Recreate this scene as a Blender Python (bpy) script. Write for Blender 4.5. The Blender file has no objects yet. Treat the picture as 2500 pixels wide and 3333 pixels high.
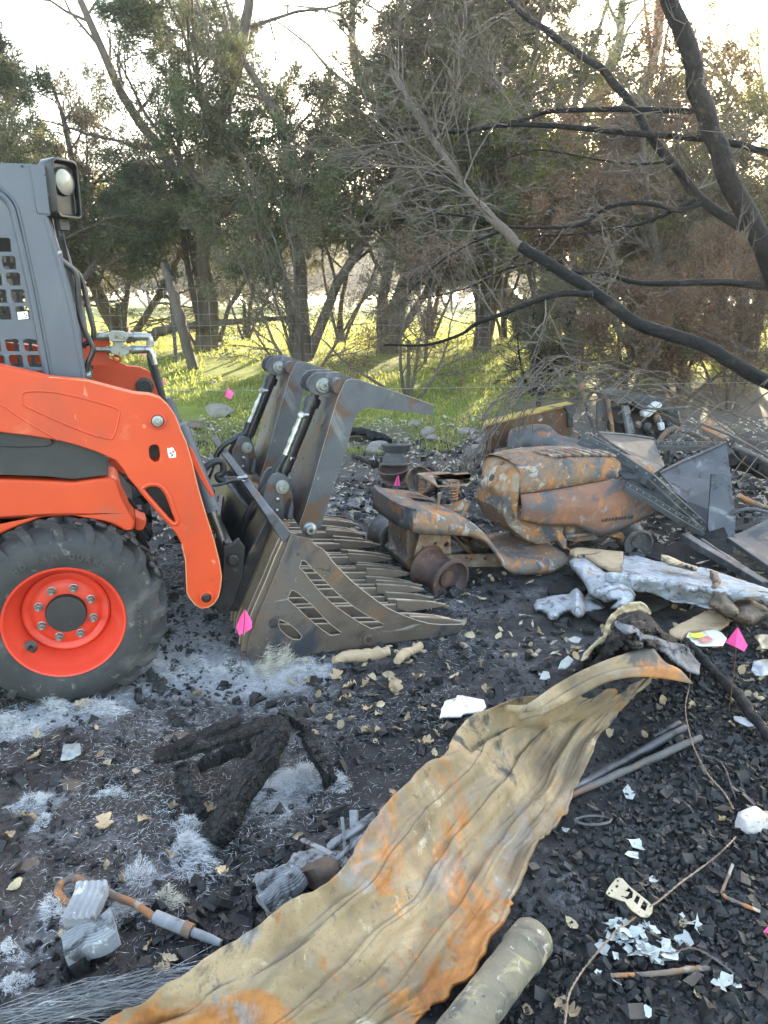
import bpy, bmesh, math, random
import numpy as np
from mathutils import Vector, Matrix
from mathutils.geometry import tessellate_polygon
R = math.radians
rng = np.random.default_rng(7)
random.seed(7)
scn = bpy.context.scene
COL = scn.collection

# ------------------------------------------------------------------ camera
CAM_H, PITCH = 1.5, R(15.5)
cam_d = bpy.data.cameras.new("camera")
cam_d.sensor_fit = 'VERTICAL'; cam_d.sensor_height = 33.33; cam_d.lens = 25.0
cam_d.clip_start = 0.05; cam_d.clip_end = 2000
cam = bpy.data.objects.new("camera", cam_d); COL.objects.link(cam)
cam.location = (0, 0, CAM_H); cam.rotation_euler = (R(90) - PITCH, 0, 0)
scn.camera = cam

# ------------------------------------------------------------------ light
SUN_EL, SUN_AZ = R(16.6), R(20.9)          # azimuth from +Y towards +X
w = bpy.data.worlds.new("World"); scn.world = w; w.use_nodes = True
nt = w.node_tree; nt.nodes.clear()
sky = nt.nodes.new('ShaderNodeTexSky'); sky.sky_type = 'NISHITA'; sky.sun_disc = False
sky.sun_elevation = SUN_EL; sky.sun_rotation = SUN_AZ
sky.air_density = 1.0; sky.dust_density = 1.6; sky.ozone_density = 1.0
bgn = nt.nodes.new('ShaderNodeBackground'); bgn.inputs[1].default_value = 0.15
wo = nt.nodes.new('ShaderNodeOutputWorld')
nt.links.new(sky.outputs[0], bgn.inputs[0]); nt.links.new(bgn.outputs[0], wo.inputs[0])
sl = bpy.data.lights.new("sun", 'SUN'); sl.energy = 3.2; sl.angle = R(0.5); sl.color = (1.0, 0.93, 0.80)
sun = bpy.data.objects.new("sun", sl); COL.objects.link(sun)
sd = Vector((math.sin(SUN_AZ) * math.cos(SUN_EL), math.cos(SUN_AZ) * math.cos(SUN_EL), math.sin(SUN_EL)))
sun.rotation_euler = sd.to_track_quat('Z', 'Y').to_euler()
sun.location = (10, 25, 12)
scn.view_settings.view_transform = 'Standard'; scn.view_settings.look = 'None'
scn.view_settings.gamma = 1.0; scn.view_settings.use_curve_mapping = False
scn.view_settings.exposure = 3.5
scn.view_settings.use_white_balance = True; scn.view_settings.white_balance_temperature = 7700; scn.view_settings.white_balance_tint = 10.0
scn.cycles.max_bounces = 6; scn.cycles.transparent_max_bounces = 8
scn.cycles.sample_clamp_indirect = 8.0

# ------------------------------------------------------------------ pixel helpers (photo is 2500 x 3333)
FPX = 2500.0
def ray(px, py):
    u = (px - 1250) / FPX; v = (py - 1666.5) / FPX
    return np.array([u, math.cos(PITCH) - v * math.sin(PITCH), -math.sin(PITCH) - v * math.cos(PITCH)])
CAMP = np.array([0, 0, CAM_H])
def _h(ix, iy, s):
    n = np.sin(ix * 127.1 + iy * 311.7 + s * 74.7) * 43758.5453
    return n - np.floor(n)
def vnoise(x, y, s=0):
    x = np.asarray(x, float); y = np.asarray(y, float)
    ix = np.floor(x); iy = np.floor(y); fx = x - ix; fy = y - iy
    fx = fx * fx * (3 - 2 * fx); fy = fy * fy * (3 - 2 * fy)
    a = _h(ix, iy, s); b = _h(ix + 1, iy, s); c = _h(ix, iy + 1, s); d = _h(ix + 1, iy + 1, s)
    return (a * (1 - fx) + b * fx) * (1 - fy) + (c * (1 - fx) + d * fx) * fy * 1.0
def fbm(x, y, s=0, o=4):
    t = 0; a = .5; f = 1
    for k in range(o):
        t = t + a * (vnoise(x * f, y * f, s + k * 13.3) - .5); a *= .5; f *= 2.03
    return t
def sstep(a, b, x):
    t = np.clip((np.asarray(x, float) - a) / (b - a), 0, 1); return t * t * (3 - 2 * t)
def gh(x, y):
    x = np.asarray(x, float); y = np.asarray(y, float)
    base = .72 * sstep(5.8, 13.5, y) + .15 * sstep(14, 60, y)
    near = 1 - sstep(8, 14, y)
    b = (.05 * fbm(x * 1.7, y * 1.7, 3, 3) + .035 * fbm(x * 9, y * 9, 5, 3)) * near
    b = b + .12 * fbm(x * .5, y * .5, 9, 2) * sstep(7, 12, y)
    return base + b
def AT(px, py, Y):                                # point at world depth Y
    r = ray(px, py); return CAMP + r * (Y / r[1])
def GZ(px, py, z=0.0):                            # point at height z
    r = ray(px, py); return CAMP + r * ((z - CAM_H) / r[2])
def GP(px, py, up=0.0):                           # point on the ground
    r = ray(px, py); t = .5; p = CAMP
    lo = .3
    t = lo
    while t < 400:
        p = CAMP + r * t
        if p[2] < gh(p[0], p[1]) + up: break
        t *= 1.02
    a, b = t / 1.02, t
    for k in range(14):
        m = (a + b) / 2; p = CAMP + r * m
        if p[2] < gh(p[0], p[1]) + up: b = m
        else: a = m
    return CAMP + r * b
class Frame:                                      # an upright work frame: x forward, y lateral, z up
    def __init__(s, O, yaw):
        s.O = np.array(O, float); s.yaw = yaw
        s.fw = np.array([math.cos(yaw), math.sin(yaw), 0]); s.la = np.array([-math.sin(yaw), math.cos(yaw), 0])
    def at(s, px, py, lat):                       # pixel -> (forward, z) in the upright plane at this lateral offset
        r = ray(px, py); t = (lat - (CAMP - s.O) @ s.la) / (r @ s.la); p = CAMP + r * t
        return (float((p - s.O) @ s.fw), float(p[2] - s.O[2]))
    def poly(s, pts, lat): return [s.at(x, y, lat) for x, y in pts]
    def p3(s, px, py, lat):
        a = s.at(px, py, lat); return (a[0], lat, a[1])

# ------------------------------------------------------------------ object helpers
def tag(o, label=None, cat=None, group=None, kind=None):
    if label: o['label'] = label
    if cat: o['category'] = cat
    if group: o['group'] = group
    if kind: o['kind'] = kind
    return o
def thing(name, label, cat, loc=(0, 0, 0), rz=0.0, group=None):
    o = bpy.data.objects.new(name, None); COL.objects.link(o)
    o.empty_display_size = .1
    o.location = loc; o.rotation_euler = (0, 0, rz)
    return tag(o, label, cat, group)
class MB:
    def __init__(s): s.v = []; s.f = []; s.n = 0
    def add(s, v, f):
        v = np.asarray(v, float).reshape(-1, 3)
        s.v.append(v); s.f.extend([tuple(int(i) + s.n for i in q) for q in f]); s.n += len(v); return s
    def box(s, c, size, rot=None):
        h = np.array(size, float) / 2
        v = np.array([[x, y, z] for x in (-1, 1) for y in (-1, 1) for z in (-1, 1)]) * h
        if rot is not None:
            m = np.array(rot.to_matrix() if hasattr(rot, 'to_matrix') else rot)[:3, :3]; v = v @ m.T
        s.add(v + np.array(c), [(0, 1, 3, 2), (4, 6, 7, 5), (0, 4, 5, 1), (2, 3, 7, 6), (0, 2, 6, 4), (1, 5, 7, 3)]); return s
    def tube(s, path, rad, n=8, cap=True):
        p = np.asarray(path, float); k = len(p)
        rad = np.broadcast_to(np.asarray(rad, float), (k,)) if np.ndim(rad) == 0 or len(np.atleast_1d(rad)) == k else np.interp(np.linspace(0, 1, k), np.linspace(0, 1, len(rad)), rad)
        d = np.gradient(p, axis=0); d /= (np.linalg.norm(d, axis=1)[:, None] + 1e-12)
        ref = np.array([0, 0, 1.]) if abs(d[0][2]) < .9 else np.array([1., 0, 0])
        u = np.cross(d[0], ref); u /= np.linalg.norm(u)
        a = np.arange(n) * 2 * math.pi / n; vs = []
        for i in range(k):
            u = u - d[i] * (u @ d[i]); u /= (np.linalg.norm(u) + 1e-12); w_ = np.cross(d[i], u)
            vs.append(p[i] + rad[i] * (np.cos(a)[:, None] * u + np.sin(a)[:, None] * w_))
        f = [(i * n + j, i * n + (j + 1) % n, (i + 1) * n + (j + 1) % n, (i + 1) * n + j) for i in range(k - 1) for j in range(n)]
        if cap: f += [tuple(range(n - 1, -1, -1)), tuple(range((k - 1) * n, k * n))]
        s.add(np.concatenate(vs), f); return s
    def prism(s, poly, l0, l1, holes=()):          # polygon in (x, z), extruded along y
        loops = [list(poly)] + [list(h) for h in holes]
        flat = [q for lp in loops for q in lp]; n = len(flat)
        tri = tessellate_polygon([[Vector((q[0], q[1], 0)) for q in lp] for lp in loops])
        v = [(q[0], l0, q[1]) for q in flat] + [(q[0], l1, q[1]) for q in flat]
        f = []
        for t in tri:
            a, b, c = [flat[i] for i in t]
            ccw = (b[0] - a[0]) * (c[1] - a[1]) - (b[1] - a[1]) * (c[0] - a[0]) > 0
            t = tuple(t) if ccw else tuple(t[::-1])
            f.append(t); f.append(tuple(i + n for i in t[::-1]))
        o = 0
        for k, lp in enumerate(loops):
            m = len(lp)
            area = sum(lp[i][0] * lp[(i + 1) % m][1] - lp[(i + 1) % m][0] * lp[i][1] for i in range(m))
            fl = (area > 0) != (k > 0)
            for i in range(m):
                a, b = o + i, o + (i + 1) % m
                f.append((a, a + n, b + n, b) if fl else (a, b, b + n, a + n))
            o += m
        s.add(v, f); return s
    def lathe(s, prof, n=32, center=(0, 0, 0), axis=(0, 0, 1), close=False, cap=True):   # prof: (radius, along axis)
        ax = Vector(axis).normalized(); q = np.array(ax.to_track_quat('Z', 'Y').to_matrix())
        a = np.arange(n) * 2 * math.pi / n; vs = []
        for r, h in prof: vs.append(np.stack([r * np.cos(a), r * np.sin(a), np.full(n, h)], 1))
        v = np.concatenate(vs) @ q.T + np.array(center); k = len(prof)
        f = [(i * n + j, i * n + (j + 1) % n, (i + 1) * n + (j + 1) % n, (i + 1) * n + j) for i in range(k - 1) for j in range(n)]
        if close:
            f += [((k - 1) * n + j, (k - 1) * n + (j + 1) % n, (j + 1) % n, j) for j in range(n)]
        elif cap:
            if prof[0][0] > 1e-5: f.append(tuple(range(n - 1, -1, -1)))
            if prof[-1][0] > 1e-5: f.append(tuple(range((k - 1) * n, k * n)))
        s.add(v, f); return s
    def grid(s, G, wrap=False):                    # G[rows][cols][3]
        G = np.asarray(G, float); r, c = G.shape[:2]
        f = [(i * c + j, i * c + (j + 1) % c, (i + 1) * c + (j + 1) % c, (i + 1) * c + j) for i in range(r - 1) for j in range(c if wrap else c - 1)]
        s.add(G.reshape(-1, 3), f); return s
    def mesh(s, name):
        me = bpy.data.meshes.new(name); v = np.concatenate(s.v)
        me.from_pydata(v.tolist(), [], s.f); me.update(); return me
def obj(name, mb, mat, parent=None, off=None, bevel=0, sharp=32, smooth=True, sub=0, solid=0, loc=None):
    me = mb.mesh(name) if isinstance(mb, MB) else mb
    o = bpy.data.objects.new(name, me); COL.objects.link(o)
    for m in (mat if isinstance(mat, (list, tuple)) else [mat]): me.materials.append(m)
    if smooth and len(me.polygons):
        me.polygons.foreach_set('use_smooth', [True] * len(me.polygons))
        me.set_sharp_from_angle(angle=R(sharp))
    if parent is not None:
        o.parent = parent
    if off is not None: o.location = (-off[0], -off[1], -off[2])
    if loc is not None: o.location = loc
    if solid:
        m = o.modifiers.new('s', 'SOLIDIFY'); m.thickness = solid; m.offset = 0
    if bevel:
        m = o.modifiers.new('b', 'BEVEL'); m.width = bevel; m.segments = 2; m.limit_method = 'ANGLE'; m.angle_limit = R(40)
        m.harden_normals = False
    if sub:
        m = o.modifiers.new('u', 'SUBSURF'); m.levels = sub; m.render_levels = sub
    return o
def quads(name, P, mat, parent=None, **k):         # P: (n,4,3) loose quads, built fast
    P = np.asarray(P, np.float32); n = len(P); m = P.shape[1]
    me = bpy.data.meshes.new(name)
    me.vertices.add(n * m); me.vertices.foreach_set('co', P.reshape(-1))
    me.loops.add(n * m); me.loops.foreach_set('vertex_index', np.arange(n * m, dtype=np.int32))
    me.polygons.add(n); me.polygons.foreach_set('loop_start', np.arange(0, n * m, m, dtype=np.int32))
    me.update(calc_edges=True)
    me.shade_flat()
    return obj(name, me, mat, parent, smooth=False, **k)
def fastmesh(name, V, F, mat, parent=None, smooth=False, **k):   # V (n,3), F (m,k) arrays of one face size
    me = bpy.data.meshes.new(name); V = np.asarray(V, np.float32); F = np.asarray(F, np.int32)
    me.vertices.add(len(V)); me.vertices.foreach_set('co', V.reshape(-1))
    me.loops.add(F.size); me.loops.foreach_set('vertex_index', F.reshape(-1))
    me.polygons.add(len(F)); me.polygons.foreach_set('loop_start', np.arange(0, F.size, F.shape[1], dtype=np.int32))
    me.update(calc_edges=True); me.validate()
    if not smooth: me.shade_flat()
    return obj(name, me, mat, parent, smooth=smooth, **k)
def spline(pts, n=6):                              # Catmull-Rom through points
    p = np.asarray(pts, float); p = np.vstack([2 * p[0] - p[1], p, 2 * p[-1] - p[-2]]); out = []
    for i in range(1, len(p) - 2):
        for t in np.linspace(0, 1, n, endpoint=False):
            out.append(.5 * ((2 * p[i]) + (-p[i - 1] + p[i + 1]) * t + (2 * p[i - 1] - 5 * p[i] + 4 * p[i + 1] - p[i + 2]) * t * t + (-p[i - 1] + 3 * p[i] - 3 * p[i + 1] + p[i + 2]) * t ** 3))
    out.append(p[-2]); return np.array(out)
def closed_spline(pts, n=4):
    p = np.asarray(pts, float); k = len(p); out = []
    for i in range(k):
        a, b, c, d = p[i - 1], p[i], p[(i + 1) % k], p[(i + 2) % k]
        for t in np.linspace(0, 1, n, endpoint=False):
            out.append(.5 * ((2 * b) + (-a + c) * t + (2 * a - 5 * b + 4 * c - d) * t * t + (-a + 3 * b - 3 * c + d) * t ** 3))
    return [tuple(q) for q in out]
def circ(c, r, n=24, ry=None): return [(c[0] + r * math.cos(t * 2 * math.pi / n), c[1] + (ry or r) * math.sin(t * 2 * math.pi / n)) for t in range(n)]

# ------------------------------------------------------------------ materials
class Nd:
    def __init__(s, name):
        s.m = bpy.data.materials.new(name); s.m.use_nodes = True; s.t = s.m.node_tree
        s.b = s.t.nodes['Principled BSDF']; s.out = s.t.nodes['Material Output']
    def n(s, ty, **k):
        x = s.t.nodes.new('ShaderNode' + ty)
        for a, b in k.items(): setattr(x, a, b)
        return x
    def l(s, a, b): s.t.links.new(a, b)
    def co(s, world=False, off=(0, 0, 0), scale=(1, 1, 1)):
        mp = s.n('Mapping'); mp.inputs['Location'].default_value = off; mp.inputs['Scale'].default_value = scale
        if world: s.l(s.n('NewGeometry').outputs['Position'], mp.inputs[0])
        else: s.l(s.n('TexCoord').outputs['Object'], mp.inputs[0])
        return mp.outputs[0]
    def noise(s, co, scale, detail=6, rough=.6, dist=0):
        x = s.n('TexNoise'); s.l(co, x.inputs['Vector'])
        x.inputs['Scale'].default_value = scale; x.inputs['Detail'].default_value = detail
        x.inputs['Roughness'].default_value = rough; x.inputs['Distortion'].default_value = dist
        return x.outputs['Fac']
    def ramp(s, fac, stops):
        x = s.n('ValToRGB'); e = x.color_ramp.elements
        while len(e) < len(stops): e.new(.5)
        for q, (p, c) in zip(e, stops):
            q.position = p; q.color = (*c, 1) if len(c) == 3 else c
        s.l(fac, x.inputs[0]); return x.outputs[0]
    def mix(s, fac, a, b):
        x = s.n('Mix', data_type='RGBA')
        for v, i in ((fac, 0), (a, 6), (b, 7)):
            if hasattr(v, 'node'): s.l(v, x.inputs[i])
            elif i == 0: x.inputs[0].default_value = v
            else: x.inputs[i].default_value = (*v, 1)
        return x.outputs[2]
    def math(s, op, a, b=0, c=None):
        x = s.n('Math', operation=op)
        for i, v in enumerate((a, b) if c is None else (a, b, c)):
            if hasattr(v, 'node'): s.l(v, x.inputs[i])
            else: x.inputs[i].default_value = v
        return x.outputs[0]
    def maprange(s, v, a, b):
        x = s.n('MapRange', interpolation_type='SMOOTHSTEP'); s.l(v, x.inputs[0])
        x.inputs[1].default_value = a; x.inputs[2].default_value = b; return x.outputs[0]
    def bump(s, h, strength=.3, dist=.01):
        x = s.n('Bump'); x.inputs['Strength'].default_value = strength; x.inputs['Distance'].default_value = dist
        s.l(h, x.inputs['Height']); s.l(x.outputs[0], s.b.inputs['Normal'])
def surf(name, cols, scale=4, rough=.7, metal=0, patches=(), bump=.3, bscale=40, bdist=.004, stretch=(1, 1, 1), lo=.3, hi=.7, rvar=.15, spec=.5, tint=0):
    """noise-mixed base colours, then patches [(colour, scale, from, to, metal or None)] of rust, ash, bare metal on top"""
    a = Nd(name); co = a.co(scale=stretch)
    f = a.noise(co, scale, 8, .65, .4)
    st = [(lo + (hi - lo) * i / max(1, len(cols) - 1), c) for i, c in enumerate(cols)]
    c = a.ramp(f, st)
    for i, pt in enumerate(patches):
        colr, sc, p0, p1 = pt[:4]
        co2 = a.co(off=(3.7 * (i + 1), 1.9 * i, 7.3), scale=stretch if len(pt) < 5 else pt[4])
        nf = a.noise(co2, sc, 9, .62, .6)
        c = a.mix(a.maprange(nf, p0, p1), c, colr)
    if tint:
        oi = a.n('ObjectInfo'); hs = a.n('HueSaturation')
        a.l(a.math('MULTIPLY_ADD', oi.outputs['Random'], tint, 1 - tint / 2), hs.inputs['Value']); a.l(c, hs.inputs['Color']); c = hs.outputs[0]
    a.l(c, a.b.inputs['Base Color'])
    rn = a.noise(a.co(off=(9, 2, 4)), scale * 2.5, 6)
    a.l(a.math('MULTIPLY_ADD', rn, rvar * 2, rough - rvar), a.b.inputs['Roughness'])
    a.b.inputs['Metallic'].default_value = metal
    a.b.inputs['Specular IOR Level'].default_value = spec
    if bump: a.bump(a.noise(co, bscale, 8, .7), bump, bdist)
    return a.m
def hx(h):
    h = h.lstrip('#'); c = [int(h[i:i + 2], 16) / 255 for i in (0, 2, 4)]
    return tuple(x / 12.92 if x < .04045 else ((x + .055) / 1.055) ** 2.4 for x in c)
OR = hx('#e0400f')
MAT = {}
MAT['orange'] = surf('orange_paint', [(.47, .046, .012), (.55, .060, .015)], 3, .46, 0,
    [((.36, .052, .022), 2.2, .52, .78), ((.33, .085, .045), 3.5, .60, .80), ((.60, .16, .09), 14, .67, .70, (1, .12, .5)), ((.14, .06, .035), 9, .68, .74), ((.30, .05, .02), 28, .66, .74), ((.10, .09, .08), 60, .72, .78), ((.62, .20, .10), 6, .60, .85)], .05, 60, spec=.4)
MAT['orange_rim'] = surf('orange_rim_paint', [(.56, .036, .017), (.64, .054, .026)], 4, .45, 0, [((.40, .12, .09), 9, .6, .85), ((.12, .08, .06), 40, .7, .76)], .06, 60, spec=.4)
MAT['worn_edge'] = surf('worn_paint_edge', [(.45, .30, .16), (.62, .12, .03)], 30, .7)
MAT['graphite'] = surf('graphite_paint', [(.062, .070, .086), (.088, .098, .116)], 3, .48, .2,
    [((.16, .17, .19), 9, .60, .75, (1, 1, .3)), ((.16, .07, .035), 22, .69, .74), ((.28, .29, .30), 45, .71, .76)], .06, 50)
MAT['body_black'] = surf('black_body_panel', [(.014, .015, .016), (.032, .032, .032)], 5, .55, 0, [((.08, .075, .07), 8, .60, .8)], .08, 80)
MAT['steel'] = surf('grey_attachment_steel', [(.050, .056, .066), (.095, .100, .110)], 4, .45, .35,
    [((.095, .052, .034), 4.5, .53, .60), ((.15, .155, .16), 9, .56, .72, (1, 1, .35)), ((.035, .038, .045), 3, .54, .66), ((.26, .24, .21), 40, .66, .73)], .16, 70)
MAT['brown_steel'] = surf('worn_brown_steel', [(.070, .054, .044), (.125, .094, .074), (.10, .092, .088)], 5, .5, .4,
    [((.17, .095, .055), 7, .54, .66), ((.25, .22, .19), 60, .63, .71), ((.045, .048, .056), 3, .53, .64), ((.30, .27, .23), 10, .64, .70, (.15, 1, 3)), ((.035, .03, .027), 22, .62, .70)], .3, 90)
MAT['tine_edge'] = surf('polished_tine_edge', [(.26, .215, .16), (.42, .36, .28)], 12, .5, .4, [((.16, .09, .05), 12, .55, .7)], .1)
MAT['dark_steel'] = surf('oily_black_steel', [(.013, .013, .015), (.035, .034, .034)], 6, .38, .3, [((.10, .07, .05), 10, .6, .72), ((.3, .3, .3), 60, .72, .76)], .15, 70)
MAT['chrome'] = surf('bright_fitting_steel', [(.22, .22, .21), (.36, .36, .35)], 12, .35, .9, [((.15, .11, .07), 20, .6, .7)], .05)
MAT['fitting'] = surf('grey_zinc_fitting', [(.20, .21, .20), (.32, .33, .31)], 10, .45, .7, [((.10, .09, .07), 20, .55, .7)], .1)
MAT['rubber'] = surf('black_hose_rubber', [(.012, .012, .013), (.03, .03, .03)], 10, .55, 0, [], .1, 80)
MAT['tyre'] = surf('dusty_tyre_rubber', [(.018, .018, .018), (.036, .036, .035)], 7, .8, 0, [((.085, .078, .070), 5, .50, .72), ((.12, .105, .09), 24, .60, .70), ((.010, .015, .016), 5, .58, .7)], .25, 60)
MAT['soot_lump'] = surf('tarry_soot', [(.006, .006, .007), (.02, .019, .018)], 20, .35, 0, [], .5, 40, .01)
MAT['pink'] = surf('pink_flag_plastic', [(.86, .075, .27), (.90, .10, .32)], 4, .4, 0, [], .04)
MAT['lens'] = surf('dusty_lamp_glass', [(.20, .19, .15), (.32, .30, .25)], 8, .18, 0, [], .1)
MAT['white'] = surf('white_sticker', [(.7, .7, .68), (.82, .82, .8)], 20, .5)
MAT['red_mark'] = surf('red_mark_paint', [(.5, .03, .02), (.6, .05, .03)], 20, .5)
MAT['black_mark'] = surf('black_mark_ink', [(.02, .02, .02), (.03, .03, .03)], 20, .6)
MAT['rust'] = surf('burnt_rusty_steel', [(.055, .058, .064), (.13, .095, .072), (.21, .105, .050)], 9, .75, .1,
    [((.30, .115, .036), 11, .53, .62), ((.26, .24, .21), 13, .56, .64), ((.050, .055, .064), 5, .55, .62), ((.36, .17, .06), 26, .62, .68), ((.40, .36, .29), 42, .62, .70)], .35, 70, lo=.36, hi=.62)
MAT['rust_grey'] = surf('burnt_grey_panel', [(.060, .066, .076), (.10, .098, .095), (.21, .095, .045)], 2.6, .6, .25,
    [((.24, .09, .035), 8, .55, .64), ((.22, .21, .19), 14, .57, .66), ((.045, .05, .06), 5, .55, .65)], .3, 60, lo=.38, hi=.66)
MAT['rust_red'] = surf('burnt_red_side_panel', [(.075, .078, .084), (.15, .080, .058), (.21, .095, .058)], 4.5, .72, .1,
    [((.29, .12, .045), 15, .56, .64), ((.20, .185, .17), 11, .58, .68), ((.062, .066, .073), 3.2, .52, .60), ((.08, .06, .05), 30, .62, .70)], .3, 70, lo=.38, hi=.56)
MAT['rust_brown'] = surf('rusty_brown_plate', [(.085, .042, .022), (.15, .07, .03)], 6, .75, .1, [((.34, .17, .045), 5, .60, .72), ((.05, .045, .04), 5, .58, .68)], .2, 60)
MAT['tine_steel'] = surf('rusty_tine_steel', [(.105, .078, .058), (.18, .135, .10)], 6, .6, .15, [((.22, .12, .06), 10, .56, .68), ((.07, .065, .062), 5, .55, .66)], .2, 80)
MAT['dash'] = surf('flaking_dash_steel', [(.17, .085, .04), (.27, .13, .055), (.24, .21, .17)], 9, .8, 0, [((.34, .31, .26), 10, .53, .61), ((.31, .13, .04), 7, .55, .64), ((.10, .09, .08), 14, .6, .68)], .35, 60, lo=.38, hi=.62)
MAT['pale_rust'] = surf('pale_flaked_steel', [(.30, .25, .19), (.16, .09, .055), (.38, .33, .25)], 9, .8, 0, [((.25, .10, .04), 8, .54, .64)], .3, 60)
MAT['burnt_black'] = surf('burnt_black_sheet', [(.030, .034, .040), (.060, .066, .075)], 3, .5, .3, [((.13, .135, .14), 5, .56, .7), ((.015, .015, .016), 8, .55, .65), ((.16, .09, .05), 14, .66, .72)], .15, 60)
MAT['rim_grey'] = surf('burnt_grey_rim', [(.055, .055, .056), (.115, .11, .105)], 6, .65, .3, [((.15, .075, .05), 5, .55, .65), ((.18, .175, .17), 10, .58, .72)], .2, 60)
MAT['rim_red'] = surf('burnt_red_rim', [(.050, .045, .045), (.13, .060, .045)], 5, .7, .2, [((.14, .07, .05), 7, .5, .65), ((.20, .16, .14), 12, .6, .7)], .2, 60)
MAT['char'] = surf('charred_wood', [(.006, .006, .0065), (.015, .015, .0155), (.028, .028, .028)], 12, .75, 0, [((.06, .06, .061), 22, .62, .72), ((.20, .20, .20), 60, .68, .74)], 1.0, 26, .02, (1, 1, 1), spec=.22)
a = Nd('cracked_char'); co = a.co(scale=(1, 1, 1)); vo = a.n('TexVoronoi', feature='DISTANCE_TO_EDGE'); vo.inputs['Scale'].default_value = 46; ds = a.n('VectorMath', operation='ADD'); nq = a.n('TexNoise'); nq.inputs['Scale'].default_value = 30; a.l(co, nq.inputs['Vector']); sc_ = a.n('VectorMath', operation='SCALE'); sc_.inputs['Scale'].default_value = .03; a.l(nq.outputs['Color'], sc_.inputs[0]); a.l(co, ds.inputs[0]); a.l(sc_.outputs[0], ds.inputs[1]); a.l(ds.outputs[0], vo.inputs['Vector'])
ck = a.maprange(vo.outputs['Distance'], .0, .12); n1 = a.noise(co, 14, 8, .7); n2 = a.noise(co, 60, 6, .7); n3 = a.noise(a.co(off=(4, 4, 1)), 7, 8, .7)
c = a.ramp(n1, [(.35, (.005, .005, .0052)), (.55, (.011, .011, .0112)), (.7, (.024, .024, .0245))]); c = a.mix(ck, (.004, .004, .004), c); c = a.mix(a.maprange(n3, .60, .70), c, (.11, .11, .112)); c = a.mix(a.maprange(n2, .64, .70), c, (.22, .22, .22))
a.l(c, a.b.inputs['Base Color']); a.b.inputs['Roughness'].default_value = .62; a.b.inputs['Specular IOR Level'].default_value = .35; a.bump(a.math('ADD', a.math('MULTIPLY', ck, 1.6), n2), .9, .012); MAT['cracked_char'] = a.m
MAT['char_bark'] = surf('charred_bark', [(.0045, .0045, .0048), (.013, .0125, .012)], 8, .75, 0, [((.045, .032, .024), 6, .58, .72), ((.03, .03, .031), 16, .6, .72)], 1.0, 30, .02, spec=.2)
MAT['ash_white'] = surf('white_ash_fibre', [(.38, .39, .40), (.60, .60, .595)], 12, .9)
MAT['ash_grey'] = surf('grey_ash_composite', [(.13, .135, .14), (.27, .275, .28)], 14, .9, 0, [((.035, .035, .037), 11, .54, .66), ((.48, .48, .48), 26, .60, .7)], .5, 60)
MAT['ash_cream'] = surf('cream_ash_fibre', [(.45, .40, .31), (.62, .58, .48)], 10, .9)
# ================================================================== GROUND
def axis_pts(lo, hi, step, g, far):
    c = list(np.arange(lo, hi, step)); s = step; x = c[-1]
    while x < far[1]: s *= g; x += s; c.append(x)
    s = step; x = lo; pre = []
    while x > far[0]: s *= g; x -= s; pre.append(x)
    return np.array(pre[::-1] + c)
gx = axis_pts(-3.2, 3.6, .028, 1.12, (-420, 420)); gy = axis_pts(.7, 8.0, .028, 1.10, (-9, 700))
XX, YY = np.meshgrid(gx, gy); ZZ = gh(XX, YY)
nx, ny = len(gx), len(gy)
ii = (np.arange(ny - 1)[:, None] * nx + np.arange(nx - 1)[None]).reshape(-1)
gm = Nd('ground_soil')
co = gm.co(world=True)
big = gm.noise(co, .9, 5); mid = gm.noise(co, 5, 8, .7, .5); fine = gm.noise(co, 45, 8, .75); fl = gm.noise(gm.co(world=True, off=(5, 9, 2)), 160, 3, .7)
blk = gm.ramp(mid, [(.3, (.014, .014, .0145)), (.52, (.034, .032, .032)), (.7, (.070, .066, .064))])
brn = gm.ramp(fine, [(.3, (.028, .023, .021)), (.7, (.085, .068, .060))])
sx = gm.n('SeparateXYZ'); gm.l(co, sx.inputs[0])
# brown soil patch on the left, seen between the machine and the charcoal
bl = gm.math('MULTIPLY_ADD', sx.outputs[0], -1.0, gm.math('MULTIPLY_ADD', big, 2.2, -1.35))
near_b = gm.maprange(sx.outputs[1], 3.4, 2.2)
c = gm.mix(gm.math('MULTIPLY', gm.maprange(bl, -.1, .55), near_b), blk, brn)
ash = gm.math('MULTIPLY', gm.maprange(gm.noise(gm.co(world=True, off=(2, 4, 1)), 2.2, 9, .72, .4), .47, .66), gm.maprange(fine, .36, .60))
c = gm.mix(gm.math('MULTIPLY', ash, .6), c, (.25, .25, .258))
at_ = gm.n('Attribute', attribute_name='ash'); c = gm.mix(gm.math('MULTIPLY', gm.maprange(gm.math('ADD', at_.outputs['Fac'], gm.math('MULTIPLY_ADD', gm.noise(gm.co(world=True, off=(7, 3, 3)), 14, 9, .75), .9, -.5)), .18, .75), .85), c, (.34, .345, .355))
c = gm.mix(gm.maprange(fl, .66, .72), c, (.42, .42, .41))
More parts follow.
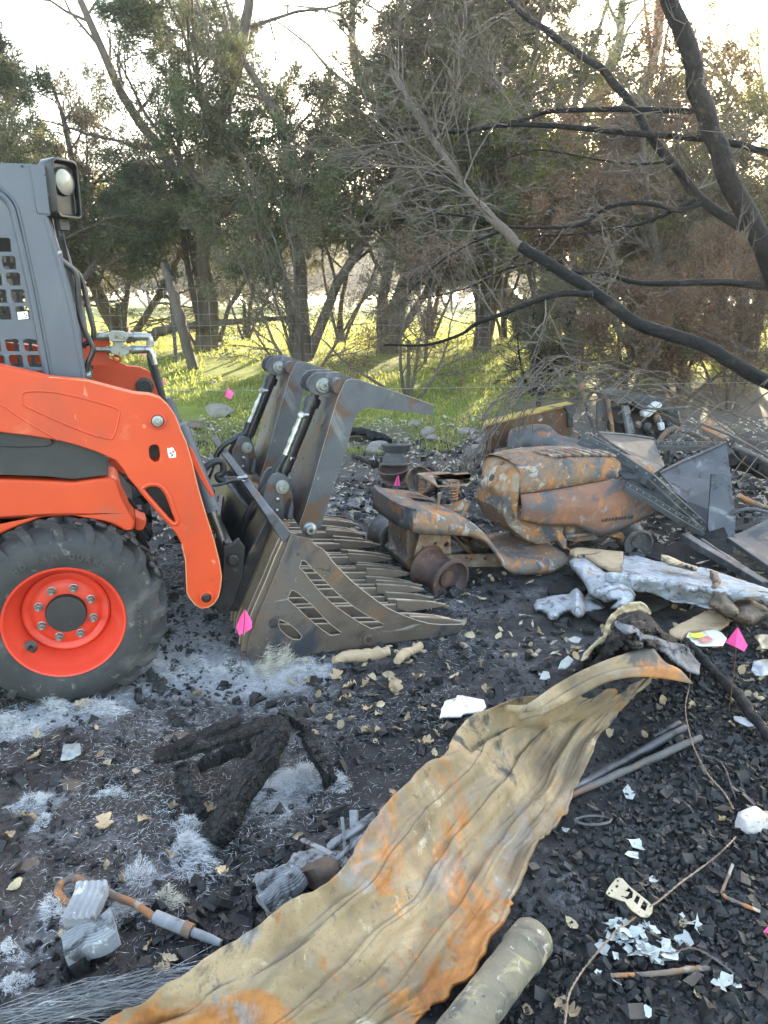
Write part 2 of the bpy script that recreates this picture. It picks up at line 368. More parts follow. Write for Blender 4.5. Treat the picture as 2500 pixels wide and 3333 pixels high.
# dirt further back, then grass
far_d = gm.math('SUBTRACT', gm.math('MULTIPLY_ADD', big, 3.0, gm.math('MULTIPLY_ADD', mid, 1.4, sx.outputs[1])), gm.math('MULTIPLY', gm.maprange(sx.outputs[0], .3, 3.0), 1.8))
dirt = gm.ramp(fine, [(.35, (.055, .046, .038)), (.65, (.15, .13, .11))])
c = gm.mix(gm.maprange(far_d, 7.8, 9.2), c, dirt)
grs = gm.ramp(gm.noise(co, 1.3, 9, .75), [(.3, (.075, .090, .022)), (.55, (.17, .20, .035)), (.75, (.27, .27, .065))])
c = gm.mix(gm.maprange(far_d, 9.4, 11.2), c, grs)
gm.l(c, gm.b.inputs['Base Color']); gm.b.inputs['Roughness'].default_value = .93; gm.b.inputs['Specular IOR Level'].default_value = .25
gm.bump(gm.math('ADD', fine, gm.math('MULTIPLY', mid, 1.5)), .8, .02)
ground = fastmesh('ground', np.stack([XX, YY, ZZ], -1).reshape(-1, 3), np.stack([ii, ii + 1, ii + nx + 1, ii + nx], 1), gm.m, smooth=True)
ASH = [((60, 350), 170, .7), ((250, 300), 120, .6), ((420, 280), 150, .6), ((760, 120), 210, .65), ((1050, 150), 170, .7), ((1300, 130), 150, .7), ((1250, 610), 170, .6), ((150, 690), 120, .5), ((850, 880), 150, .6), ((600, 1040), 130, .5), ((300, 1150), 170, .5), ((450, 640), 330, .25), ((100, 1330), 150, .4), ((1150, 750), 150, .35)]
av = np.zeros(XX.shape)
for (p, r, w_) in ASH:
    q = GZ(p[0] * .7534, 2100 + p[1] * .7534, 0); R_ = np.linalg.norm(GZ((p[0] + r) * .7534, 2100 + p[1] * .7534, 0) - q); av += w_ * np.exp(-((XX - q[0]) ** 2 + (YY - q[1]) ** 2) / R_ ** 2)
av += .55 * np.exp(-(((XX + .9) / .5) ** 2 + ((YY - 3.4) / .7) ** 2)) + .5 * np.exp(-(((XX + .15) / .7) ** 2 + ((YY - 5.6) / .7) ** 2)) + .24 * np.exp(-(((XX - .5) / .9) ** 2 + ((YY - 3.0) / .6) ** 2))
ground.data.attributes.new('ash', 'FLOAT', 'POINT').data.foreach_set('value', np.clip(av, 0, 1).reshape(-1).astype(np.float32))
tag(ground, 'black charred ground turning to green grass behind', kind='structure')

# ================================================================== GRASS
def leafmat(name, cols, trans=.4, scale=.7, tcol=None, spread=(.35, .65)):
    a = Nd(name); co = a.co(world=True)
    f = a.math('MULTIPLY_ADD', a.noise(co, 30, 2), .5, a.math('MULTIPLY', a.noise(co, scale, 4), .5))
    k = len(cols); c = a.ramp(f, [(spread[0] + (spread[1] - spread[0]) * i / max(1, k - 1), q) for i, q in enumerate(cols)])
    a.l(c, a.b.inputs['Base Color']); a.b.inputs['Roughness'].default_value = .65; a.b.inputs['Specular IOR Level'].default_value = .3
    tr = a.n('BsdfTranslucent'); hs = a.n('HueSaturation'); hs.inputs['Value'].default_value = 1.6; hs.inputs['Saturation'].default_value = 1.1
    a.l(c, hs.inputs['Color']); a.l(hs.outputs[0], tr.inputs[0])
    mx = a.n('MixShader'); mx.inputs[0].default_value = trans
    a.l(a.b.outputs[0], mx.inputs[1]); a.l(tr.outputs[0], mx.inputs[2]); a.l(mx.outputs[0], a.out.inputs[0])
    return a.m
def blades(P, D, L, W, bend=.3):
    """P base points, D unit directions, L lengths, W widths -> diamond quads"""
    n = len(P); side = np.cross(D, rng.normal(size=(n, 3))); side /= np.linalg.norm(side, axis=1)[:, None] + 1e-9
    mid = P + D * L[:, None] * .45; tip = P + D * L[:, None] + rng.normal(size=(n, 3)) * (L * bend * .4)[:, None]
    return np.stack([P, mid + side * W[:, None] * .5, tip, mid - side * W[:, None] * .5], 1)
def nrm(v): return v / (np.linalg.norm(v, axis=-1, keepdims=True) + 1e-9)
MAT['grass'] = leafmat('grass_blade', [(.13, .15, .04), (.22, .235, .075), (.34, .31, .13)], .42, .9)
n = 110000
gyy = 7.2 + 24 * rng.random(n) ** 1.9; gxx = (rng.random(n) * 2 - 1) * (gyy * .55 + 1.5)
dens = fbm(gxx * .9, gyy * .9, 21, 4) + .30 * sstep(7.0, 10.5, gyy) - .06 - .25 * sstep(.5, 3, gxx) * (1 - sstep(10, 12, gyy))
k = dens > .08; gxx, gyy = gxx[k], gyy[k]; n = len(gxx)
P = np.stack([gxx, gyy, gh(gxx, gyy) - .01], 1); D = nrm(np.stack([rng.normal(size=n) * .45, rng.normal(size=n) * .45, np.ones(n)], 1))
gs = quads('grass', blades(P, D, (.025 + .065 * rng.random(n) ** 2) * (1 + gyy / 40), .006 + .0011 * gyy), MAT['grass'])
tag(gs, 'short spring grass beyond the burnt ground', kind='stuff')

# ================================================================== TREES
MAT['leaf_green'] = leafmat('cedar_foliage_green', [(.028, .038, .020), (.060, .074, .034), (.112, .115, .050)], .28)
MAT['leaf_dark'] = leafmat('cedar_foliage_dark', [(0.024, 0.034, 0.020), (0.054, 0.068, 0.034), (0.126, 0.105, 0.054)], .26)
MAT['leaf_brown'] = leafmat('cedar_foliage_scorched', [(.050, .050, .024), (0.070, 0.046, 0.031), (0.166, 0.101, 0.064), (0.264, 0.157, 0.095)], .35)
MAT['leaf_mixed'] = leafmat('cedar_foliage_half_scorched', [(.034, .032, .024), (.080, .066, .044), (.100, .100, .050), (.165, .115, .072)], .28)
MAT['leaf_olive'] = leafmat('oak_foliage_olive', [(.060, .070, .022), (.11, .115, .036), (.18, .155, .055)], .45)
MAT['bark'] = surf('cedar_bark', [(.045, .035, .028), (.12, .092, .070)], 5, .9, 0, [((.20, .17, .14), 8, .6, .75)], .9, 14, .03, (1, 1, .25))
MAT['bark_grey'] = surf('oak_bark', [(.085, .080, .060), (.17, .155, .12)], 4, .9, 0, [((.20, .20, .09), 5, .56, .7)], .9, 14, .03, (1, 1, .4))
MAT['twig_grey'] = surf('bare_grey_twigs', [(.10, .088, .075), (.22, .20, .175)], 8, .9)
class Grow:
    def __init__(s, seed): s.r = np.random.default_rng(seed); s.mb = MB(); s.tw = []
    def path(s, p, d, L, up, k, wob):
        pts = [np.array(p, float)]; d = nrm(np.array(d, float))
        for i in range(k):
            d = nrm(d + s.r.normal(size=3) * wob + np.array([0, 0, up])); pts.append(pts[-1] + d * L / k)
        return np.array(pts)
    def limb(s, p, d, L, r, lev, up=.05, wob=.13, kids=(8, 6, 4), ang=.9, start=.25, taper=.25, kl=(.5, .5, .5), minz=None):
        k = max(3, int(5 + L * 1.5)) if lev == 0 else (5 if lev == 1 else 3)
        pts = s.path(p, d, L, up, k, wob); m = len(pts)
        s.mb.tube(pts, np.linspace(r, r * taper, m), (9, 6, 4, 3)[min(lev, 3)], cap=False)
        if lev >= len(kids):
            s.tw.append((pts[0], pts[-1])); return
        for c in range(kids[lev]):
            t = start + (1 - start) * (c + s.r.random()) / kids[lev]; i = min(m - 2, int(t * (m - 1))); f = t * (m - 1) - i
            q = pts[i] * (1 - f) + pts[i + 1] * f; dd = nrm(pts[i + 1] - pts[i])
            if minz is not None and q[2] < minz: continue
            side = nrm(np.cross(dd, s.r.normal(size=3))); a = ang * (.7 + .6 * s.r.random())
            nd = dd * math.cos(a) + side * math.sin(a)
            if nd[2] < -.35: nd[2] *= .3
            s.limb(q, nd, L * kl[min(lev, len(kl) - 1)] * (1.15 - .65 * t) * (.75 + .5 * s.r.random()), r * (1 - .75 * t) * (.36 if lev == 0 else .45) + .0022, lev + 1, up * .7, wob * 1.2, kids, ang, .15, .25, kl, minz)
        if lev > 0: s.tw.append((pts[-2], pts[-1]))
def leaves(tw, per, L, W, spread=.07, cone=.8, keep=1.0, r=rng):
    A = np.array([a for a, b in tw]); B = np.array([b for a, b in tw])
    if keep < 1:                                      # whole sprays die off together, so the crown has gaps
        nse = fbm(B[:, 0] * 1.5 + B[:, 1] * .8 + keep * 31, B[:, 2] * 1.5 + B[:, 1] * .6, 17, 3) + .10 * r.normal(size=len(B)); m = nse < np.quantile(nse, keep); A, B = A[m], B[m]
    n = len(A); t = r.random((n, per, 1)) ** .7 * 1.1; P = A[:, None] * (1 - t) + B[:, None] * t + r.normal(size=(n, per, 3)) * spread
    d = nrm(B - A)[:, None] + r.normal(size=(n, per, 3)) * cone + np.array([0, 0, .12])
    n2 = n * per; sc = .6 + .8 * r.random(n2)
    return blades(P.reshape(n2, 3), nrm(d.reshape(n2, 3)), L * sc, W * sc, .35)
TREES = 'trees standing behind the burnt ground'
def tree(name, label, px, Y, stems, r0, mat, bark='bark', per=16, L=.13, W=.035, kids=(10, 7, 4), kl=(.42, .45, .5), ang=.95, up=.05, wob=.12,
         seed=1, cat='tree', x=None, keep=1., start=.2, spread=.09, minz=None, group=TREES, cone=.8):
    x = AT(px, 1100, Y)[0] if x is None else x
    z = float(gh(x, Y)) - .08; g = Grow(seed)
    for (dx, dy, H, rr) in stems:
        g.limb((dx * .12 * r0 * 8, dy * .1, 0), (dx, dy, 1), H, r0 * rr * .80, 0, up, wob, kids, ang, start, .18, kl, minz)
    t = thing(name, label, cat, (x, Y, z), 0, group)
    # buttressed foot of the trunk
    g.mb.tube([(0, 0, -.15), (0, 0, .1), (0, 0, .35), (0, 0, .8)], [r0 * 1.4, r0 * 1.05, r0 * .85, r0 * .5], 12)
    obj('trunk', g.mb, MAT[bark], t, sharp=60)
    if per: quads('crown', leaves(g.tw, max(4, int(per * 1.7)), L * .56, W * .36, spread * .5, .55, keep * (.74 if Y < 30 else .97), np.random.default_rng(seed + 50)), MAT[mat], t)
    return t
tree('cedar_tree', 'tall open cedar with two upright leaders and a forked shaggy trunk on the sunlit grass', 675, 12.6, [(-.02, 0, 7.8, .8), (.14, .05, 7.4, .75), (-.62, -.1, 4.6, .16), (.5, .2, 4.2, .25), (-.25, .1, 6.4, .35)], .21, 'leaf_dark', per=13, kids=(22, 8, 3), kl=(.28, .45, .5), seed=3, L=.12, start=.16, keep=.66, minz=.8)
tree('cedar_tree', 'dense dark cedar at the left edge, rising behind the machine cab', 90, 10.8, [(0, 0, 3.9, 1), (.35, .1, 3.2, .6), (-.4, 0, 3.6, .6)], .15, 'leaf_dark', per=34, seed=5, kids=(16, 8, 4))
tree('cedar_tree', 'bushy green cedar behind the cab work lamp, lower than the open cedar beside it', 400, 14.5, [(0, 0, 4.4, 1), (.45, 0, 3.9, .6), (-.4, .1, 3.8, .6), (.1, -.3, 3.4, .5)], .16, 'leaf_mixed', per=36, seed=8, kids=(17, 8, 4))
tree('cedar_tree', 'tall green cedar with hanging sprays left of the scorched dark cedar', 985, 11.6, [(0, 0, 6.9, 1), (.22, .1, 6.0, .7), (-.25, 0, 5.0, .6)], .15, 'leaf_green', per=36, seed=11, kids=(24, 8, 4), kl=(.28, .45, .5), minz=.9)
tree('cedar_tree', 'tall scorched cedar with blackish brown foliage in the middle of the tree line', 1262, 12.2, [(.02, 0, 6.6, 1), (.2, .1, 5.8, .7), (-.22, -.05, 5.2, .7), (.3, -.2, 3.2, .5)], .17, 'leaf_mixed', per=36, seed=13, kids=(25, 8, 4), kl=(.28, .45, .5), minz=.8)
tree('cedar_tree', 'broad scorched cedar curtain between the big oak and the rusty brown cedar', 1860, 11.6, [(0, 0, 4.3, 1), (.4, 0, 3.8, .6), (-.45, .1, 3.8, .6), (.1, .3, 3.4, .6)], .10, 'leaf_olive', keep=.62, per=26, seed=14, kids=(17, 8, 4))
tree('cedar_tree', 'olive cedar behind the scorched cedar at the right edge', 2360, 12.6, [(0, 0, 4.5, 1), (.4, 0, 4.0, .6), (-.45, .1, 3.9, .6)], .12, 'leaf_olive', per=28, keep=.7, seed=15, kids=(17, 8, 4))
tree('cedar_shrub', 'low scorched brown scrub under the charred bough at the right edge', 2400, 8.8, [(-.6, 0, 1.5, 1), (.1, .1, 1.9, 1), (.6, -.1, 1.6, 1), (0, .3, 1.7, 1)], .03, 'leaf_brown', per=12, keep=.75, seed=16, kids=(10, 6, 4), cat='shrub', L=.10, W=.03)
tree('cedar_shrub', 'brown scrub right behind the burnt engine heap', 2230, 9.3, [(-.6, 0, 1.4, 1), (.1, .1, 1.8, 1), (.6, -.1, 1.5, 1), (0, .3, 1.6, 1)], .03, 'leaf_brown', per=12, keep=.75, seed=18, kids=(10, 6, 4), cat='shrub', L=.10, W=.03)
tree('cedar_shrub', 'brown green scrub between the black shrub and the brown scrub', 1900, 9.4, [(-.6, 0, 1.3, 1), (.1, .1, 1.6, 1), (.6, -.1, 1.4, 1)], .03, 'leaf_mixed', per=14, seed=19, kids=(10, 6, 4), cat='shrub', L=.10, W=.03)
tree('cedar_tree', 'green cedar behind the long charred bough, between the scorched cedar and the big oak', 1570, 12.6, [(0, 0, 6.4, 1), (-.22, 0, 5.4, .6), (.25, .1, 5.6, .6)], .15, 'leaf_green', per=34, keep=.8, seed=17, kids=(22, 8, 4), kl=(.30, .45, .5))
tree('oak_tree', 'big oak with a broad grey trunk and arching mossy limbs', 1745, 17, [(-.35, 0, 9.5, .7), (.12, .1, 10.5, .75), (.5, .1, 9, .5)], .5, 'leaf_olive', 'bark_grey', per=9, kids=(9, 6, 4), kl=(.5, .5, .5), wob=.2, seed=23, L=.10, W=.05, cat='tree', start=.3, keep=.7, minz=2.2)
tree('cedar_tree', 'cedar with scorched rusty brown foliage behind the collapsed wire fencing', 2140, 10.6, [(0, 0, 4.0, 1), (.4, 0, 3.3, .6), (-.45, .1, 3.3, .6), (.1, .3, 3.6, .6)], .11, 'leaf_brown', per=26, seed=29, keep=.62, kids=(16, 8, 4))
tree('cedar_tree', 'scorched cedar at the right edge under the charred leaning trunk', 2440, 10.2, [(0, 0, 3.6, 1), (.3, .1, 3.4, .6), (-.35, .1, 2.8, .6)], .10, 'leaf_mixed', per=26, keep=.7, seed=31, kids=(11, 8, 4))
tree('oak_tree', 'oak with thin backlit branches around the low sun at top right', 2420, 14, [(-.28, 0, 7.5, .7), (.2, .1, 8.2, .8), (-.6, .1, 6.5, .5)], .22, 'leaf_olive', 'bark_grey', per=10, kids=(11, 7, 4), wob=.2, seed=37, L=.09, W=.045, start=.2, keep=.8, minz=1.2)
tree('cedar_tree', 'olive cedar filling the gap right of the big oak trunk', 1940, 15.5, [(0, 0, 4.8, 1), (.4, 0, 4.2, .6), (-.4, 0, 4.2, .6)], .16, 'leaf_olive', per=28, keep=.75, seed=41, kids=(16, 8, 4))
tree('cedar_shrub', 'thin many-stemmed cedar sapling with sparse foliage behind the raised grapple', 985, 9.8, [(-.5, 0, 2.1, 1), (-.15, .1, 2.6, 1), (.2, -.1, 2.4, 1), (.6, 0, 2.0, .9), (.05, .2, 2.7, .9), (-.9, -.1, 1.6, .8)], .034, 'leaf_mixed', per=10, seed=43, kids=(8, 6, 3), cat='shrub', keep=.6, L=.10, W=.03)
tree('cedar_shrub', 'low brown twiggy cedar shrub below the scorched middle cedar', 1330, 9.3, [(-.7, 0, 1.7, 1), (-.2, .1, 1.9, 1), (.4, -.1, 1.8, 1), (.9, 0, 1.6, .9)], .03, 'leaf_brown', per=9, seed=47, kids=(8, 6, 3), cat='shrub', keep=.5, L=.10, W=.03)
tree('dead_shrub', 'small blackened leafless shrub in front of the big oak trunk', 1755, 9.6, [(-.6, 0, 1.0, 1), (-.2, .1, 1.3, 1), (.3, -.1, 1.2, 1), (.8, 0, .9, .9), (.1, .1, 1.4, .9)], .03, 'leaf_brown', 'char_bark', per=0, seed=53, kids=(7, 5, 3), cat='shrub')
tree('cedar_shrub', 'scorched brown cedar shrub leaning over the burnt scrap heap', 2050, 9.0, [(-.5, 0, 1.5, 1), (.1, .1, 1.8, 1), (.5, -.1, 1.5, 1)], .03, 'leaf_brown', per=12, seed=59, kids=(9, 6, 3), cat='shrub', keep=.8, L=.10, W=.03)
tree('oak_tree', 'bare fine-twigged oak reaching into the top left corner', -330, 12.5, [(.10, 0, 7.2, .6), (.40, .1, 5.2, .3), (-.3, 0, 7, .6)], .12, 'leaf_olive', 'bark_grey', per=5, kids=(10, 7, 4), seed=61, L=.07, W=.03, keep=.5, wob=.17, minz=1.5)
tree('cedar_tree', 'cedar beyond the right edge of the picture', 3080, 9.5, [(0, 0, 4.6, 1), (.4, 0, 4, .6), (-.4, 0, 4.3, .6)], .14, 'leaf_mixed', per=28, seed=67, kids=(16, 8, 4))
tree('cedar_tree', 'cedar beyond the left edge of the picture', -620, 10.5, [(0, 0, 4.6, 1), (.4, 0, 4, .6), (-.4, 0, 4.3, .6)], .14, 'leaf_dark', per=28, seed=71, kids=(16, 8, 4))
for i, (px, Y, H, mt) in enumerate([(-150, 14.5, 4.2, 'leaf_mixed'), (200, 15.5, 3.6, 'leaf_olive'), (800, 15.8, 4.0, 'leaf_mixed'), (1110, 14.6, 4.4, 'leaf_mixed'), (1400, 15.6, 4.6, 'leaf_olive'), (1640, 15, 4.6, 'leaf_mixed'), (2040, 15.6, 4.5, 'leaf_olive'), (2300, 15, 4.0, 'leaf_olive'), (2650, 15.6, 4.6, 'leaf_mixed')]):
    tree('cedar_tree', 'cedar of the second row seen through the gaps of the front trees', px, Y, [(0, 0, H, 1), (.4, 0, H * .85, .6), (-.4, .1, H * .85, .6)], .065, mt, per=15, L=.15, W=.05, keep=.85, kids=(13, 7, 4), seed=200 + i, group='second row cedars', minz=1.25, spread=.11)
g_ = np.random.default_rng(5)
for i in range(22):
    px, Y, H = -250 + 145 * i + 60 * g_.normal(), 95 + 60 * g_.random(), 9 + 5 * g_.random()
    tree('oak_tree', 'far tree standing across the sunlit pasture', px, Y, [(0, 0, H * .75, 1), (.5, .1, H * .65, .7), (-.5, 0, H * .65, .7)], .26, ('leaf_olive', 'leaf_green', 'leaf_olive', 'leaf_mixed')[i % 4], 'bark_grey', per=20, L=1.9, W=1.5, kids=(8, 5), seed=100 + i, spread=.5, start=.22, group='far trees across the pasture', minz=.9)

for i in range(18):
    px, Y, H = -220 + 170 * i + 40 * g_.normal(), 48 + 18 * g_.random(), 6.2 + 1.6 * g_.random()
    tree('cedar_tree', 'bushy tree of the hedge line across the meadow', px, Y, [(0, 0, H, 1), (.7, .1, H * .8, .7), (-.7, 0, H * .8, .7)], .16, ('leaf_olive', 'leaf_mixed', 'leaf_green')[i % 3], 'bark_grey', per=18, L=.95, W=.75, kids=(11, 6), seed=300 + i, spread=.3, start=.12, group='bushy trees across the meadow', minz=.7)

# ================================================================== FENCE AND FALLEN BRANCHES
MAT['fence_wire'] = surf('weathered_fence_wire', [(.22, .22, .20), (.34, .33, .30)], 6, .5, .6)
MAT['post_green'] = surf('dark_steel_post', [(.035, .035, .033), (.07, .065, .06)], 6, .7, .2)
fy = 11.3
fr = thing('wire_fence', 'sagging wire mesh fence on thin steel posts in front of the pasture', 'fence', (0, fy, float(gh(0, fy))))
mb = MB(); z0 = float(gh(0, fy))
for hgt in (.12, .26, .40, .54, .70, .88, 1.06):
    mb.tube([(x, .05 * math.sin(x), hgt - .02 * math.sin(x * 1.3) + float(gh(x, fy)) - z0) for x in np.arange(-8.5, 8.6, .6)], .0030, 4)
for x in np.arange(-8.4, 8.5, .16):
    zz = float(gh(x, fy)) - z0; mb.tube([(x, .05 * math.sin(x), .10 + zz), (x, .05 * math.sin(x), 1.05 + zz)], .0020, 3)
obj('wire_mesh', mb, MAT['fence_wire'], fr)
post_me = None
for x in (-6.4, -3.02, .6, 2.6, 4.4, 7.0):
    if post_me is None:
        m2 = MB(); m2.box((0, 0, .6), (.05, .008, 1.55)); m2.box((0, .02, .6), (.008, .035, 1.55)); o = obj('post', m2, MAT['post_green'], fr, sharp=20); post_me = o.data
    else:
        o = bpy.data.objects.new('post', post_me); COL.objects.link(o); o.parent = fr
    o.location = (x, .06, float(gh(x, fy)) - z0); o.rotation_euler = (0, R(3) * math.sin(x * 3), 0)
mb = MB(); mb.tube([(0, 0, -.14), (0, 0, 1.55)], .010, 6); mb.tube([(-.0, .0, 1.02), (0, 0, 1.08)], .016, 6)
wl = 8.6
sw = thing('single_wire', 'single thin wire strung low above the grass in front of the fence', 'wire', (0, wl, float(gh(0, wl))))
mb = MB(); pa = [AT(-300, 1272, wl), AT(500, 1272, wl), AT(1100, 1268, wl), AT(1700, 1258, wl), AT(2700, 1240, wl)]
mb.tube(spline(pa, 5) - np.array([0, wl, float(gh(0, wl))]), .0035, 4); obj('strand', mb, MAT['fence_wire'], sw)
def logthing(name, label, pts, rad, mat, cat, seed=0, twigs=0, group=None, n=9, tl=.5):
    """a limb traced as a bent tapered tube with its own side twigs"""
    base = np.array(pts[0]); g = np.random.default_rng(seed)
    p = spline(np.array(pts) - base, 5); k = len(p)
    p[1:-1] += g.normal(size=(k - 2, 3)) * np.interp(np.linspace(0, 1, k - 2), [0, 1], [rad[0], rad[-1]])[:, None] * .12
    mb = MB(); rr = np.interp(np.linspace(0, 1, k), np.linspace(0, 1, len(rad)), rad) * (1 + .10 * g.normal(size=k)); mb.tube(p, rr, n)
    t = thing(name, label, cat, tuple(base), 0, group); o = obj('limb', mb, MAT[mat], t, sharp=60)
    return t
lean = [AT(640, 1235, 11), AT(590, 1060, 11), AT(560, 945, 11.1), AT(530, 860, 11.3)]
logthing('leaning_trunk', 'dead pale trunk leaning left over the fence behind the hydraulic couplers', lean, [.085, .075, .07, .04], 'bark', 'dead trunk', 4)
fall = [AT(480, 1095, 12.2), AT(560, 1068, 12.2), AT(700, 1052, 12.1), AT(860, 1040, 12.0), AT(1000, 1030, 12)]
logthing('fallen_branch', 'long pale branch lying level across the cedar trunk above the grass', fall, [.09, .06, .05, .04, .02], 'bark', 'branch', 6)
bg = Grow(81)
for k in range(46):
    a = rng.random() * 6.28; bg.limb((rng.normal() * .7, rng.normal() * .35, .05 + .3 * rng.random()), (math.cos(a), math.sin(a) * .5, .25 * rng.normal()), 1.1, .018, 1, 0, .15, (0, 5, 3))
bp = AT(560, 1035, 17); o = obj('brush_pile', bg.mb, MAT['bark'], None, loc=(bp[0], 17, float(gh(bp[0], 17)))); tag(o, 'pile of cut dead branches lying on the pasture behind the cedar trunk', 'brush pile')
# ================================================================== SKID STEER LOADER
O_ = GZ(170, 2310); FM = Frame((O_[0], O_[1], 0.0), R(18.8))
def zm(k):                                         # three enlarged views the outlines were measured in
    return {1: lambda p: (p[0] * .4822, 500 + p[1] * .4822), 2: lambda p: (p[0] * .4972, 1300 + p[1] * .4972), 3: lambda p: (600 + p[0] * .6028, 1100 + p[1] * .6028)}[k]
def ZP(k, pts, lat): return [FM.at(*zm(k)(p), lat) for p in pts]
def Z3(k, p, lat): a = FM.at(*zm(k)(p), lat); return (a[0], lat, a[1])
def textmesh(txt, size, ext=.002):
    c = bpy.data.curves.new('lettering', 'FONT'); c.body = txt; c.size = size; c.extrude = ext; c.align_x = 'CENTER'; c.align_y = 'CENTER'
    o = bpy.data.objects.new('lettering', c); COL.objects.link(o); dg = bpy.context.evaluated_depsgraph_get(); dg.update()
    me = bpy.data.meshes.new_from_object(o.evaluated_get(dg)); bpy.data.objects.remove(o); bpy.data.curves.remove(c)
    V = np.array([v.co[:] for v in me.vertices]).reshape(-1, 3); Fc = [tuple(p.vertices) for p in me.polygons]; bpy.data.meshes.remove(me); return V, Fc
sk = thing('skid_steer_loader', 'orange compact skid steer loader with dark grey cab and big front tyre', 'loader', tuple(FM.O), FM.yaw)
LA = .08                                           # outer face of the near lift arm
armz = [(0, 1190), (159, 1228), (280, 1240), (434, 1281), (490, 1286), (525, 1299), (552, 1325), (572, 1358), (588, 1400), (606, 1440), (623, 1499), (647, 1598), (671, 1678), (696, 1757), (714, 1830), (721, 1875), (718, 1910), (711, 1942), (698, 1963), (678, 1977), (656, 1980), (636, 1969), (620, 1950), (609, 1930), (604, 1822), (592, 1772), (572, 1735), (548, 1708), (515, 1672), (480, 1632), (458, 1606), (446, 1588), (420, 1559), (398, 1524), (373, 1496), (323, 1474), (249, 1449), (189, 1434), (99, 1419), (0, 1407)]
arm = FM.poly(armz, LA)
arm = [(-2.0, 1.52), (-1.4, 1.47)] + arm + [(-1.4, .98), (-2.0, 1.10)]
hole = FM.poly([(464, 1597), (470, 1584), (484, 1577), (507, 1576), (528, 1585), (545, 1608), (557, 1636), (567, 1665), (577, 1690), (577, 1701), (567, 1706), (552, 1697), (530, 1674), (500, 1640)], LA)
slot = FM.poly([(485, 1463), (490, 1451), (502, 1447), (514, 1451), (519, 1463), (522, 1488), (518, 1500), (506, 1505), (494, 1500), (487, 1490)], LA)
def lift_arm(lat, outer):
    s = 1 if outer else -1
    mb = MB(); mb.prism(arm, lat, lat + .012 * s, [hole, slot]) if outer else mb.prism(arm, lat - .012, lat, [hole, slot])
    a = obj('lift_arm', mb, MAT['orange'], sk, bevel=.004)
    mb = MB()
    core = [(x, z) for x, z in arm]
    lo_, hi_ = (lat + .012, lat + .085) if outer else (lat - .085, lat - .012)
    cx = np.mean([q[0] for q in arm]);
    mb.prism(core, lo_, hi_, [hole, slot])
    obj('arm_box', mb, MAT['orange'], a)
    mb = MB(); mb.prism(core, *((hi_, hi_ + .010) if outer else (lo_ - .010, lo_))); obj('arm_inner_plate', mb, MAT['body_black'] if outer else MAT['orange'], a)  # near arm's plate is black to stand for shade inside the openings
    mb = MB()
    if outer:
        for pts, cl in (([(72, 1291), (82, 1276), (145, 1274), (217, 1284), (338, 1315), (386, 1334), (389, 1350), (382, 1384), (375, 1409), (366, 1427), (358, 1429), (298, 1414), (199, 1375), (89, 1325), (76, 1311)], True), ([(-60, 1292), (0, 1315), (90, 1375), (189, 1432)], False)):
            q = FM.poly(pts, lat); q3 = [(x, lat + .001, z) for x, z in q]
            mb.tube(np.array(closed_spline(q3 , 3) + [q3[0]]) if cl else spline(q3, 4), .0042, 6)
        q3 = [(x, lat + .002, z) for x, z in hole]; mb.tube(np.array(closed_spline(q3, 3) + [q3[0]]), .010, 8)
        obj('pressed_bead', mb, MAT['orange'], a)
        mb = MB(); e = FM.poly(armz[1:26], lat); mb.tube([(x, lat + .0015, z) for x, z in e], .0022, 5)
        obj('chipped_edge', mb, MAT['worn_edge'], a)
    # pivot bosses
    for nm, (px, py), r1, r2, m in (('pivot_pin', (513, 1370), .030, .0215, 'fitting'), ('pivot_pin', (671, 1944), .028, .0175, 'dark_steel')):
        c = FM.at(px, py, LA); mb = MB(); d = -1 if outer else 1
        mb.lathe([(r1, 0), (r1, .010), (r1 - .003, .013), (r2 + .003, .013), (r2 + .002, .004), (r2 + .002, 0)], 32, (c[0], lat, c[1]), (0, d, 0))
        obj('pin_boss', mb, MAT['orange'], a)
        if not outer:
            m2 = MB(); m2.lathe([(.045, 0), (.045, .012), (.028, .014), (.028, .006), (0, .006)], 28, (c[0], lat - .095, c[1]), (0, -1, 0)); obj('inner_boss', m2, MAT['dark_steel'], a)
        mb = MB(); mb.lathe([(r2, 0), (r2, .008), (r2 - .003, .0095), (.0085, .0095), (.0085, .016), (.007, .0175), (0, .0175)], 24, (c[0], lat, c[1]), (0, d, 0)); obj(nm, mb, MAT[m], a)
    return a
A1 = lift_arm(LA, True); A2 = lift_arm(1.42, False)
# sticker with small red and black marks
st = MB(); q = FM.poly([(544, 1458), (553, 1459), (558, 1456), (565, 1458), (566, 1464), (572, 1472), (573, 1488), (552, 1491), (547, 1480)], LA); st.prism(q, LA - .0012, LA - .0002)
so = obj('sticker', st, MAT['white'], A1)
for col, pp in (('red_mark', [(559, 1466), (565, 1466), (567, 1473), (562, 1475)]), ('black_mark', [(551, 1474), (556, 1471), (562, 1480), (566, 1478), (565, 1481), (559, 1486), (554, 1485), (560, 1481), (555, 1475), (552, 1478)])):
    m2 = MB(); m2.prism(FM.poly(pp, LA), LA - .0024, LA - .0013); obj('printed_mark', m2, MAT[col], so)
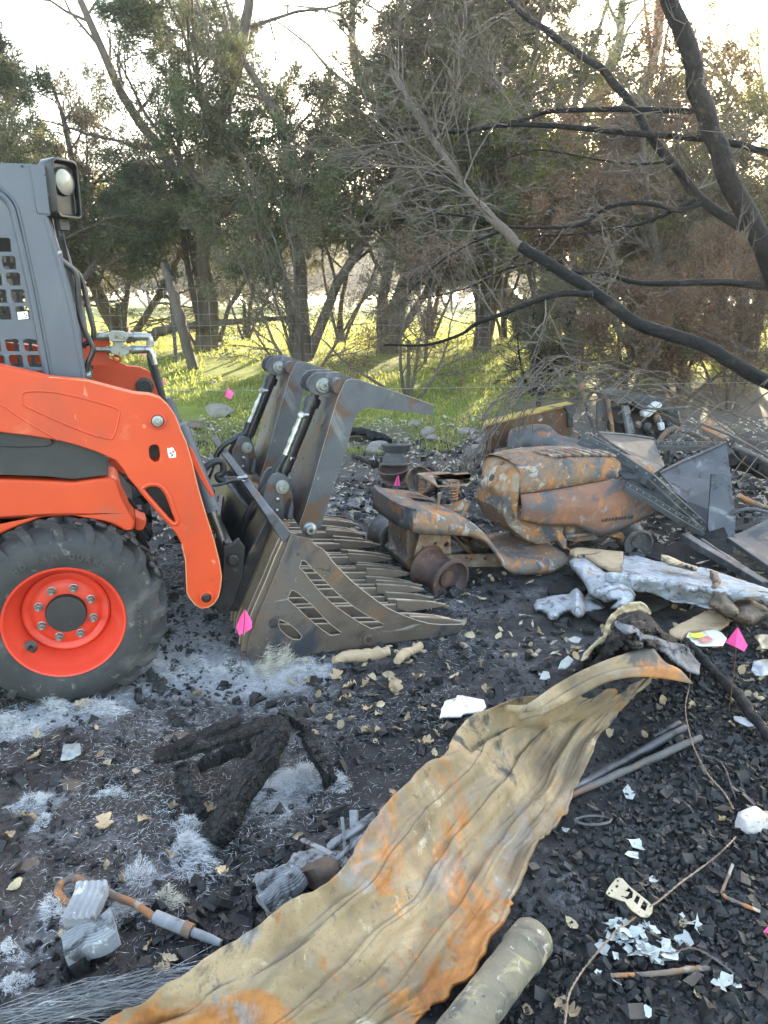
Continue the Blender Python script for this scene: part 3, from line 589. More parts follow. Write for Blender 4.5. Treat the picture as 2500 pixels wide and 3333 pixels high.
# body side panel, fender, chassis
P1 = [(-2.1, 1.02)] + FM.poly([(-40, 1385), (120, 1405), (240, 1430), (330, 1462), (344, 1484), (352, 1545), (300, 1552), (239, 1559), (150, 1550), (0, 1545)], .13) + [(-2.1, .78)]
mb = MB(); mb.prism(P1, .13, 1.36); obj('body_panel', mb, MAT['body_black'], sk, bevel=.006)
mb = MB(); mb.prism(FM.poly([(0, 1398), (60, 1408), (165, 1424), (175, 1440), (150, 1452), (60, 1455), (0, 1452)], .13), .118, .13); obj('body_vent_trim', mb, MAT['body_black'], sk, bevel=.004)
fe = FM.poly([(0, 1561), (150, 1566), (240, 1571), (300, 1562), (368, 1554), (380, 1566), (398, 1623), (420, 1665), (440, 1698), (438, 1722), (408, 1730), (388, 1718), (350, 1700), (298, 1690), (240, 1680), (180, 1677), (120, 1690), (60, 1712), (0, 1740)], .12)
fe = [(-1.35, .76), (-.9, .77)] + fe + [(-.38, .60), (-.62, .42), (-1.0, .42), (-1.35, .55)]
mb = MB(); mb.prism(fe, .12, .34); mb.prism(fe, 1.16, 1.38); obj('fender', mb, MAT['orange'], sk, bevel=.008)
mb = MB(); ch = [(-2.0, .30), (.12, .22), (.30, .36), (.36, .58), (.22, .78), (-2.0, .80)]; mb.prism(ch, .36, 1.14); obj('chassis', mb, MAT['body_black'], sk, bevel=.01)
mb = MB()
for k in range(5): mb.tube([(.34, .30 + .02 * k, .72 - .03 * k), (.40, .40, .60 - .04 * k), (.38, .60, .5)], .011, 6)
mb.box((.36, .36, .62), (.06, .08, .10)); obj('hydraulic_lines', mb, MAT['dark_steel'], sk)
mb = MB(); mb.prism(FM.poly([(440, 1680), (478, 1700), (470, 1722), (455, 1728), (440, 1725)], .2), .2, .34); obj('step_tab', mb, MAT['orange'], sk, bevel=.004)
# wheels
RT, RC = .372, .345
tprof = [(.212, .004), (.216, -.004), (.232, -.012), (.262, -.018), (.292, -.014), (.300, -.011), (.303, -.006), (.309, -.006), (.315, 0), (.336, .018), (.345, .045), (.346, .135), (.345, .225), (.336, .252), (.315, .270), (.262, .282), (.212, .270)]
def tyre_mesh():
    mb = MB(); mb.lathe([(r, h) for r, h in tprof], 72, (0, 0, 0), (0, 1, 0), close=True)
    nl = 20
    for sd in (0, 1):
        for k in range(nl):
            a0 = (k + .5 * sd) * 2 * math.pi / nl; vs = []
            # a slanting bar lug from the shoulder to past the middle
            for (h, r0, r1, da, wd) in ((-.001, .300, .322, -.06, .058), (.016, .318, .356, -.035, .056), (.045, .335, .371, 0, .050), (.100, .338, .373, .11, .046), (.150, .338, .372, .21, .042)):
                hh = h if sd == 0 else .270 - h
                for rr in (r0, r1):
                    for sg in (-1, 1):
                        aa = a0 + da + sg * wd * (1 if rr == r0 else .78); vs.append((rr * math.cos(aa), hh, rr * math.sin(aa)))
            f = []
            for i in range(4):
                b = i * 4
                for (p, q) in ((0, 1), (1, 3), (3, 2), (2, 0)): f.append((b + p, b + q, b + 4 + q, b + 4 + p))
            f += [(0, 2, 3, 1), (16, 17, 19, 18)]; mb.add(vs, f)
    return mb
def wheel(cx, lat, side, cz=RC):
    wtag = bpy.data.objects.new('wheel', None); COL.objects.link(wtag); wtag.parent = sk; wtag.location = (cx, lat, cz); wtag.empty_display_size = .1
    if side < 0: wtag.rotation_euler = (0, 0, math.pi)
    return wtag
w1 = wheel(.080, .0, 1)
ty = obj('tyre', tyre_mesh(), MAT['tyre'], w1, bevel=.003)
mb = MB(); mb.lathe([(.214, .000), (.217, -.004), (.214, -.008), (.208, -.006), (.203, .004), (.196, .022), (.190, .036), (.176, .058), (.165, .098), (.160, .122), (.157, .112), (.150, .108), (.140, .110), (.128, .118), (.118, .112), (.108, .108), (.078, .106), (.0745, .106), (.0745, .115), (0, .115)], 64, (0, 0, 0), (0, 1, 0), cap=False)
rim = obj('rim', mb, MAT['orange_rim'], w1)
mb = MB(); mb.lathe([(.074, .106), (.074, .088), (.071, .082), (.03, .080), (0, .0795)], 40, (0, 0, 0), (0, 1, 0)); obj('hub_cap', mb, MAT['body_black'], w1)
lug = None
for k in range(8):
    a = (k + .5) * math.pi / 4 + .04; m2 = MB()
    if lug is None:
        m2.lathe([(.0165, .0), (.0165, -.003), (.0135, -.004)], 20, (0, .107, 0), (0, 1, 0)); m2.lathe([(.0145, -.003), (.0145, -.019), (.0125, -.022), (.0085, -.022), (.0075, -.019), (.0075, -.034), (.0065, -.036), (0, -.036)], 6, (0, .107, 0), (0, 1, 0))
        lo = obj('lug_nut', m2, MAT['fitting'], w1, sharp=20); lug = lo.data
    else:
        lo = bpy.data.objects.new('lug_nut', lug); COL.objects.link(lo); lo.parent = w1
    lo.location = (.101 * math.cos(a), 0, .101 * math.sin(a)); lo.rotation_euler = (0, k * .5, 0)
mb = MB(); va = R(218); vx, vz = .172 * math.cos(va), .172 * math.sin(va)
mb.tube([(vx, .075, vz), (vx * .96, .04, vz * .96), (vx * .93, .015, vz * .93)], [.009, .008, .007], 10); mb.lathe([(.024, .0), (.026, -.006), (.018, -.009)], 20, (vx, .062, vz), (-.3, 1, -.2)); obj('tyre_valve', mb, MAT['dark_steel'], w1)
# raised lettering on the sidewall
def arc_text(txt, rad, mid, step, size, flip=False):
    m2 = MB()
    for i, chh in enumerate(txt):
        if chh == ' ': continue
        V, Fc = textmesh(chh, size, .0022); k = i - (len(txt) - 1) / 2; a = mid - k * step
        ux = np.array([math.sin(a), 0, -math.cos(a)]); uy = np.array([math.cos(a), 0, math.sin(a)])
        h = -.0205
        m2.add(np.array([rad * math.cos(a), h, rad * math.sin(a)]) + V[:, :1] * ux + V[:, 1:2] * uy + V[:, 2:3] * np.array([0, -1., 0]), Fc)
    return m2
MAT['letter'] = surf('dusty_raised_rubber', [(.045, .044, .042), (.075, .072, .068)], 20, .8)
m2 = arc_text('HD RIM GUARD', .262, R(88), R(6.2), .030); obj('sidewall_lettering', m2, MAT['letter'], ty, smooth=False)
m2 = arc_text('SIDEWALL', .262, R(-4), R(5.6), .026); obj('sidewall_lettering', m2, MAT['letter'], ty, smooth=False)
mb = MB(); g = np.random.default_rng(5)
for k in range(26):
    a = R(20 + 62 * g.random()); r = .365 + .012 * g.random(); h = .01 + .2 * g.random(); d = .012 + .022 * g.random()
    V = np.array([[x, y, z] for x in (-1, 1) for y in (-1, 1) for z in (-1, 1)]) * np.array([d, d, d * .5]) * (1 + .5 * g.normal(size=(8, 3)) * .5)
    ca, sa = math.sin(a), math.cos(a); M_ = np.array([[ca, 0, sa], [0, 1, 0], [-sa, 0, ca]]); m_ = V @ M_.T
    mb.add(m_ + np.array([r * math.cos(a), h, r * math.sin(a)]), [(0, 1, 3, 2), (4, 6, 7, 5), (0, 4, 5, 1), (2, 3, 7, 6), (0, 2, 6, 4), (1, 5, 7, 3)])
obj('soot_crust', mb, MAT['soot_lump'], ty, sub=1)
def copy_children(src, dst):
    for ch in list(src.children):
        c = ch.copy(); COL.objects.link(c); c.parent = dst
        for g_ in ch.children:
            d = g_.copy(); COL.objects.link(d); d.parent = c
for (cx, lat, sd_) in ((-.98, .0, 1), (.08, 1.50, -1), (-.98, 1.50, -1)): copy_children(w1, wheel(cx, lat, sd_))
# cab
LC = .30
cabo = ZP(1, [(-60, 60), (0, 62), (190, 68), (225, 74), (330, 78), (342, 95), (352, 180), (378, 400), (368, 416), (312, 420), (330, 440), (400, 640), (470, 900), (530, 1150), (585, 1530), (590, 1700), (420, 1700), (300, 1600), (-60, 1600)], LC)
cabo = [(-.75, 2.02)] + cabo + [(-.75, 1.0)]
holes = []
rows = [(568, 662, 70), (690, 780, 104), (802, 890, 134), (916, 1006, 166), (1030, 1120, 196), (1250, 1335, 250), (1358, 1442, 277), (1464, 1540, 300)]
for (y0, y1, xr) in rows:
    for k in range(6):
        xa, xb = xr - k * 124 - 96, xr - k * 124; sl_ = .26
        pts = [(xa + 12, y0), (xb - 14, y0), (xb, y0 + 12), (xb + 18 * sl_, y1 - 14), (xb + 8, y1), (xa + 26, y1), (xa + 14, y1 - 12), (xa, y0 + 12)]
        holes.append(ZP(1, pts, LC))
def cab_side(l0, l1): mb = MB(); mb.prism(cabo, l0, l1, holes); return mb
cs = obj('cab_side', cab_side(LC, LC + .010), MAT['graphite'], sk, bevel=.002)
obj('cab_side', cab_side(1.19, 1.20), MAT['body_black'], sk)
def strip(pts, lat, r, k=5): return spline([(x, lat, z) for x, z in ZP(1, pts, lat)], k)
mb = MB()
mb.tube(strip([(-40, 255), (30, 300), (85, 380), (120, 520), (150, 640), (205, 900), (250, 1130), (300, 1400), (322, 1520)], LC, 0), .012, 8)
mb.tube(strip([(-40, 215), (40, 262), (110, 350), (150, 500), (180, 640), (235, 900), (280, 1130), (330, 1400), (352, 1520)], LC, 0), .006, 8)
mb.tube(strip([(310, 430), (330, 500), (395, 720), (460, 960), (520, 1230), (565, 1520)], LC + .004, 0), .010, 8)
obj('pressed_bead', mb, MAT['graphite'], cs)
lb = MB(); lb.prism(ZP(1, [(116, 1070), (186, 1064), (194, 1114), (124, 1120)], LC), LC - .003, LC - .001); lbl = obj('warning_label', lb, MAT['white'], cs)
for p in ((160, 1076), (175, 1088), (170, 1102)):
    lb = MB(); lb.prism(ZP(1, [(p[0], p[1]), (p[0] + 10, p[1] - 1), (p[0] + 11, p[1] + 7), (p[0] + 1, p[1] + 8)], LC), LC - .0042, LC - .0032); obj('printed_mark', lb, MAT['black_mark'], lbl)
mb = MB(); pil = ZP(1, [(255, 415), (330, 425), (400, 640), (470, 900), (530, 1150), (585, 1530), (588, 1690), (420, 1690), (385, 1500), (330, 1200), (275, 900), (215, 620)], LC)
mb.prism(pil, LC + .010, LC + .085); mb.prism(pil, 1.105, 1.19); obj('cab_pillar', mb, MAT['graphite'], sk, bevel=.006)
roof = ZP(1, [(0, 62), (190, 68), (330, 78), (342, 130), (190, 128), (0, 124)], LC); roof = [(-.75, 2.02)] + roof + [(-.75, 1.95)]
mb = MB(); mb.prism(roof, LC + .010, 1.19); obj('cab_roof', mb, MAT['graphite'], sk, bevel=.008)
mb = MB(); mb.prism(ZP(1, [(198, 72), (322, 82), (338, 92), (346, 140), (372, 396), (364, 410), (250, 404), (236, 330), (216, 180)], LC), LC - .007, LC + .03)
lp = obj('lamp_bracket', mb, MAT['graphite'], sk, bevel=.003)
mb = MB()
for p, r in (((308, 145), .0048), ((344, 357), .0032), ((349, 398), .0028)): mb.lathe([(r, 0), (r, .002), (0, .002)], 14, Z3(1, p, LC - .0072), (0, -1, 0))
obj('bolt_hole', mb, MAT['black_mark'], lp)
mb = MB(); mb.lathe([(.006, 0), (.006, .004), (.003, .004), (.003, .001), (0, .001)], 14, Z3(1, (335, 281), LC - .007), (0, -1, 0)); mb.lathe([(.0045, 0), (.0045, .003), (0, .0035)], 12, Z3(1, (150, 84), LC - .001), (0, -1, 0)); obj('bolt_head', mb, MAT['dark_steel'], lp)
MAT['lamp_black'] = surf('black_lamp_plastic', [(.004, .004, .004), (.009, .009, .009)], 10, .35, 0, [], .04, spec=.35)
# work lamp: a box turned outwards at the corner
lc = FM.at(*zm(1)((430, 240)), LC + .02)
lampE = bpy.data.objects.new('work_lamp', None); COL.objects.link(lampE); lampE.parent = sk; lampE.location = (lc[0] - .012, LC + .035, lc[1]); lampE.rotation_euler = (0, 0, R(-42)); lampE.empty_display_size = .1
def rrect(w_, h_, r, n=5):
    out = []
    for cx, cy, a0 in ((w_ - r, h_ - r, 0), (-w_ + r, h_ - r, 90), (-w_ + r, -h_ + r, 180), (w_ - r, -h_ + r, 270)):
        for k in range(n + 1): a = R(a0 + 90 * k / n); out.append((cx + r * math.cos(a), cy + r * math.sin(a)))
    return out
mb = MB(); H_ = []
for (xx, sc) in ((-.05, .80), (-.03, .97), (.020, 1.0), (.036, 1.0)): H_.append([(xx, y * sc, z * sc - (.0 if xx < .03 else 0)) for y, z in rrect(.060, .100, .022)])
for (xx, sc) in ((.036, .90), (.012, .86)): H_.append([(xx, y * sc, z * sc) for y, z in rrect(.060, .100, .022)])
mb.grid(H_, wrap=True); nn = len(H_[0]); b0 = mb.n - nn; mb.f.append(tuple(range(b0, b0 + nn))); mb.f.append(tuple(range(nn - 1, -1, -1)))
obj('lamp_housing', mb, MAT['lamp_black'], lampE, bevel=.003, sharp=40)
mb = MB(); mb.lathe([(.046, .0), (.049, .008), (.046, .014), (.042, .012)], 36, (.012, 0, .026), (1, 0, 0)); obj('lamp_bezel', mb, MAT['body_black'], lampE)
mb = MB(); mb.lathe([(.0435, .010), (.036, .017), (.022, .022), (0, .024)], 36, (.012, 0, .026), (1, 0, 0)); obj('lamp_lens', mb, MAT['lens'], lampE)
mb = MB(); mb.box((-.01, 0, -.115), (.03, .045, .05)); mb.box((-.012, -.02, -.135), (.012, .006, .06)); obj('lamp_foot', mb, MAT['rubber'], lampE, bevel=.003)
# front door frame edge, tubes, hoses, couplers
mb = MB(); df = ZP(1, [(335, 430), (352, 425), (380, 560), (425, 760), (480, 960), (520, 1150), (560, 1330), (605, 1545), (590, 1560), (540, 1330), (480, 1040), (405, 720)], LC + .06); mb.prism(df, LC + .05, LC + .09); mb.prism(df, 1.06, 1.10); obj('door_frame', mb, MAT['rubber'], sk, bevel=.003)
mb = MB()
for dl, pts in ((.03, [(392, 690), (430, 735), (495, 790), (522, 850), (530, 960), (540, 1090), (570, 1190), (605, 1262), (628, 1310), (622, 1350), (600, 1400), (585, 1450), (580, 1490)]), (.06, [(405, 712), (470, 760), (530, 815), (560, 880), (590, 1010), (615, 1110), (632, 1190), (628, 1240), (600, 1270), (572, 1290), (560, 1310)])):
    mb.tube(strip(pts, LC + dl, 0, 4), .0105, 10)
obj('hydraulic_tube', mb, MAT['dark_steel'], sk)
mb = MB()
for p in ((398, 672), (595, 1492)): mb.lathe([(.009, 0), (.009, .02), (.005, .024), (0, .024)], 6, Z3(1, p, LC + .02), (0, -1, 0)); mb.box(Z3(1, (p[0] - 8, p[1]), LC + .04), (.03, .03, .02))
obj('tube_clamp', mb, MAT['fitting'], sk, sharp=20)
LQ = .95
cpl = bpy.data.objects.new('coupler_block', None); COL.objects.link(cpl); cpl.parent = sk; cpl.empty_display_size = .05
def lat_tube(mb, pts, rad, lat, n=14): mb.tube([Z3(1, p, lat) for p in pts], rad, n)
mb = MB()
mb.prism(ZP(1, [(735, 1208), (760, 1196), (835, 1200), (860, 1212), (860, 1262), (835, 1268), (760, 1268), (735, 1258)], LQ), LQ - .035, LQ + .035)
mb.prism(ZP(1, [(770, 1262), (830, 1262), (832, 1300), (772, 1300)], LQ), LQ - .02, LQ + .02)
mb.prism(ZP(1, [(748, 1298), (850, 1292), (872, 1306), (872, 1345), (850, 1358), (760, 1352), (745, 1340)], LQ), LQ - .03, LQ + .03)
obj('coupler_body', mb, MAT['fitting'], cpl, bevel=.005)
mb = MB()
for (y, xs) in ((1233, [(640, .011), (672, .020), (700, .020), (702, .015), (738, .015)]), (1234, [(858, .022), (868, .022), (870, .017), (900, .017), (902, .021), (940, .020), (985, .017), (1000, .016)]), (1322, [(872, .017), (886, .017), (888, .021), (940, .019), (985, .017), (1000, .015)]), (1322, [(640, .010), (715, .010), (718, .016), (748, .016)])):
    for i in range(len(xs) - 1):
        if xs[i + 1][0] > xs[i][0] + 3: mb.tube([Z3(1, (xs[i][0], y), LQ), Z3(1, (xs[i + 1][0], y + 1), LQ)], [xs[i][1], xs[i + 1][1]], 12)
obj('coupler_socket', mb, MAT['fitting'], cpl, sharp=40)
mb = MB(); lat_tube(mb, [(985, 1235), (1008, 1236), (1014, 1252), (1014, 1300)], .016, LQ); lat_tube(mb, [(985, 1322), (1006, 1322), (1018, 1334), (1026, 1362), (1040, 1410)], .0155, LQ - .02)
lat_tube(mb, [(1014, 1262), (1014, 1292)], .021, LQ, 6); lat_tube(mb, [(1024, 1350), (1032, 1378)], .020, LQ - .02, 6); lat_tube(mb, [(1036, 1390), (1046, 1424)], .016, LQ - .02, 12)
obj('elbow_fitting', mb, MAT['chrome'], cpl)
mb = MB(); mb.tube(spline([Z3(1, p, LQ) for p in [(1010, 1330), (1012, 1390), (1030, 1470), (1058, 1545), (1085, 1620), (1105, 1680), (1120, 1800)]], 5), .0125, 10); mb.tube(spline([Z3(1, p, LQ - .02) for p in [(1044, 1420), (1062, 1490), (1082, 1570), (1100, 1640), (1112, 1690), (1125, 1800)]], 5), .0125, 10); obj('hydraulic_hose', mb, MAT['rubber'], cpl)
mb = MB(); mb.prism(ZP(1, [(560, 1250), (735, 1240), (745, 1300), (735, 1375), (780, 1400), (860, 1430), (560, 1430)], 1.0), 1.0, 1.03); mb.tube(closed_spline([Z3(1, p, .96) for p in [(760, 1362), (775, 1395), (800, 1402), (815, 1385), (800, 1370)]], 3), .006, 6); obj('coupler_bracket', mb, MAT['orange'], sk, bevel=.003)
# tilt cylinders, hitch plate behind the bucket
def pipe(a, b, r, n=20, parent=None, name='', mat='dark_steel', r2=None):
    mb = MB(); a = np.array(a); b = np.array(b); d = b - a; L = np.linalg.norm(d); mb.lathe([(r * .9, 0), (r, .004), (r, L - .004), ((r2 or r) * .9, L)], n, a, d / L); return obj(name, mb, MAT[mat], parent) if name else mb
for lat in (.30, 1.20):
    a, b = np.array(Z3(2, (1270, 420), .30)), np.array(Z3(2, (1450, 900), .30)); a[1] = b[1] = lat; m_ = a + (b - a) * .62
    mb = MB(); a0 = a - (b - a) * .5; mb.tube([a0, m_], .036, 20); mb.tube([m_ - (b - a) * .05, m_], .041, 20); c = obj('tilt_cylinder', mb, MAT['graphite'], sk)
    mb = MB(); mb.tube([m_, b + (b - a) * .18], .017, 16); obj('cylinder_rod', mb, MAT['chrome'], c)
mb = MB(); gp = ZP(2, [(1240, 300), (1262, 330), (1330, 480), (1400, 620), (1400, 640), (1385, 640), (1310, 520), (1250, 400)], .16); mb.prism(gp, .16, .175); obj('arm_guard', mb, MAT['orange'], A1, bevel=.003)
mb = MB(); hp = ZP(2, [(1455, 960), (1500, 950), (1560, 900), (1600, 960), (1590, 1150), (1530, 1330), (1490, 1395), (1430, 1390), (1400, 1340), (1440, 1250), (1450, 1100)], .24)
mb.prism(hp, .22, .245); mb.prism(hp, 1.25, 1.275)
q0 = ZP(2, [(1470, 940), (1530, 940), (1470, 1370), (1420, 1370)], .24); mb.prism(q0, .245, 1.25)
obj('quick_hitch', mb, MAT['dark_steel'], sk, bevel=.006)
mb = MB()
for lat in (.21, 1.29):
    c = Z3(2, (1522, 1045), .22); mb.lathe([(.024, 0), (.026, .01), (.018, .016), (0, .016)], 8, (c[0], lat, c[2]), (0, -1 if lat < 1 else 1, 0))
c = Z3(2, (1390, 640), .34); mb.tube([(.66, .30, .50), (.70, .42, .56), (.74, .60, .62)], .018, 8)
obj('hitch_latch', mb, MAT['dark_steel'], sk)
mb = MB()
for k in range(9): mb.lathe([(.017, 0), (.020, .006), (.017, .012)], 12, (.655 + .004 * k, .34, .52 + .011 * k), (.3, 0, 1))
obj('latch_spring', mb, MAT['rust_brown'], sk)

# ================================================================== GRAPPLE RAKE BUCKET
bo = (1.1, 1.0, 0.0)
bpos = FM.O + FM.fw * bo[0] + FM.la * bo[1]
gr = thing('grapple_rake_bucket', 'dark steel skeleton rake bucket with two raised hooked grapple arms', 'grapple bucket', tuple(bpos), FM.yaw)
L0, L1 = .10, 2.02
side = ZP(3, [(575, 1064), (690, 1088), (702, 1112), (716, 1124), (745, 1138), (770, 1165), (800, 1207), (850, 1260), (900, 1310), (950, 1352), (1000, 1390), (1050, 1428), (1100, 1460), (1150, 1484), (1200, 1505), (1265, 1528), (1330, 1544), (1400, 1549), (1505, 1546), (1508, 1562), (1492, 1588), (1440, 1602), (1350, 1620), (1250, 1630), (1150, 1642), (1000, 1668), (800, 1694), (600, 1720), (400, 1736), (332, 1722), (345, 1640), (400, 1490), (470, 1330), (520, 1205)], L0)
sA = ZP(3, [(634, 1200), (655, 1205), (700, 1252), (760, 1310), (810, 1362), (860, 1408), (910, 1447), (960, 1480), (1020, 1514), (1076, 1546), (1070, 1560), (1010, 1570), (950, 1540), (900, 1508), (850, 1474), (800, 1436), (760, 1398), (720, 1356), (680, 1308), (645, 1262), (622, 1240)], L0)
sB = ZP(3, [(580, 1360), (608, 1372), (640, 1398), (700, 1450), (760, 1518), (800, 1555), (847, 1590), (840, 1600), (790, 1606), (750, 1580), (700, 1540), (650, 1496), (600, 1448), (556, 1408)], L0)
sC = ZP(3, [(514, 1520), (560, 1540), (590, 1562), (615, 1585), (636, 1612), (624, 1630), (585, 1627), (550, 1606), (520, 1576), (508, 1548)], L0)
def side_plate(l): mb = MB(); mb.prism(side, l, l + .014, [sA, sB, sC]); return mb
sp = obj('side_plate', side_plate(L0), MAT['brown_steel'], gr, bo, bevel=.0025)
mb = MB(); c = Z3(3, (990, 1625), L0); mb.lathe([(.024, 0), (.024, .012), (.021, .016), (.012, .016), (.011, .004), (0, .004)], 24, c, (0, -1, 0)); obj('cross_tube_boss', mb, MAT['brown_steel'], sp)
for ch in sp.children: ch.location = (0, 0, 0)
obj('side_plate', side_plate(L1), MAT['steel'], gr, bo, bevel=.0025)
mb = MB()
for lp_ in (sA, sB, sC): q3 = [(x, L0 - .0005, z) for x, z in lp_]; mb.tube(q3 + [q3[0]], .0013, 4)
q3 = [(x, L0 - .0003, z) for x, z in side[2:19]]; mb.tube(q3, .0017, 4); obj('worn_edge', mb, MAT['tine_edge'], sp)
# bottom tines, one plate each, alternate lengths
tb = ZP(3, [(560, 1085), (505, 1205), (455, 1330), (385, 1490), (330, 1640), (322, 1716), (400, 1732), (600, 1712), (800, 1680), (1000, 1640), (1150, 1604), (1250, 1588), (1350, 1582)], L0)
tu_b = ZP(3, [(1236, 1556), (1100, 1560), (980, 1564), (800, 1570), (620, 1578), (520, 1574), (458, 1548), (440, 1505), (478, 1440), (530, 1340), (585, 1210), (640, 1095)], L0)
tf = ZP(3, [(1430, 1576), (1485, 1568), (1520, 1556), (1440, 1541), (1340, 1533), (1240, 1530)], L0)
nT = 23; tine_me = []
for v in range(2):
    mb = MB(); ext = [(x - .025 * v, z) for x, z in tf]
    mb.prism(tb + ext + tu_b, -.006, .006); me = mb.mesh('bottom_tine'); tine_me.append(me)
for k in range(nT):
    l = L0 + .055 + (L1 - L0 - .10) * k / (nT - 1)
    o = bpy.data.objects.new('bottom_tine', tine_me[k % 2]); COL.objects.link(o); o.parent = gr; o.location = (-bo[0], l - bo[1], -bo[2]); 
    if len(tine_me[k % 2].materials) == 0: tine_me[k % 2].materials.append(MAT['tine_steel'])
    o.rotation_euler = (0, R(.5 * math.sin(k * 2.1)), R(.6 * math.sin(k * 3.7)))
    m_ = o.modifiers.new('b', 'BEVEL'); m_.width = .002; m_.segments = 2; m_.limit_method = 'ANGLE'
    if k < 2:
        pass
edge_me = []
for v in range(2):
    mb = MB(); e = [(x - .025 * v, 0, z + .001) for x, z in tf[2:]] + [(x, 0, z + .001) for x, z in tu_b[:6]]; mb.tube(e, .0046, 5)
    e = [(x, 0, z) for x, z in tb[:6]]; mb.tube(e, .003, 4); me = mb.mesh('worn_edge'); me.materials.append(MAT['tine_edge']); edge_me.append(me)
for k, t in enumerate([o for o in gr.children if o.name.startswith('bottom_tine')]):
    o = bpy.data.objects.new('worn_edge', edge_me[k % 2]); COL.objects.link(o); o.parent = t
# wider wear bars bolted on the front of every tine
bar_me = []
for v in range(2):
    mb = MB(); a = tf[3]; q = [(tf[0][0] - .12, tf[0][1] + .003), (tf[1][0] - .01, tf[1][1] + .006), (tf[2][0] - .012, tf[2][1]), (tf[3][0], tf[3][1] + .003), (tf[5][0], tf[5][1] + .003), (tf[5][0], tf[5][1] - .036)]
    q = [(x - .025 * v, z) for x, z in q]; mb.prism(q, -.013, -.006); me = mb.mesh('wear_bar'); me.materials.append(MAT['tine_steel']); bar_me.append(me)
for k, t in enumerate([o for o in gr.children if o.name.startswith('bottom_tine')]):
    o = bpy.data.objects.new('wear_bar', bar_me[k % 2]); COL.objects.link(o); o.parent = t
mb = MB()
c1 = FM.at(*zm(3)((990, 1625)), L0); mb.tube([(c1[0], L0, c1[1]), (c1[0], L1, c1[1])], .018, 16)
c2 = FM.at(*zm(3)((520, 1560)), L0); mb.tube([(c2[0] - .03, L0, c2[1] + .02), (c2[0] - .03, L1, c2[1] + .02)], .022, 16)
obj('cross_tube', mb, MAT['dark_steel'], gr, bo)
# top beam across the back, and the plate the machine hooks into
tbm = ZP(3, [(440, 960), (480, 935), (580, 1055), (545, 1110), (520, 1090)], L0 + .01)
mb = MB(); mb.prism(tbm, L0 + .012, L1 + .012); obj('top_beam', mb, MAT['steel'], gr, bo, bevel=.005)
bk = ZP(3, [(445, 975), (475, 1000), (290, 1480), (240, 1475), (265, 1380), (330, 1200)], L0 + .16)
mb = MB(); mb.prism(bk, L0 + .16, L0 + .20); mb.prism(bk, L1 - .20, L1 - .16); mb.prism(ZP(3, [(445, 975), (460, 985), (275, 1465), (255, 1460)], L0 + .16), L0 + .20, L1 - .20); obj('back_plate', mb, MAT['dark_steel'], gr, bo, bevel=.005)
sh = ZP(3, [(250, 790), (300, 850), (395, 960), (385, 985), (300, 885), (235, 800)], .62)
mb = MB(); mb.prism(sh, .62, 1.42); obj('hitch_lip', mb, MAT['steel'], gr, bo, bevel=.004)
# grapple arms
jaw = ZP(3, [(868, 238), (884, 226), (905, 222), (945, 226), (1045, 260), (1145, 292), (1245, 326), (1345, 362), (1343, 418), (1230, 404), (1120, 390), (1050, 382), (1000, 378), (968, 384), (944, 398), (926, 424), (914, 455), (905, 492), (880, 590), (840, 720), (790, 850), (748, 985), (735, 1020), (712, 1048), (680, 1060), (648, 1054), (628, 1034), (622, 1005), (650, 930), (690, 800), (740, 620), (790, 450), (830, 320)], .36)
JW = .36
web = [ZP(3, [p], .36)[0] for p in [(868, 238), (830, 320), (790, 450), (740, 620), (690, 800), (650, 930), (622, 1005), (640, 1010), (668, 935), (708, 806), (758, 626), (808, 456), (848, 326), (884, 250)]]
ear = ZP(3, [(840, 186), (735, 186), (705, 192), (680, 212), (664, 240), (664, 268), (680, 292), (710, 306), (790, 325), (830, 300)], .47)
pinc = FM.at(*zm(3)((740, 254)), .5); lowc = FM.at(*zm(3)((520, 795)), .5)
lear = ZP(3, [(395, 990), (430, 840), (462, 760), (480, 738), (512, 728), (545, 740), (566, 765), (575, 800), (588, 860), (578, 930), (560, 985), (500, 960)], .47)
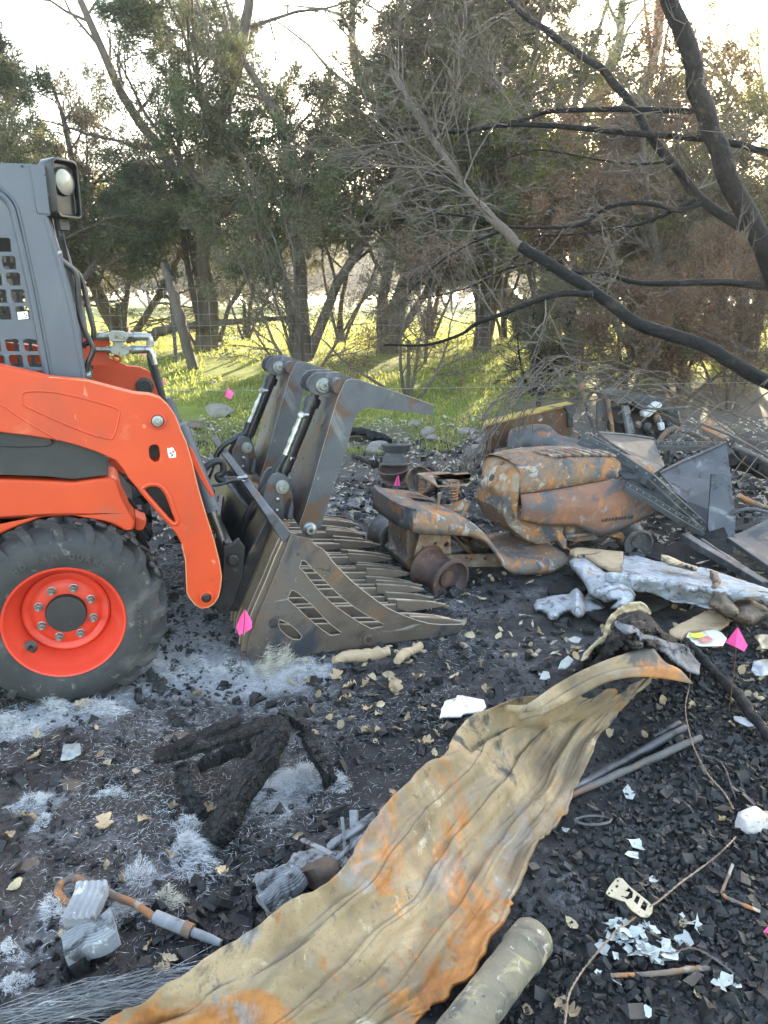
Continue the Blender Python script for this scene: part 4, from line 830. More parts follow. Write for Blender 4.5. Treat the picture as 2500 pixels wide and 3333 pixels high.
def grapple_arm(dl):
    j = bpy.data.objects.new('grapple_arm', None); COL.objects.link(j); j.parent = gr; j.location = (-bo[0], dl - bo[1], -bo[2]); j.empty_display_size = .1
    mb = MB(); mb.prism(jaw, .36, .375); obj('hook_plate', mb, MAT['steel'], j, bevel=.003)
    mb = MB(); mb.prism(jaw, .72, .735); obj('hook_plate', mb, MAT['steel'], j, bevel=.003)
    mb = MB(); mb.tube([(x, .3595, z) for x, z in jaw[24:] + jaw[:8]], .0010, 4); obj('worn_edge', mb, MAT['tine_edge'], j)
    mb = MB(); mb.prism(web, .375, .72); obj('web_plate', mb, MAT['steel'], j)
    mb = MB()
    for t_ in (.25, .5, .75):
        for ll in (.47, .62):
            i = 1 + t_ * 5; i0 = int(i); f_ = i - i0; p = np.array(web[i0]) * (1 - f_) + np.array(web[i0 + 1]) * f_
            d = np.array(web[i0 + 1]) - np.array(web[i0]); nn_ = np.array([d[1], 0, -d[0]]); nn_ = nn_ / np.linalg.norm(nn_)
            if nn_[0] > 0: nn_ = -nn_
            mb.lathe([(.006, 0), (.006, .0015), (0, .0015)], 10, (p[0], ll, p[1]), nn_)
    obj('bolt_hole', mb, MAT['black_mark'], j)
    for l in (.47, .60):
        mb = MB(); mb.prism(ear, l, l + .022); obj('cylinder_ear', mb, MAT['steel'], j, bevel=.002)
    mb = MB(); c = FM.at(*zm(3)((815, 245)), .42); mb.tube([(c[0] + .01, .375, c[1] - .01), (c[0] + .01, .72, c[1] - .01)], .034, 18); obj('cross_tube', mb, MAT['steel'], j)
    mb = MB(); mb.lathe([(.034, 0), (.034, .010), (.030, .014), (.022, .014), (.022, .026), (.018, .030), (.010, .030), (.009, .018), (0, .018)], 24, (pinc[0], .47, pinc[1]), (0, -1, 0)); mb.tube([(pinc[0], .46, pinc[1]), (pinc[0], .64, pinc[1])], .02, 14); obj('pivot_pin', mb, MAT['fitting'], j)
    pv = FM.at(*zm(3)((674, 1032)), .36); mb = MB(); mb.lathe([(.034, 0), (.032, .010), (.022, .018), (.021, .030), (.017, .034), (.009, .034), (.008, .022), (0, .022)], 24, (pv[0], .36, pv[1]), (0, -1, 0)); mb.tube([(pv[0], .37, pv[1]), (pv[0], .76, pv[1])], .025, 14); obj('pivot_pin', mb, MAT['fitting'], j)
    # ears on the beam
    for l in (.47, .60):
        mb = MB(); mb.prism(lear, l, l + .022); obj('beam_ear', mb, MAT['steel'], j, bevel=.002)
    mb = MB(); mb.lathe([(.032, 0), (.032, .012), (.028, .015), (.020, .015), (.020, .024), (.017, .027), (.009, .027), (.008, .015), (0, .015)], 24, (lowc[0], .47, lowc[1]), (0, -1, 0)); mb.tube([(lowc[0], .46, lowc[1]), (lowc[0], .64, lowc[1])], .02, 14); obj('pivot_pin', mb, MAT['fitting'], j)
    mb = MB(); b1 = FM.at(*zm(3)((503, 870)), .47); b2 = FM.at(*zm(3)((500, 930)), .47)
    for b in (b1, b2): mb.lathe([(.010, 0), (.010, .008), (.005, .011), (0, .011)], 6, (b[0], .469, b[1]), (0, -1, 0))
    obj('bolt_head', mb, MAT['chrome'], j, sharp=20)
    mb = MB(); rb = ZP(3, [(545, 960), (560, 900), (575, 870), (582, 900), (575, 975)], .44); mb.prism(rb, .40, .468); obj('gusset', mb, MAT['steel'], j, bevel=.004)
    # hydraulic cylinder between the ears
    a = np.array([pinc[0], .545, pinc[1]]); b = np.array([lowc[0], .545, lowc[1]]); d = b - a
    mb = MB(); mb.tube([a + d * .13, a + d * .20, a + d * .205, a + d * .86], [.036, .036, .031, .031], 24)
    mb.tube([a + d * .145, a + d * .215], .040, 24); cy = obj('grapple_cylinder', mb, MAT['dark_steel'], j)
    mb = MB(); mb.tube([a, a + d * .14], .022, 14); mb.tube([a + d * .86, b], .026, 14); mb.lathe([(.034, -.03), (.034, .03)], 20, a, (0, 1, 0)); mb.lathe([(.036, -.03), (.036, .03)], 20, b, (0, 1, 0)); obj('cylinder_eye', mb, MAT['dark_steel'], cy)
    mb = MB(); pp = a + d * .30 + np.array([-.028, -.024, .0]); mb.tube([pp + np.array([.03, .0, 0]), pp], .016, 12)
    mb.lathe([(.018, -.012), (.018, .012), (.012, .016), (0, .016)], 8, pp, (-.5, -1, .1))
    u = d / np.linalg.norm(d)
    for t0, t1, r in ((.0, .05, .0125), (.05, .075, .016), (.075, .10, .0125), (.10, .125, .0155), (.125, .16, .0125), (.16, .185, .015)): mb.tube([pp + u * t0 + u * .01, pp + u * t1 + u * .01], r, 10)
    obj('hose_fitting', mb, MAT['chrome'], cy)
    mb = MB(); h0 = pp + u * .19
    if dl < .5: pts = [h0, h0 + u * .06 + np.array([-.01, 0, 0]), h0 + u * .16 + np.array([-.02, -.01, 0]), h0 + u * .26 + np.array([-.05, -.01, 0]), h0 + u * .33 + np.array([-.05, .02, 0]), h0 + u * .42 + np.array([-.02, .05, -.02])]
    else: pts = [h0, h0 + u * .07, h0 + u * .11 + np.array([-.06, -.02, 0]), h0 + u * .15 + np.array([-.10, -.01, 0]), h0 + u * .21 + np.array([-.11, .03, -.02]), h0 + u * .26 + np.array([-.06, .06, -.04])]
    mb.tube(spline(pts, 6), .014 if dl < .5 else .010, 10); p2 = [np.array(p) + np.array([-.012, .03, -.004]) for p in pts]; mb.tube(spline(p2, 6), .011, 10); obj('hydraulic_hose', mb, MAT['rubber'], cy)
    if dl < .5:
        for i, (chh) in enumerate(('P', ':')):
            V, Fc = textmesh(chh, .020, .0004); m2 = MB(); q_ = a + d * (.74 - .0 * i) + np.array([.004 + .013 * i, -.0318, .0 + .004 * i]); m2.add(V @ np.array([[1, 0, 0], [0, 0, 1], [0, -1, 0]]) + q_, Fc); obj('paint_letter', m2, MAT['white'], cy, smooth=False)
    return j
g1 = grapple_arm(0.0); g2 = grapple_arm(1.0)
# loose hose pair with bright couplers lying over the hitch
mb = MB(); mb.tube(spline([Z3(3, p, .75) for p in [(90, 720), (150, 675), (195, 665), (212, 690), (205, 730), (180, 745), (200, 770), (260, 765), (300, 772)]], 6), .017, 10); ho = obj('loose_hose', mb, MAT['rubber'], gr, bo)
mb = MB(); mb.tube(spline([Z3(3, p, .66) for p in [(130, 800), (200, 790), (260, 770), (310, 768)]], 5), .007, 8); obj('loose_hose', mb, MAT['rubber'], gr, bo)
mb = MB()
for (p, q) in (((285, 756), (340, 750)), ((300, 768), (350, 778))):
    a, b = np.array(Z3(3, p, .73)), np.array(Z3(3, q, .73)); mb.tube([a, b], .008, 10); mb.tube([a + (b - a) * .6, b], .0125, 6)
obj('hose_coupler', mb, MAT['chrome'], gr, bo)
# ================================================================== RAGGED SHEETS AND PLATES
def inpoly(x, y, poly):
    p = np.asarray(poly, float); ins = np.zeros(np.shape(x), bool); j = len(p) - 1
    for i in range(len(p)):
        c = ((p[i, 1] > y) != (p[j, 1] > y)) & (x < (p[j, 0] - p[i, 0]) * (y - p[i, 1]) / (p[j, 1] - p[i, 1] + 1e-12) + p[i, 0]); ins ^= c; j = i
    return ins
def snap(x, y, poly):
    p = np.asarray(poly, float); best = None
    for i in range(len(p)):
        a, b = p[i], p[(i + 1) % len(p)]; d = b - a; t = np.clip(((x - a[0]) * d[0] + (y - a[1]) * d[1]) / (d @ d + 1e-9), 0, 1)
        q = a[0] + t * d[0], a[1] + t * d[1]; e = np.hypot(q[0] - x, q[1] - y)
        best = (q[0], q[1], e) if best is None else (np.where(e < best[2], q[0], best[0]), np.where(e < best[2], q[1], best[1]), np.minimum(e, best[2]))
    return best
def sheet(name, outline, hfun, mat, step=9, thick=.006, parent=None, rag=0, seed=1, sharp=60, holes=()):
    """a draped ragged sheet: its outline on the ground picture, its height over the ground from hfun(px, py, edge distance)"""
    o = np.array(outline, float)
    if rag:
        g = np.random.default_rng(seed); out = []
        for i in range(len(o)):
            a, b = o[i], o[(i + 1) % len(o)]; m = max(1, int(np.hypot(*(b - a)) / 14))
            for k in range(m): out.append(a + (b - a) * k / m + (np.array([fbm(i * 1.7 + k * .45, seed + 1.5, 3, 3), fbm(i * 1.7 + k * .45, seed + 9.5, 4, 3)]) * 5 * rag + g.normal(size=2) * .25 * rag) * (k > 0))
        o = np.array(out)
    x0, y0 = o.min(0); x1, y1 = o.max(0); xs = np.arange(x0 - step, x1 + 2 * step, step); ys = np.arange(y0 - step, y1 + 2 * step, step)
    X, Y = np.meshgrid(xs, ys); CX = (X[:-1, :-1] + X[1:, 1:]) / 2; CY = (Y[:-1, :-1] + Y[1:, 1:]) / 2
    keep = inpoly(CX, CY, o)
    for h in holes: keep &= ~inpoly(CX, CY, h)
    c = X.shape[1]; ci = np.argwhere(keep); idx = ci[:, 0] * c + ci[:, 1]
    F = np.stack([idx, idx + 1, idx + c + 1, idx + c], 1); used, inv = np.unique(F, return_inverse=True); F = inv.reshape(F.shape)
    x = X.reshape(-1)[used]; y = Y.reshape(-1)[used]
    cnt = np.bincount(F.reshape(-1), minlength=len(used)); bd = cnt < 4
    sx_, sy_, e = snap(x, y, o); lim = bd & (e < step * 1.3); x = np.where(lim, sx_, x); y = np.where(lim, sy_, y)
    e = snap(x, y, o)[2]; h = hfun(x, y, e); P = []
    for a, b, z in zip(x, y, h):
        q = GZ(a, b, z + .01); q = GZ(a, b, float(gh(q[0], q[1])) + z); P.append(q)
    P = np.array(P); base = np.array([P[:, 0].mean(), P[:, 1].mean(), P[:, 2].min()])
    ob = fastmesh(name, P - base, F, mat, parent, smooth=True, loc=tuple(base), solid=thick)
    return ob
def nz(s, sc, amp, b=0): return lambda x, y, e: b + amp * (fbm(x / sc, y / sc, s, 4) + .35)
def plate(name, pts, mat, parent=None, thick=.006, bevel=0, off=(0, 0, 0)):
    """a flat or folded plate through corner points (px, py, depth)"""
    P = np.array([AT(*p) for p in pts]) - np.array(off); t = tessellate_polygon([[Vector((p[0], -p[1], 0)) for p in pts]])
    mb = MB(); mb.add(P, t); return obj(name, mb, mat, parent, solid=thick, smooth=False, bevel=bevel)
def rivets(name, a, b, n, r, mat, parent, off=(0, 0, 0), toward=None):
    a, b = AT(*a) - np.array(off), AT(*b) - np.array(off); d = toward if toward is not None else np.array([0, -1, .4]); out = []
    mb = MB()
    for k in range(n): mb.lathe([(r, 0), (r, .002), (r * .6, .005), (0, .006)], 8, a + (b - a) * (k + .5) / n, d)
    return obj(name, mb, mat, parent)

# ================================================================== BURNT LAWN TRACTOR
to = GP(1460, 1935); FT = Frame((to[0], to[1], float(gh(to[0], to[1]))), R(21))
def zt(p): return (1150 + p[0] * .4521, 1350 + p[1] * .4521)
def zr(p): return (1500 + p[0] * .6028, 1150 + p[1] * .6028)
def zq(p): return (1700 + p[0] * .4822, 1700 + p[1] * .4822)
tr = thing('lawn_tractor', 'burnt out ride-on lawn tractor, rusty orange and grey, sitting on bare rims', 'lawn tractor', tuple(FT.O), FT.yaw)
LT = .04
def TP(f, pts, lat): return [FT.at(*f(p), lat) for p in pts]
U = TP(zt, [(430, 716), (500, 728), (570, 735), (700, 745), (790, 770), (860, 805), (930, 855), (1000, 930), (1060, 1010), (1110, 1058), (1180, 1084), (1300, 1082), (1420, 1070), (1552, 1036)], LT)
Lw = TP(zt, [(428, 846), (500, 858), (570, 864), (720, 866), (820, 872), (890, 886), (945, 915), (1000, 975), (1050, 1050), (1095, 1108), (1140, 1138), (1190, 1152), (1300, 1150), (1440, 1136), (1556, 1056)], LT)
W_ = .60
Us = spline([(x, 0, z) for x, z in U], 3)[:, [0, 2]]; Ls = spline([(x, 0, z) for x, z in Lw], 3)[:, [0, 2]]
fen = bpy.data.objects.new('fender', None); COL.objects.link(fen); fen.parent = tr; fen.empty_display_size = .1
# one bent shell: rows follow the fender line, columns go round from the near skirt over the top to the far skirt
n_ = 44; rows = []
for k in range(n_):
    t = k / (n_ - 1); u = np.array([np.interp(t, np.linspace(0, 1, len(Us)), Us[:, i]) for i in (0, 1)]); l_ = np.array([np.interp(t, np.linspace(0, 1, len(Ls)), Ls[:, i]) for i in (0, 1)])
    ins = .02
    cols = [(l_, LT + .0), (l_ * .6 + u * .4, LT - .004), (l_ * .25 + u * .75, LT + .002), (u + [0, .006], LT + .020), (u + [0, .018], LT + .05), (u + [0, .022], LT + .12), (u + [0, .022], LT + .25)]
    if t < .42: cols += [(u + [0, .020], LT + W_ - .25)]
    else: cols += [(u + [0, .012], LT + W_ - .25)]
    cols += [(u + [0, .022], LT + W_ - .12), (u + [0, .018], LT + W_ - .05), (u + [0, .006], LT + W_ - .02), (l_ * .25 + u * .75, LT + W_), (l_, LT + W_)]
    rows.append([(p[0], y, p[1]) for p, y in cols])
mb = MB(); G_ = np.array(rows); fcs = []
r_, c_ = G_.shape[:2]; xs_ = G_[:, 0, 0]
for i in range(r_ - 1):
    for j in range(c_ - 1):
        if j == 6 and .14 < i / r_ < .40: continue          # the opening under the seat plate
        if j == 6 and i / r_ >= .42 and i / r_ < .60: continue
        fcs.append((i * c_ + j, i * c_ + j + 1, (i + 1) * c_ + j + 1, (i + 1) * c_ + j))
mb.add(G_.reshape(-1, 3), fcs); shell = obj('fender_shell', mb, MAT['rust'], fen, solid=.006, sharp=50)
r0 = G_[0]; a = r0[0].copy(); rear = []
for f_ in (0, .35, .75, 1.0):
    rear.append([(r0[3][0] - .03 - .02 * math.sin(math.pi * f_ * .5) + .02 * f_ + .05 * (abs(q - .5) * 2) ** 4, LT + W_ * q, (r0[0][2] + (r0[5][2] - r0[0][2]) * f_)) for q in np.linspace(0, 1, 13)])
rear.append([(r0[5][0] + .01, LT + W_ * q, r0[5][2]) for q in np.linspace(0, 1, 13)])
mb = MB(); mb.grid(rear); obj('rear_skirt', mb, MAT['rust_grey'], fen, solid=.006, sharp=70)
# seat plate on two springs, brackets and levers
zp = G_[3][5][2]
mb = MB(); sx0, sx1 = FT.at(*zt((430, 560)), .55)[0], FT.at(*zt((800, 600)), .30)[0]
pl = [(sx0, .22), (sx1 - .03, .20), (sx1, .24), (sx1, .50), (sx1 - .06, .54), (sx0 + .02, .54)]
def plan(mb, poly, z0, z1, holes=()):
    m = MB(); m.prism(poly, z0, z1, holes); v = m.v[0][:, [0, 2, 1]]; mb.add(v, [q[::-1] for q in m.f])
plan(mb, pl, zp + .072, zp + .082, [[(sx0 + .10, .30), (sx0 + .26, .30), (sx0 + .26, .33), (sx0 + .10, .33)], [(sx0 + .08, .42), (sx0 + .3, .42), (sx0 + .3, .46), (sx0 + .08, .46)]])
obj('seat_plate', mb, MAT['pale_rust'], tr, bevel=.003)
for (sx_, sl_) in ((sx0 + .03, .48), (sx0 + .12, .26)):
    a = np.arange(0, 6 * 2 * math.pi, .45); mb = MB(); mb.tube(np.stack([sx_ + .020 * np.cos(a), sl_ + .020 * np.sin(a), zp - .02 + .095 * a / a[-1]], 1), .0055, 6); obj('seat_spring', mb, MAT['rust'], tr)
mb = MB(); mb.tube([FT.p3(*zt(p), .12) for p in ((622, 570), (612, 640), (602, 690), (640, 712))], .008, 8); obj('lever', mb, MAT['rust'], tr)
mb = MB(); q = TP(zt, [(828, 612), (848, 622), (775, 750), (752, 745)], .14); mb.prism(q, .13, .145); obj('lever', mb, MAT['rust'], tr, bevel=.002)
mb = MB(); q = TP(zt, [(650, 690), (700, 650), (800, 610), (830, 640), (820, 690), (700, 700)], .28); mb.prism(q, .28, .30); q = TP(zt, [(500, 700), (700, 700), (820, 700), (820, 720), (500, 720)], .32); mb.prism(q, .30, .50); obj('seat_bracket', mb, MAT['rust'], tr, bevel=.003)
# chassis: transaxle block, pale side plate, long pierced rail
mb = MB(); mb.prism(TP(zt, [(330, 760), (470, 830), (478, 960), (440, 1060), (400, 1085), (345, 1075), (300, 1000), (330, 980)], .42), .30, .60); obj('transaxle', mb, MAT['rust'], tr, bevel=.012)
mb = MB(); q = TP(zt, [(480, 862), (700, 872), (706, 1000), (600, 1010), (500, 1010), (480, 1080), (440, 1010)], .20); hh = [circ(FT.at(*zt(p), .20), r, 10) for p, r in (((672, 935), .016), ((590, 925), .01), ((500, 950), .006), ((545, 965), .006), ((515, 890), .004), ((680, 1010 - 40), .004))]
mb.prism(q, .20, .208, hh); obj('frame_plate', mb, MAT['pale_rust'], tr)
mb = MB(); q = TP(zt, [(500, 1012), (1060, 1000), (1400, 990), (1410, 1040), (1090, 1092), (780, 1098), (505, 1066)], .24); hh = [circ(FT.at(*zt(p), .24), r, 10) for p, r in (((818, 1030), .007), ((850, 1036), .005), ((760, 1040), .005), ((950, 1035), .009), ((640, 1042), .005), ((560, 1040), .006))]
mb.prism(q, .24, .248, hh); mb.prism([(x, z) for x, z in q], .66, .668, []); obj('frame_rail', mb, MAT['pale_rust'], tr)
mb = MB(); mb.tube([FT.p3(*zt((650, 870)), .30), FT.p3(*zt((750, 935)), .28)], .009, 8); mb.tube([FT.p3(*zt((700, 860)), .40), FT.p3(*zt((850, 1000)), .36)], .011, 8); mb.tube([FT.p3(*zt((780, 880)), .55), FT.p3(*zt((900, 990)), .5)], .012, 8); mb.tube([FT.p3(*zt((860, 940)), .5), FT.p3(*zt((960, 940)), .5)], .035, 12); obj('drive_linkage', mb, MAT['rust'], tr)
# rims
rimp = [(.100, -.010), (.113, -.008), (.116, .002), (.108, .010), (.098, .020), (.094, .050), (.080, .062), (.082, .10), (.094, .115), (.098, .150), (.108, .165), (.116, .172), (.112, .182), (.100, .180), (.092, .150), (.080, .10), (.060, .08), (.03, .075), (0, .075)]
def rim_mesh(k=1., face=.02):
    mb = MB(); P = [(r * k, h * k) for r, h in rimp]; mb.lathe(P, 36, (0, 0, 0), (0, 1, 0), cap=False)
    mb.lathe([(.097 * k, .012 * k), (.085 * k, (.012 + face) * k), (.045 * k, (.016 + face) * k), (.042 * k, (.004 + face) * k), (0, (.004 + face) * k)], 36, (0, 0, 0), (0, 1, 0), cap=False); return mb.mesh('rim')
def rim_at(nm, me, parent, loc, rot, mat):
    o = bpy.data.objects.new(nm, me); COL.objects.link(o); o.parent = parent; o.location = loc; o.rotation_euler = rot
    if not me.materials: me.materials.append(MAT[mat])
    me.polygons.foreach_set('use_smooth', [True] * len(me.polygons)); me.set_sharp_from_angle(angle=R(40)); return o
rm = rim_mesh(1.08); nc = FT.at(*zt((702, 1195)), .02)
rim_at('wheel_rim', rm, tr, (nc[0], .02, nc[1]), (R(8), 0, R(16)), 'rim_red')
fc = FT.at(*zt((268, 905)), .80); rm2 = rim_mesh(1.05); rim_at('wheel_rim', rm2, tr, (fc[0] + .02, .74, fc[1] + .02), (0, 0, R(4)), 'rim_grey')
fw_ = FT.at(2062, 1795, .22); rm3 = rim_mesh(.8); rim_at('wheel_rim', rm3, tr, (fw_[0], .18, .07), (R(6), 0, R(-14)), 'rim_grey'); rim_at('wheel_rim', rm3, tr, (fw_[0] + .06, .66, .08), (0, 0, R(-8)), 'rim_grey')
mb = MB(); mb.tube([(nc[0], .1, nc[1]), (fc[0], .8, nc[1] + .02)], .02, 10); mb.tube([(fw_[0], .2, .08), (fw_[0], .4, .14), (fw_[0] + .06, .66, .08)], .018, 8); obj('axle', mb, MAT['rust_brown'], tr)
# hood, side panels, dash
LH = .20; WH = .46
xs_px = [322, 400, 500, 620, 740, 860, 960, 1040]
bot = [900, 922, 930, 934, 985, 952, 905, 870]; sea = [756, 748, 733, 712, 690, 668, 652, 640]; sho = [650, 625, 606, 594, 588, 590, 600, 615]
bot_p = TP(zr, list(zip(xs_px, bot)), LH); sea_p = TP(zr, list(zip(xs_px, sea)), LH); sho_p = TP(zr, list(zip(xs_px, sho)), LH)
K = 30; ss = np.linspace(sea_p[0][0], sea_p[-1][0], K)
def itp(P): return np.interp(ss, [p[0] for p in P], [p[1] for p in P])
zs, zh = itp(sea_p), itp(sho_p); crown = .05
hood_rows = []; NW = 25
for i in range(K):
    row = []; rise = crown * (1 - .35 * (i / (K - 1)))
    for q in np.linspace(0, 1, NW):
        m = abs(q - .5) * 2; y = LH + WH * (.5 + .5 * np.sign(q - .5) * (1 - (1 - m) ** 1.6))
        edge = sstep(1.0, .62, m); z = zs[i] + (zh[i] - zs[i]) * sstep(1.0, .80, m) + rise * (1 - (m / .9) ** 2 if m < .9 else 0)
        row.append((ss[i], y + (.012 if q < .5 else -.012) * edge * (m > .6), z))
    hood_rows.append(row)
HR = np.array(hood_rows)
mb = MB(); mb.grid(HR); obj('hood', mb, MAT['rust'], tr, solid=.004, sharp=60)
mb = MB()
for l_, sgn in ((LH - .004, 1), (LH + WH - .004, -1)):
    pb = spline([(x, l_, z) for x, z in bot_p], 5); psm = [(x, z - .004) for x, z in sea_p]
    pan = [tuple(q) for q in pb[:, [0, 2]]] + psm[::-1]; rws = []
    for f_ in np.linspace(0, 1, 9):
        bz = np.interp(ss, pb[:, 0], pb[:, 2]); rws.append([(ss[i], l_ - sgn * (.028 * math.sin(math.pi * min(1, f_ * 1.0)) ** .7 + .012 * math.exp(-((f_ - .55) / .12) ** 2)) * (1 if i > 0 else .4), bz[i] + (zs[i] - .005 - bz[i]) * f_) for i in range(K)])
    m2 = MB(); m2.grid(rws); obj('side_panel', m2, MAT['rust_red'], tr, solid=.004, sharp=60)
# faded remains of a decal, unreadable
q = zr; dec = MB(); sp_ = FT.at(*zr((765, 900)), LH - .035); ep = FT.at(*zr((925, 882)), LH - .035)
g = np.random.default_rng(3)
for k in range(10):
    t = k / 9; x = sp_[0] + (ep[0] - sp_[0]) * t; z = sp_[1] + (ep[1] - sp_[1]) * t; h = .008 + .006 * g.random(); w_ = .006 + .004 * g.random()
    dec.prism([(x - w_, z - h), (x + w_ * .6, z - h * .8), (x + w_, z + h * .4), (x - w_ * .3, z + h)], LH - .0435, LH - .040)
obj('burnt_decal', dec, MAT['black_mark'], tr)
# dash end and column running down to the footboard
dash = TP(zr, [(245, 578), (322, 600), (345, 660), (326, 756), (322, 900), (345, 960), (412, 1038), (330, 1010), (250, 940), (190, 850), (152, 720), (158, 690), (210, 605)], LH + .08)
rws = []; k_ = 12
face = spline([(p[0], 0, p[1]) for p in TP(zr, [(250, 572), (205, 612), (160, 690), (150, 725), (190, 850), (250, 935), (330, 1005), (405, 1042)], .43)], 4)[:, [0, 2]]
back = spline([(p[0], 0, p[1]) for p in TP(zr, [(345, 640), (330, 680), (326, 756), (322, 820), (325, 880), (350, 930), (430, 980), (520, 1040)], LH)], 4)[:, [0, 2]]
for i in range(len(face)):
    f_, b_ = face[i], back[i]; t = i / (len(face) - 1); hw = WH / 2 * (1 - .30 * t); c0 = LH + WH / 2
    row = [(b_[0], c0 - hw, b_[1])]
    for a in np.linspace(-1, 1, 13): row.append((f_[0] + (b_[0] - f_[0]) * (abs(a) ** 3.2) * .85, c0 + hw * .97 * a, f_[1] + (b_[1] - f_[1]) * (abs(a) ** 3.2) * .85))
    row.append((b_[0], c0 + hw, b_[1])); rws.append(row)
mb = MB(); mb.grid(rws); da = obj('dash_column', mb, MAT['dash'], tr, solid=.004, sharp=60)
DH = np.array(rws)
mb = MB(); mb.tube([FT.p3(*zr(p), .42) for p in ((262, 668), (245, 640), (225, 592))], [.018, .015, .014], 12); obj('steering_shaft', mb, MAT['rim_grey'], tr)
mb = MB()
for (i, j, r) in ((7, 7, .022), (15, 6, .019), (8, 10, .012)):
    c = DH[i, j]; nn = np.cross(DH[i, j + 1] - DH[i, j - 1], DH[i + 1, j] - DH[i - 1, j]); nn /= np.linalg.norm(nn); nn = -nn if nn[0] > 0 else nn
    m2 = MB(); m2.lathe([(r, 0), (r, .004), (0, .004)], 14, c + nn * .001, nn); obj('dash_hole', m2, MAT['black_mark'], da)
mb = MB(); mb.prism(TP(zr, [(300, 740), (325, 880), (360, 912), (560, 932), (548, 1000), (412, 1036), (335, 1000), (255, 930), (222, 850), (240, 760)], LH + .06), LH + .055, LH + WH - .07); obj('column_side', mb, MAT['rust'], tr, bevel=.01)
# louvres across the hood top
for k in range(9):
    i = 6 + int(k * 1.9); n0 = np.array([0, -.3, 1.]); pts = [HR[i + 3, 4], HR[i + 3, 5], HR[i + 2, 6], HR[i + 2, 7], HR[i + 1, 8], HR[i + 1, 9], HR[i, 10]]
    m2 = MB(); m2.tube([p + n0 * .008 for p in pts], [.006, .012, .013, .013, .013, .012, .006], 6); obj('louvre_slot', m2, MAT['black_mark'], tr)
    m2 = MB(); m2.tube([p + n0 * .012 + np.array([-.024, 0, 0]) for p in pts], [.004, .008, .009, .009, .009, .008, .004], 6); obj('louvre_fin', m2, MAT['pale_rust'], tr)
# engine block seen under the panel, pedal, deck lip
mb = MB(); e0 = FT.at(*zr((560, 960)), .3); mb.prism(TP(zr, [(545, 925), (700, 940), (730, 1000), (600, 1015), (545, 1000)], .3), .28, .6); mb.lathe([(.05, 0), (.05, .08), (.03, .09)], 16, (e0[0] + .03, .3, e0[1] - .02), (0, 0, 1)); mb.tube([FT.p3(*zr((565, 990)), .22), FT.p3(*zr((700, 975)), .24)], .012, 8); mb.prism(TP(zr, [(800, 985), (870, 965), (905, 1035), (880, 1040), (860, 1000)], .26), .25, .30); obj('engine_block', mb, MAT['rust'], tr, bevel=.006)
mb = MB(); mb.prism(TP(zr, [(515, 960), (530, 955), (560, 1000), (562, 1045), (548, 1055), (525, 1020), (510, 990)], .14), .12, .15); mb.tube([FT.p3(*zr((550, 1040)), .15), FT.p3(*zr((600, 1070)), .2)], .008, 8); obj('pedal', mb, MAT['rust'], tr, bevel=.003)

# ================================================================== WHEELS LYING AROUND
rl = rim_mesh(1.0, .01); bigr = MB(); bigr.lathe([(.150, .0), (.163, .004), (.166, .014), (.156, .022), (.146, .030), (.142, .090), (.120, .105), (.118, .13), (.140, .15), (.150, .19), (.163, .205), (.165, .215), (.155, .220), (.143, .19), (.132, .15), (.112, .13), (.112, .105), (.06, .10), (0, .10)], 40, (0, 0, 0), (0, 0, 1), cap=False)
def lone_rim(px, py, label, rot, k=1., mat='rim_grey', up=0.0, tyre=False):
    p = GP(px, py); t = thing('wheel_rim', label, 'wheel rim', (p[0], p[1], float(gh(p[0], p[1])) + up))
    m2 = MB(); m2.v = [bigr.v[0] * k]; m2.f = bigr.f; m2.n = bigr.n; o = obj('rim', m2, MAT[mat], t, sharp=40); t.rotation_euler = rot
    if tyre:
        a = np.linspace(0, 2 * math.pi, 44); g_ = np.random.default_rng(2); m2 = MB(); m2.tube(np.stack([.17 * k * np.cos(a), .17 * k * np.sin(a), .04 + .015 * g_.normal(size=44)], 1), .03 * k * (1 + .3 * g_.normal(size=44)), 8); obj('burnt_tyre', m2, MAT['soot_lump'], t, sharp=70)
    return t
lone_rim(1285, 1590, 'reddish burnt rim with shreds of tyre, carrying another rim on top', (R(8), R(-5), 0), .8, 'rim_red', 0, True)
lone_rim(1290, 1578, 'grey burnt rim standing open side up on the reddish rim', (R(-6), R(3), .5), .78, 'rim_grey', .17)
lone_rim(1350, 1605, 'small burnt rim lying on its side behind the tractor seat pan', (R(80), R(10), R(35)), .62, 'rim_grey', .10)
lone_rim(1395, 1612, 'brown rim with a black tyre remnant, leaning right of the small burnt rim', (R(75), 0, R(-35)), .68, 'rust', .11, True)
lone_rim(1605, 1690, 'grey burnt rim open side up, left of the tractor dash', (R(4), R(-4), 0), .80, 'rim_grey', 0.02)
lone_rim(2150, 1680, 'rusty ringed rim under the bent black panels', (R(70), R(15), R(10)), .55, 'rust', .09)
# rod on the ground by the lone rim
logthing('rusty_rod', 'rusty tube lying against the dash column of the tractor', [AT(*zt((930, 690)), 4.9), AT(*zt((1090, 755)), 4.75), AT(*zt((1170, 860)), 4.6)], [.012, .012, .012], 'rust', 'steel rod', 9)

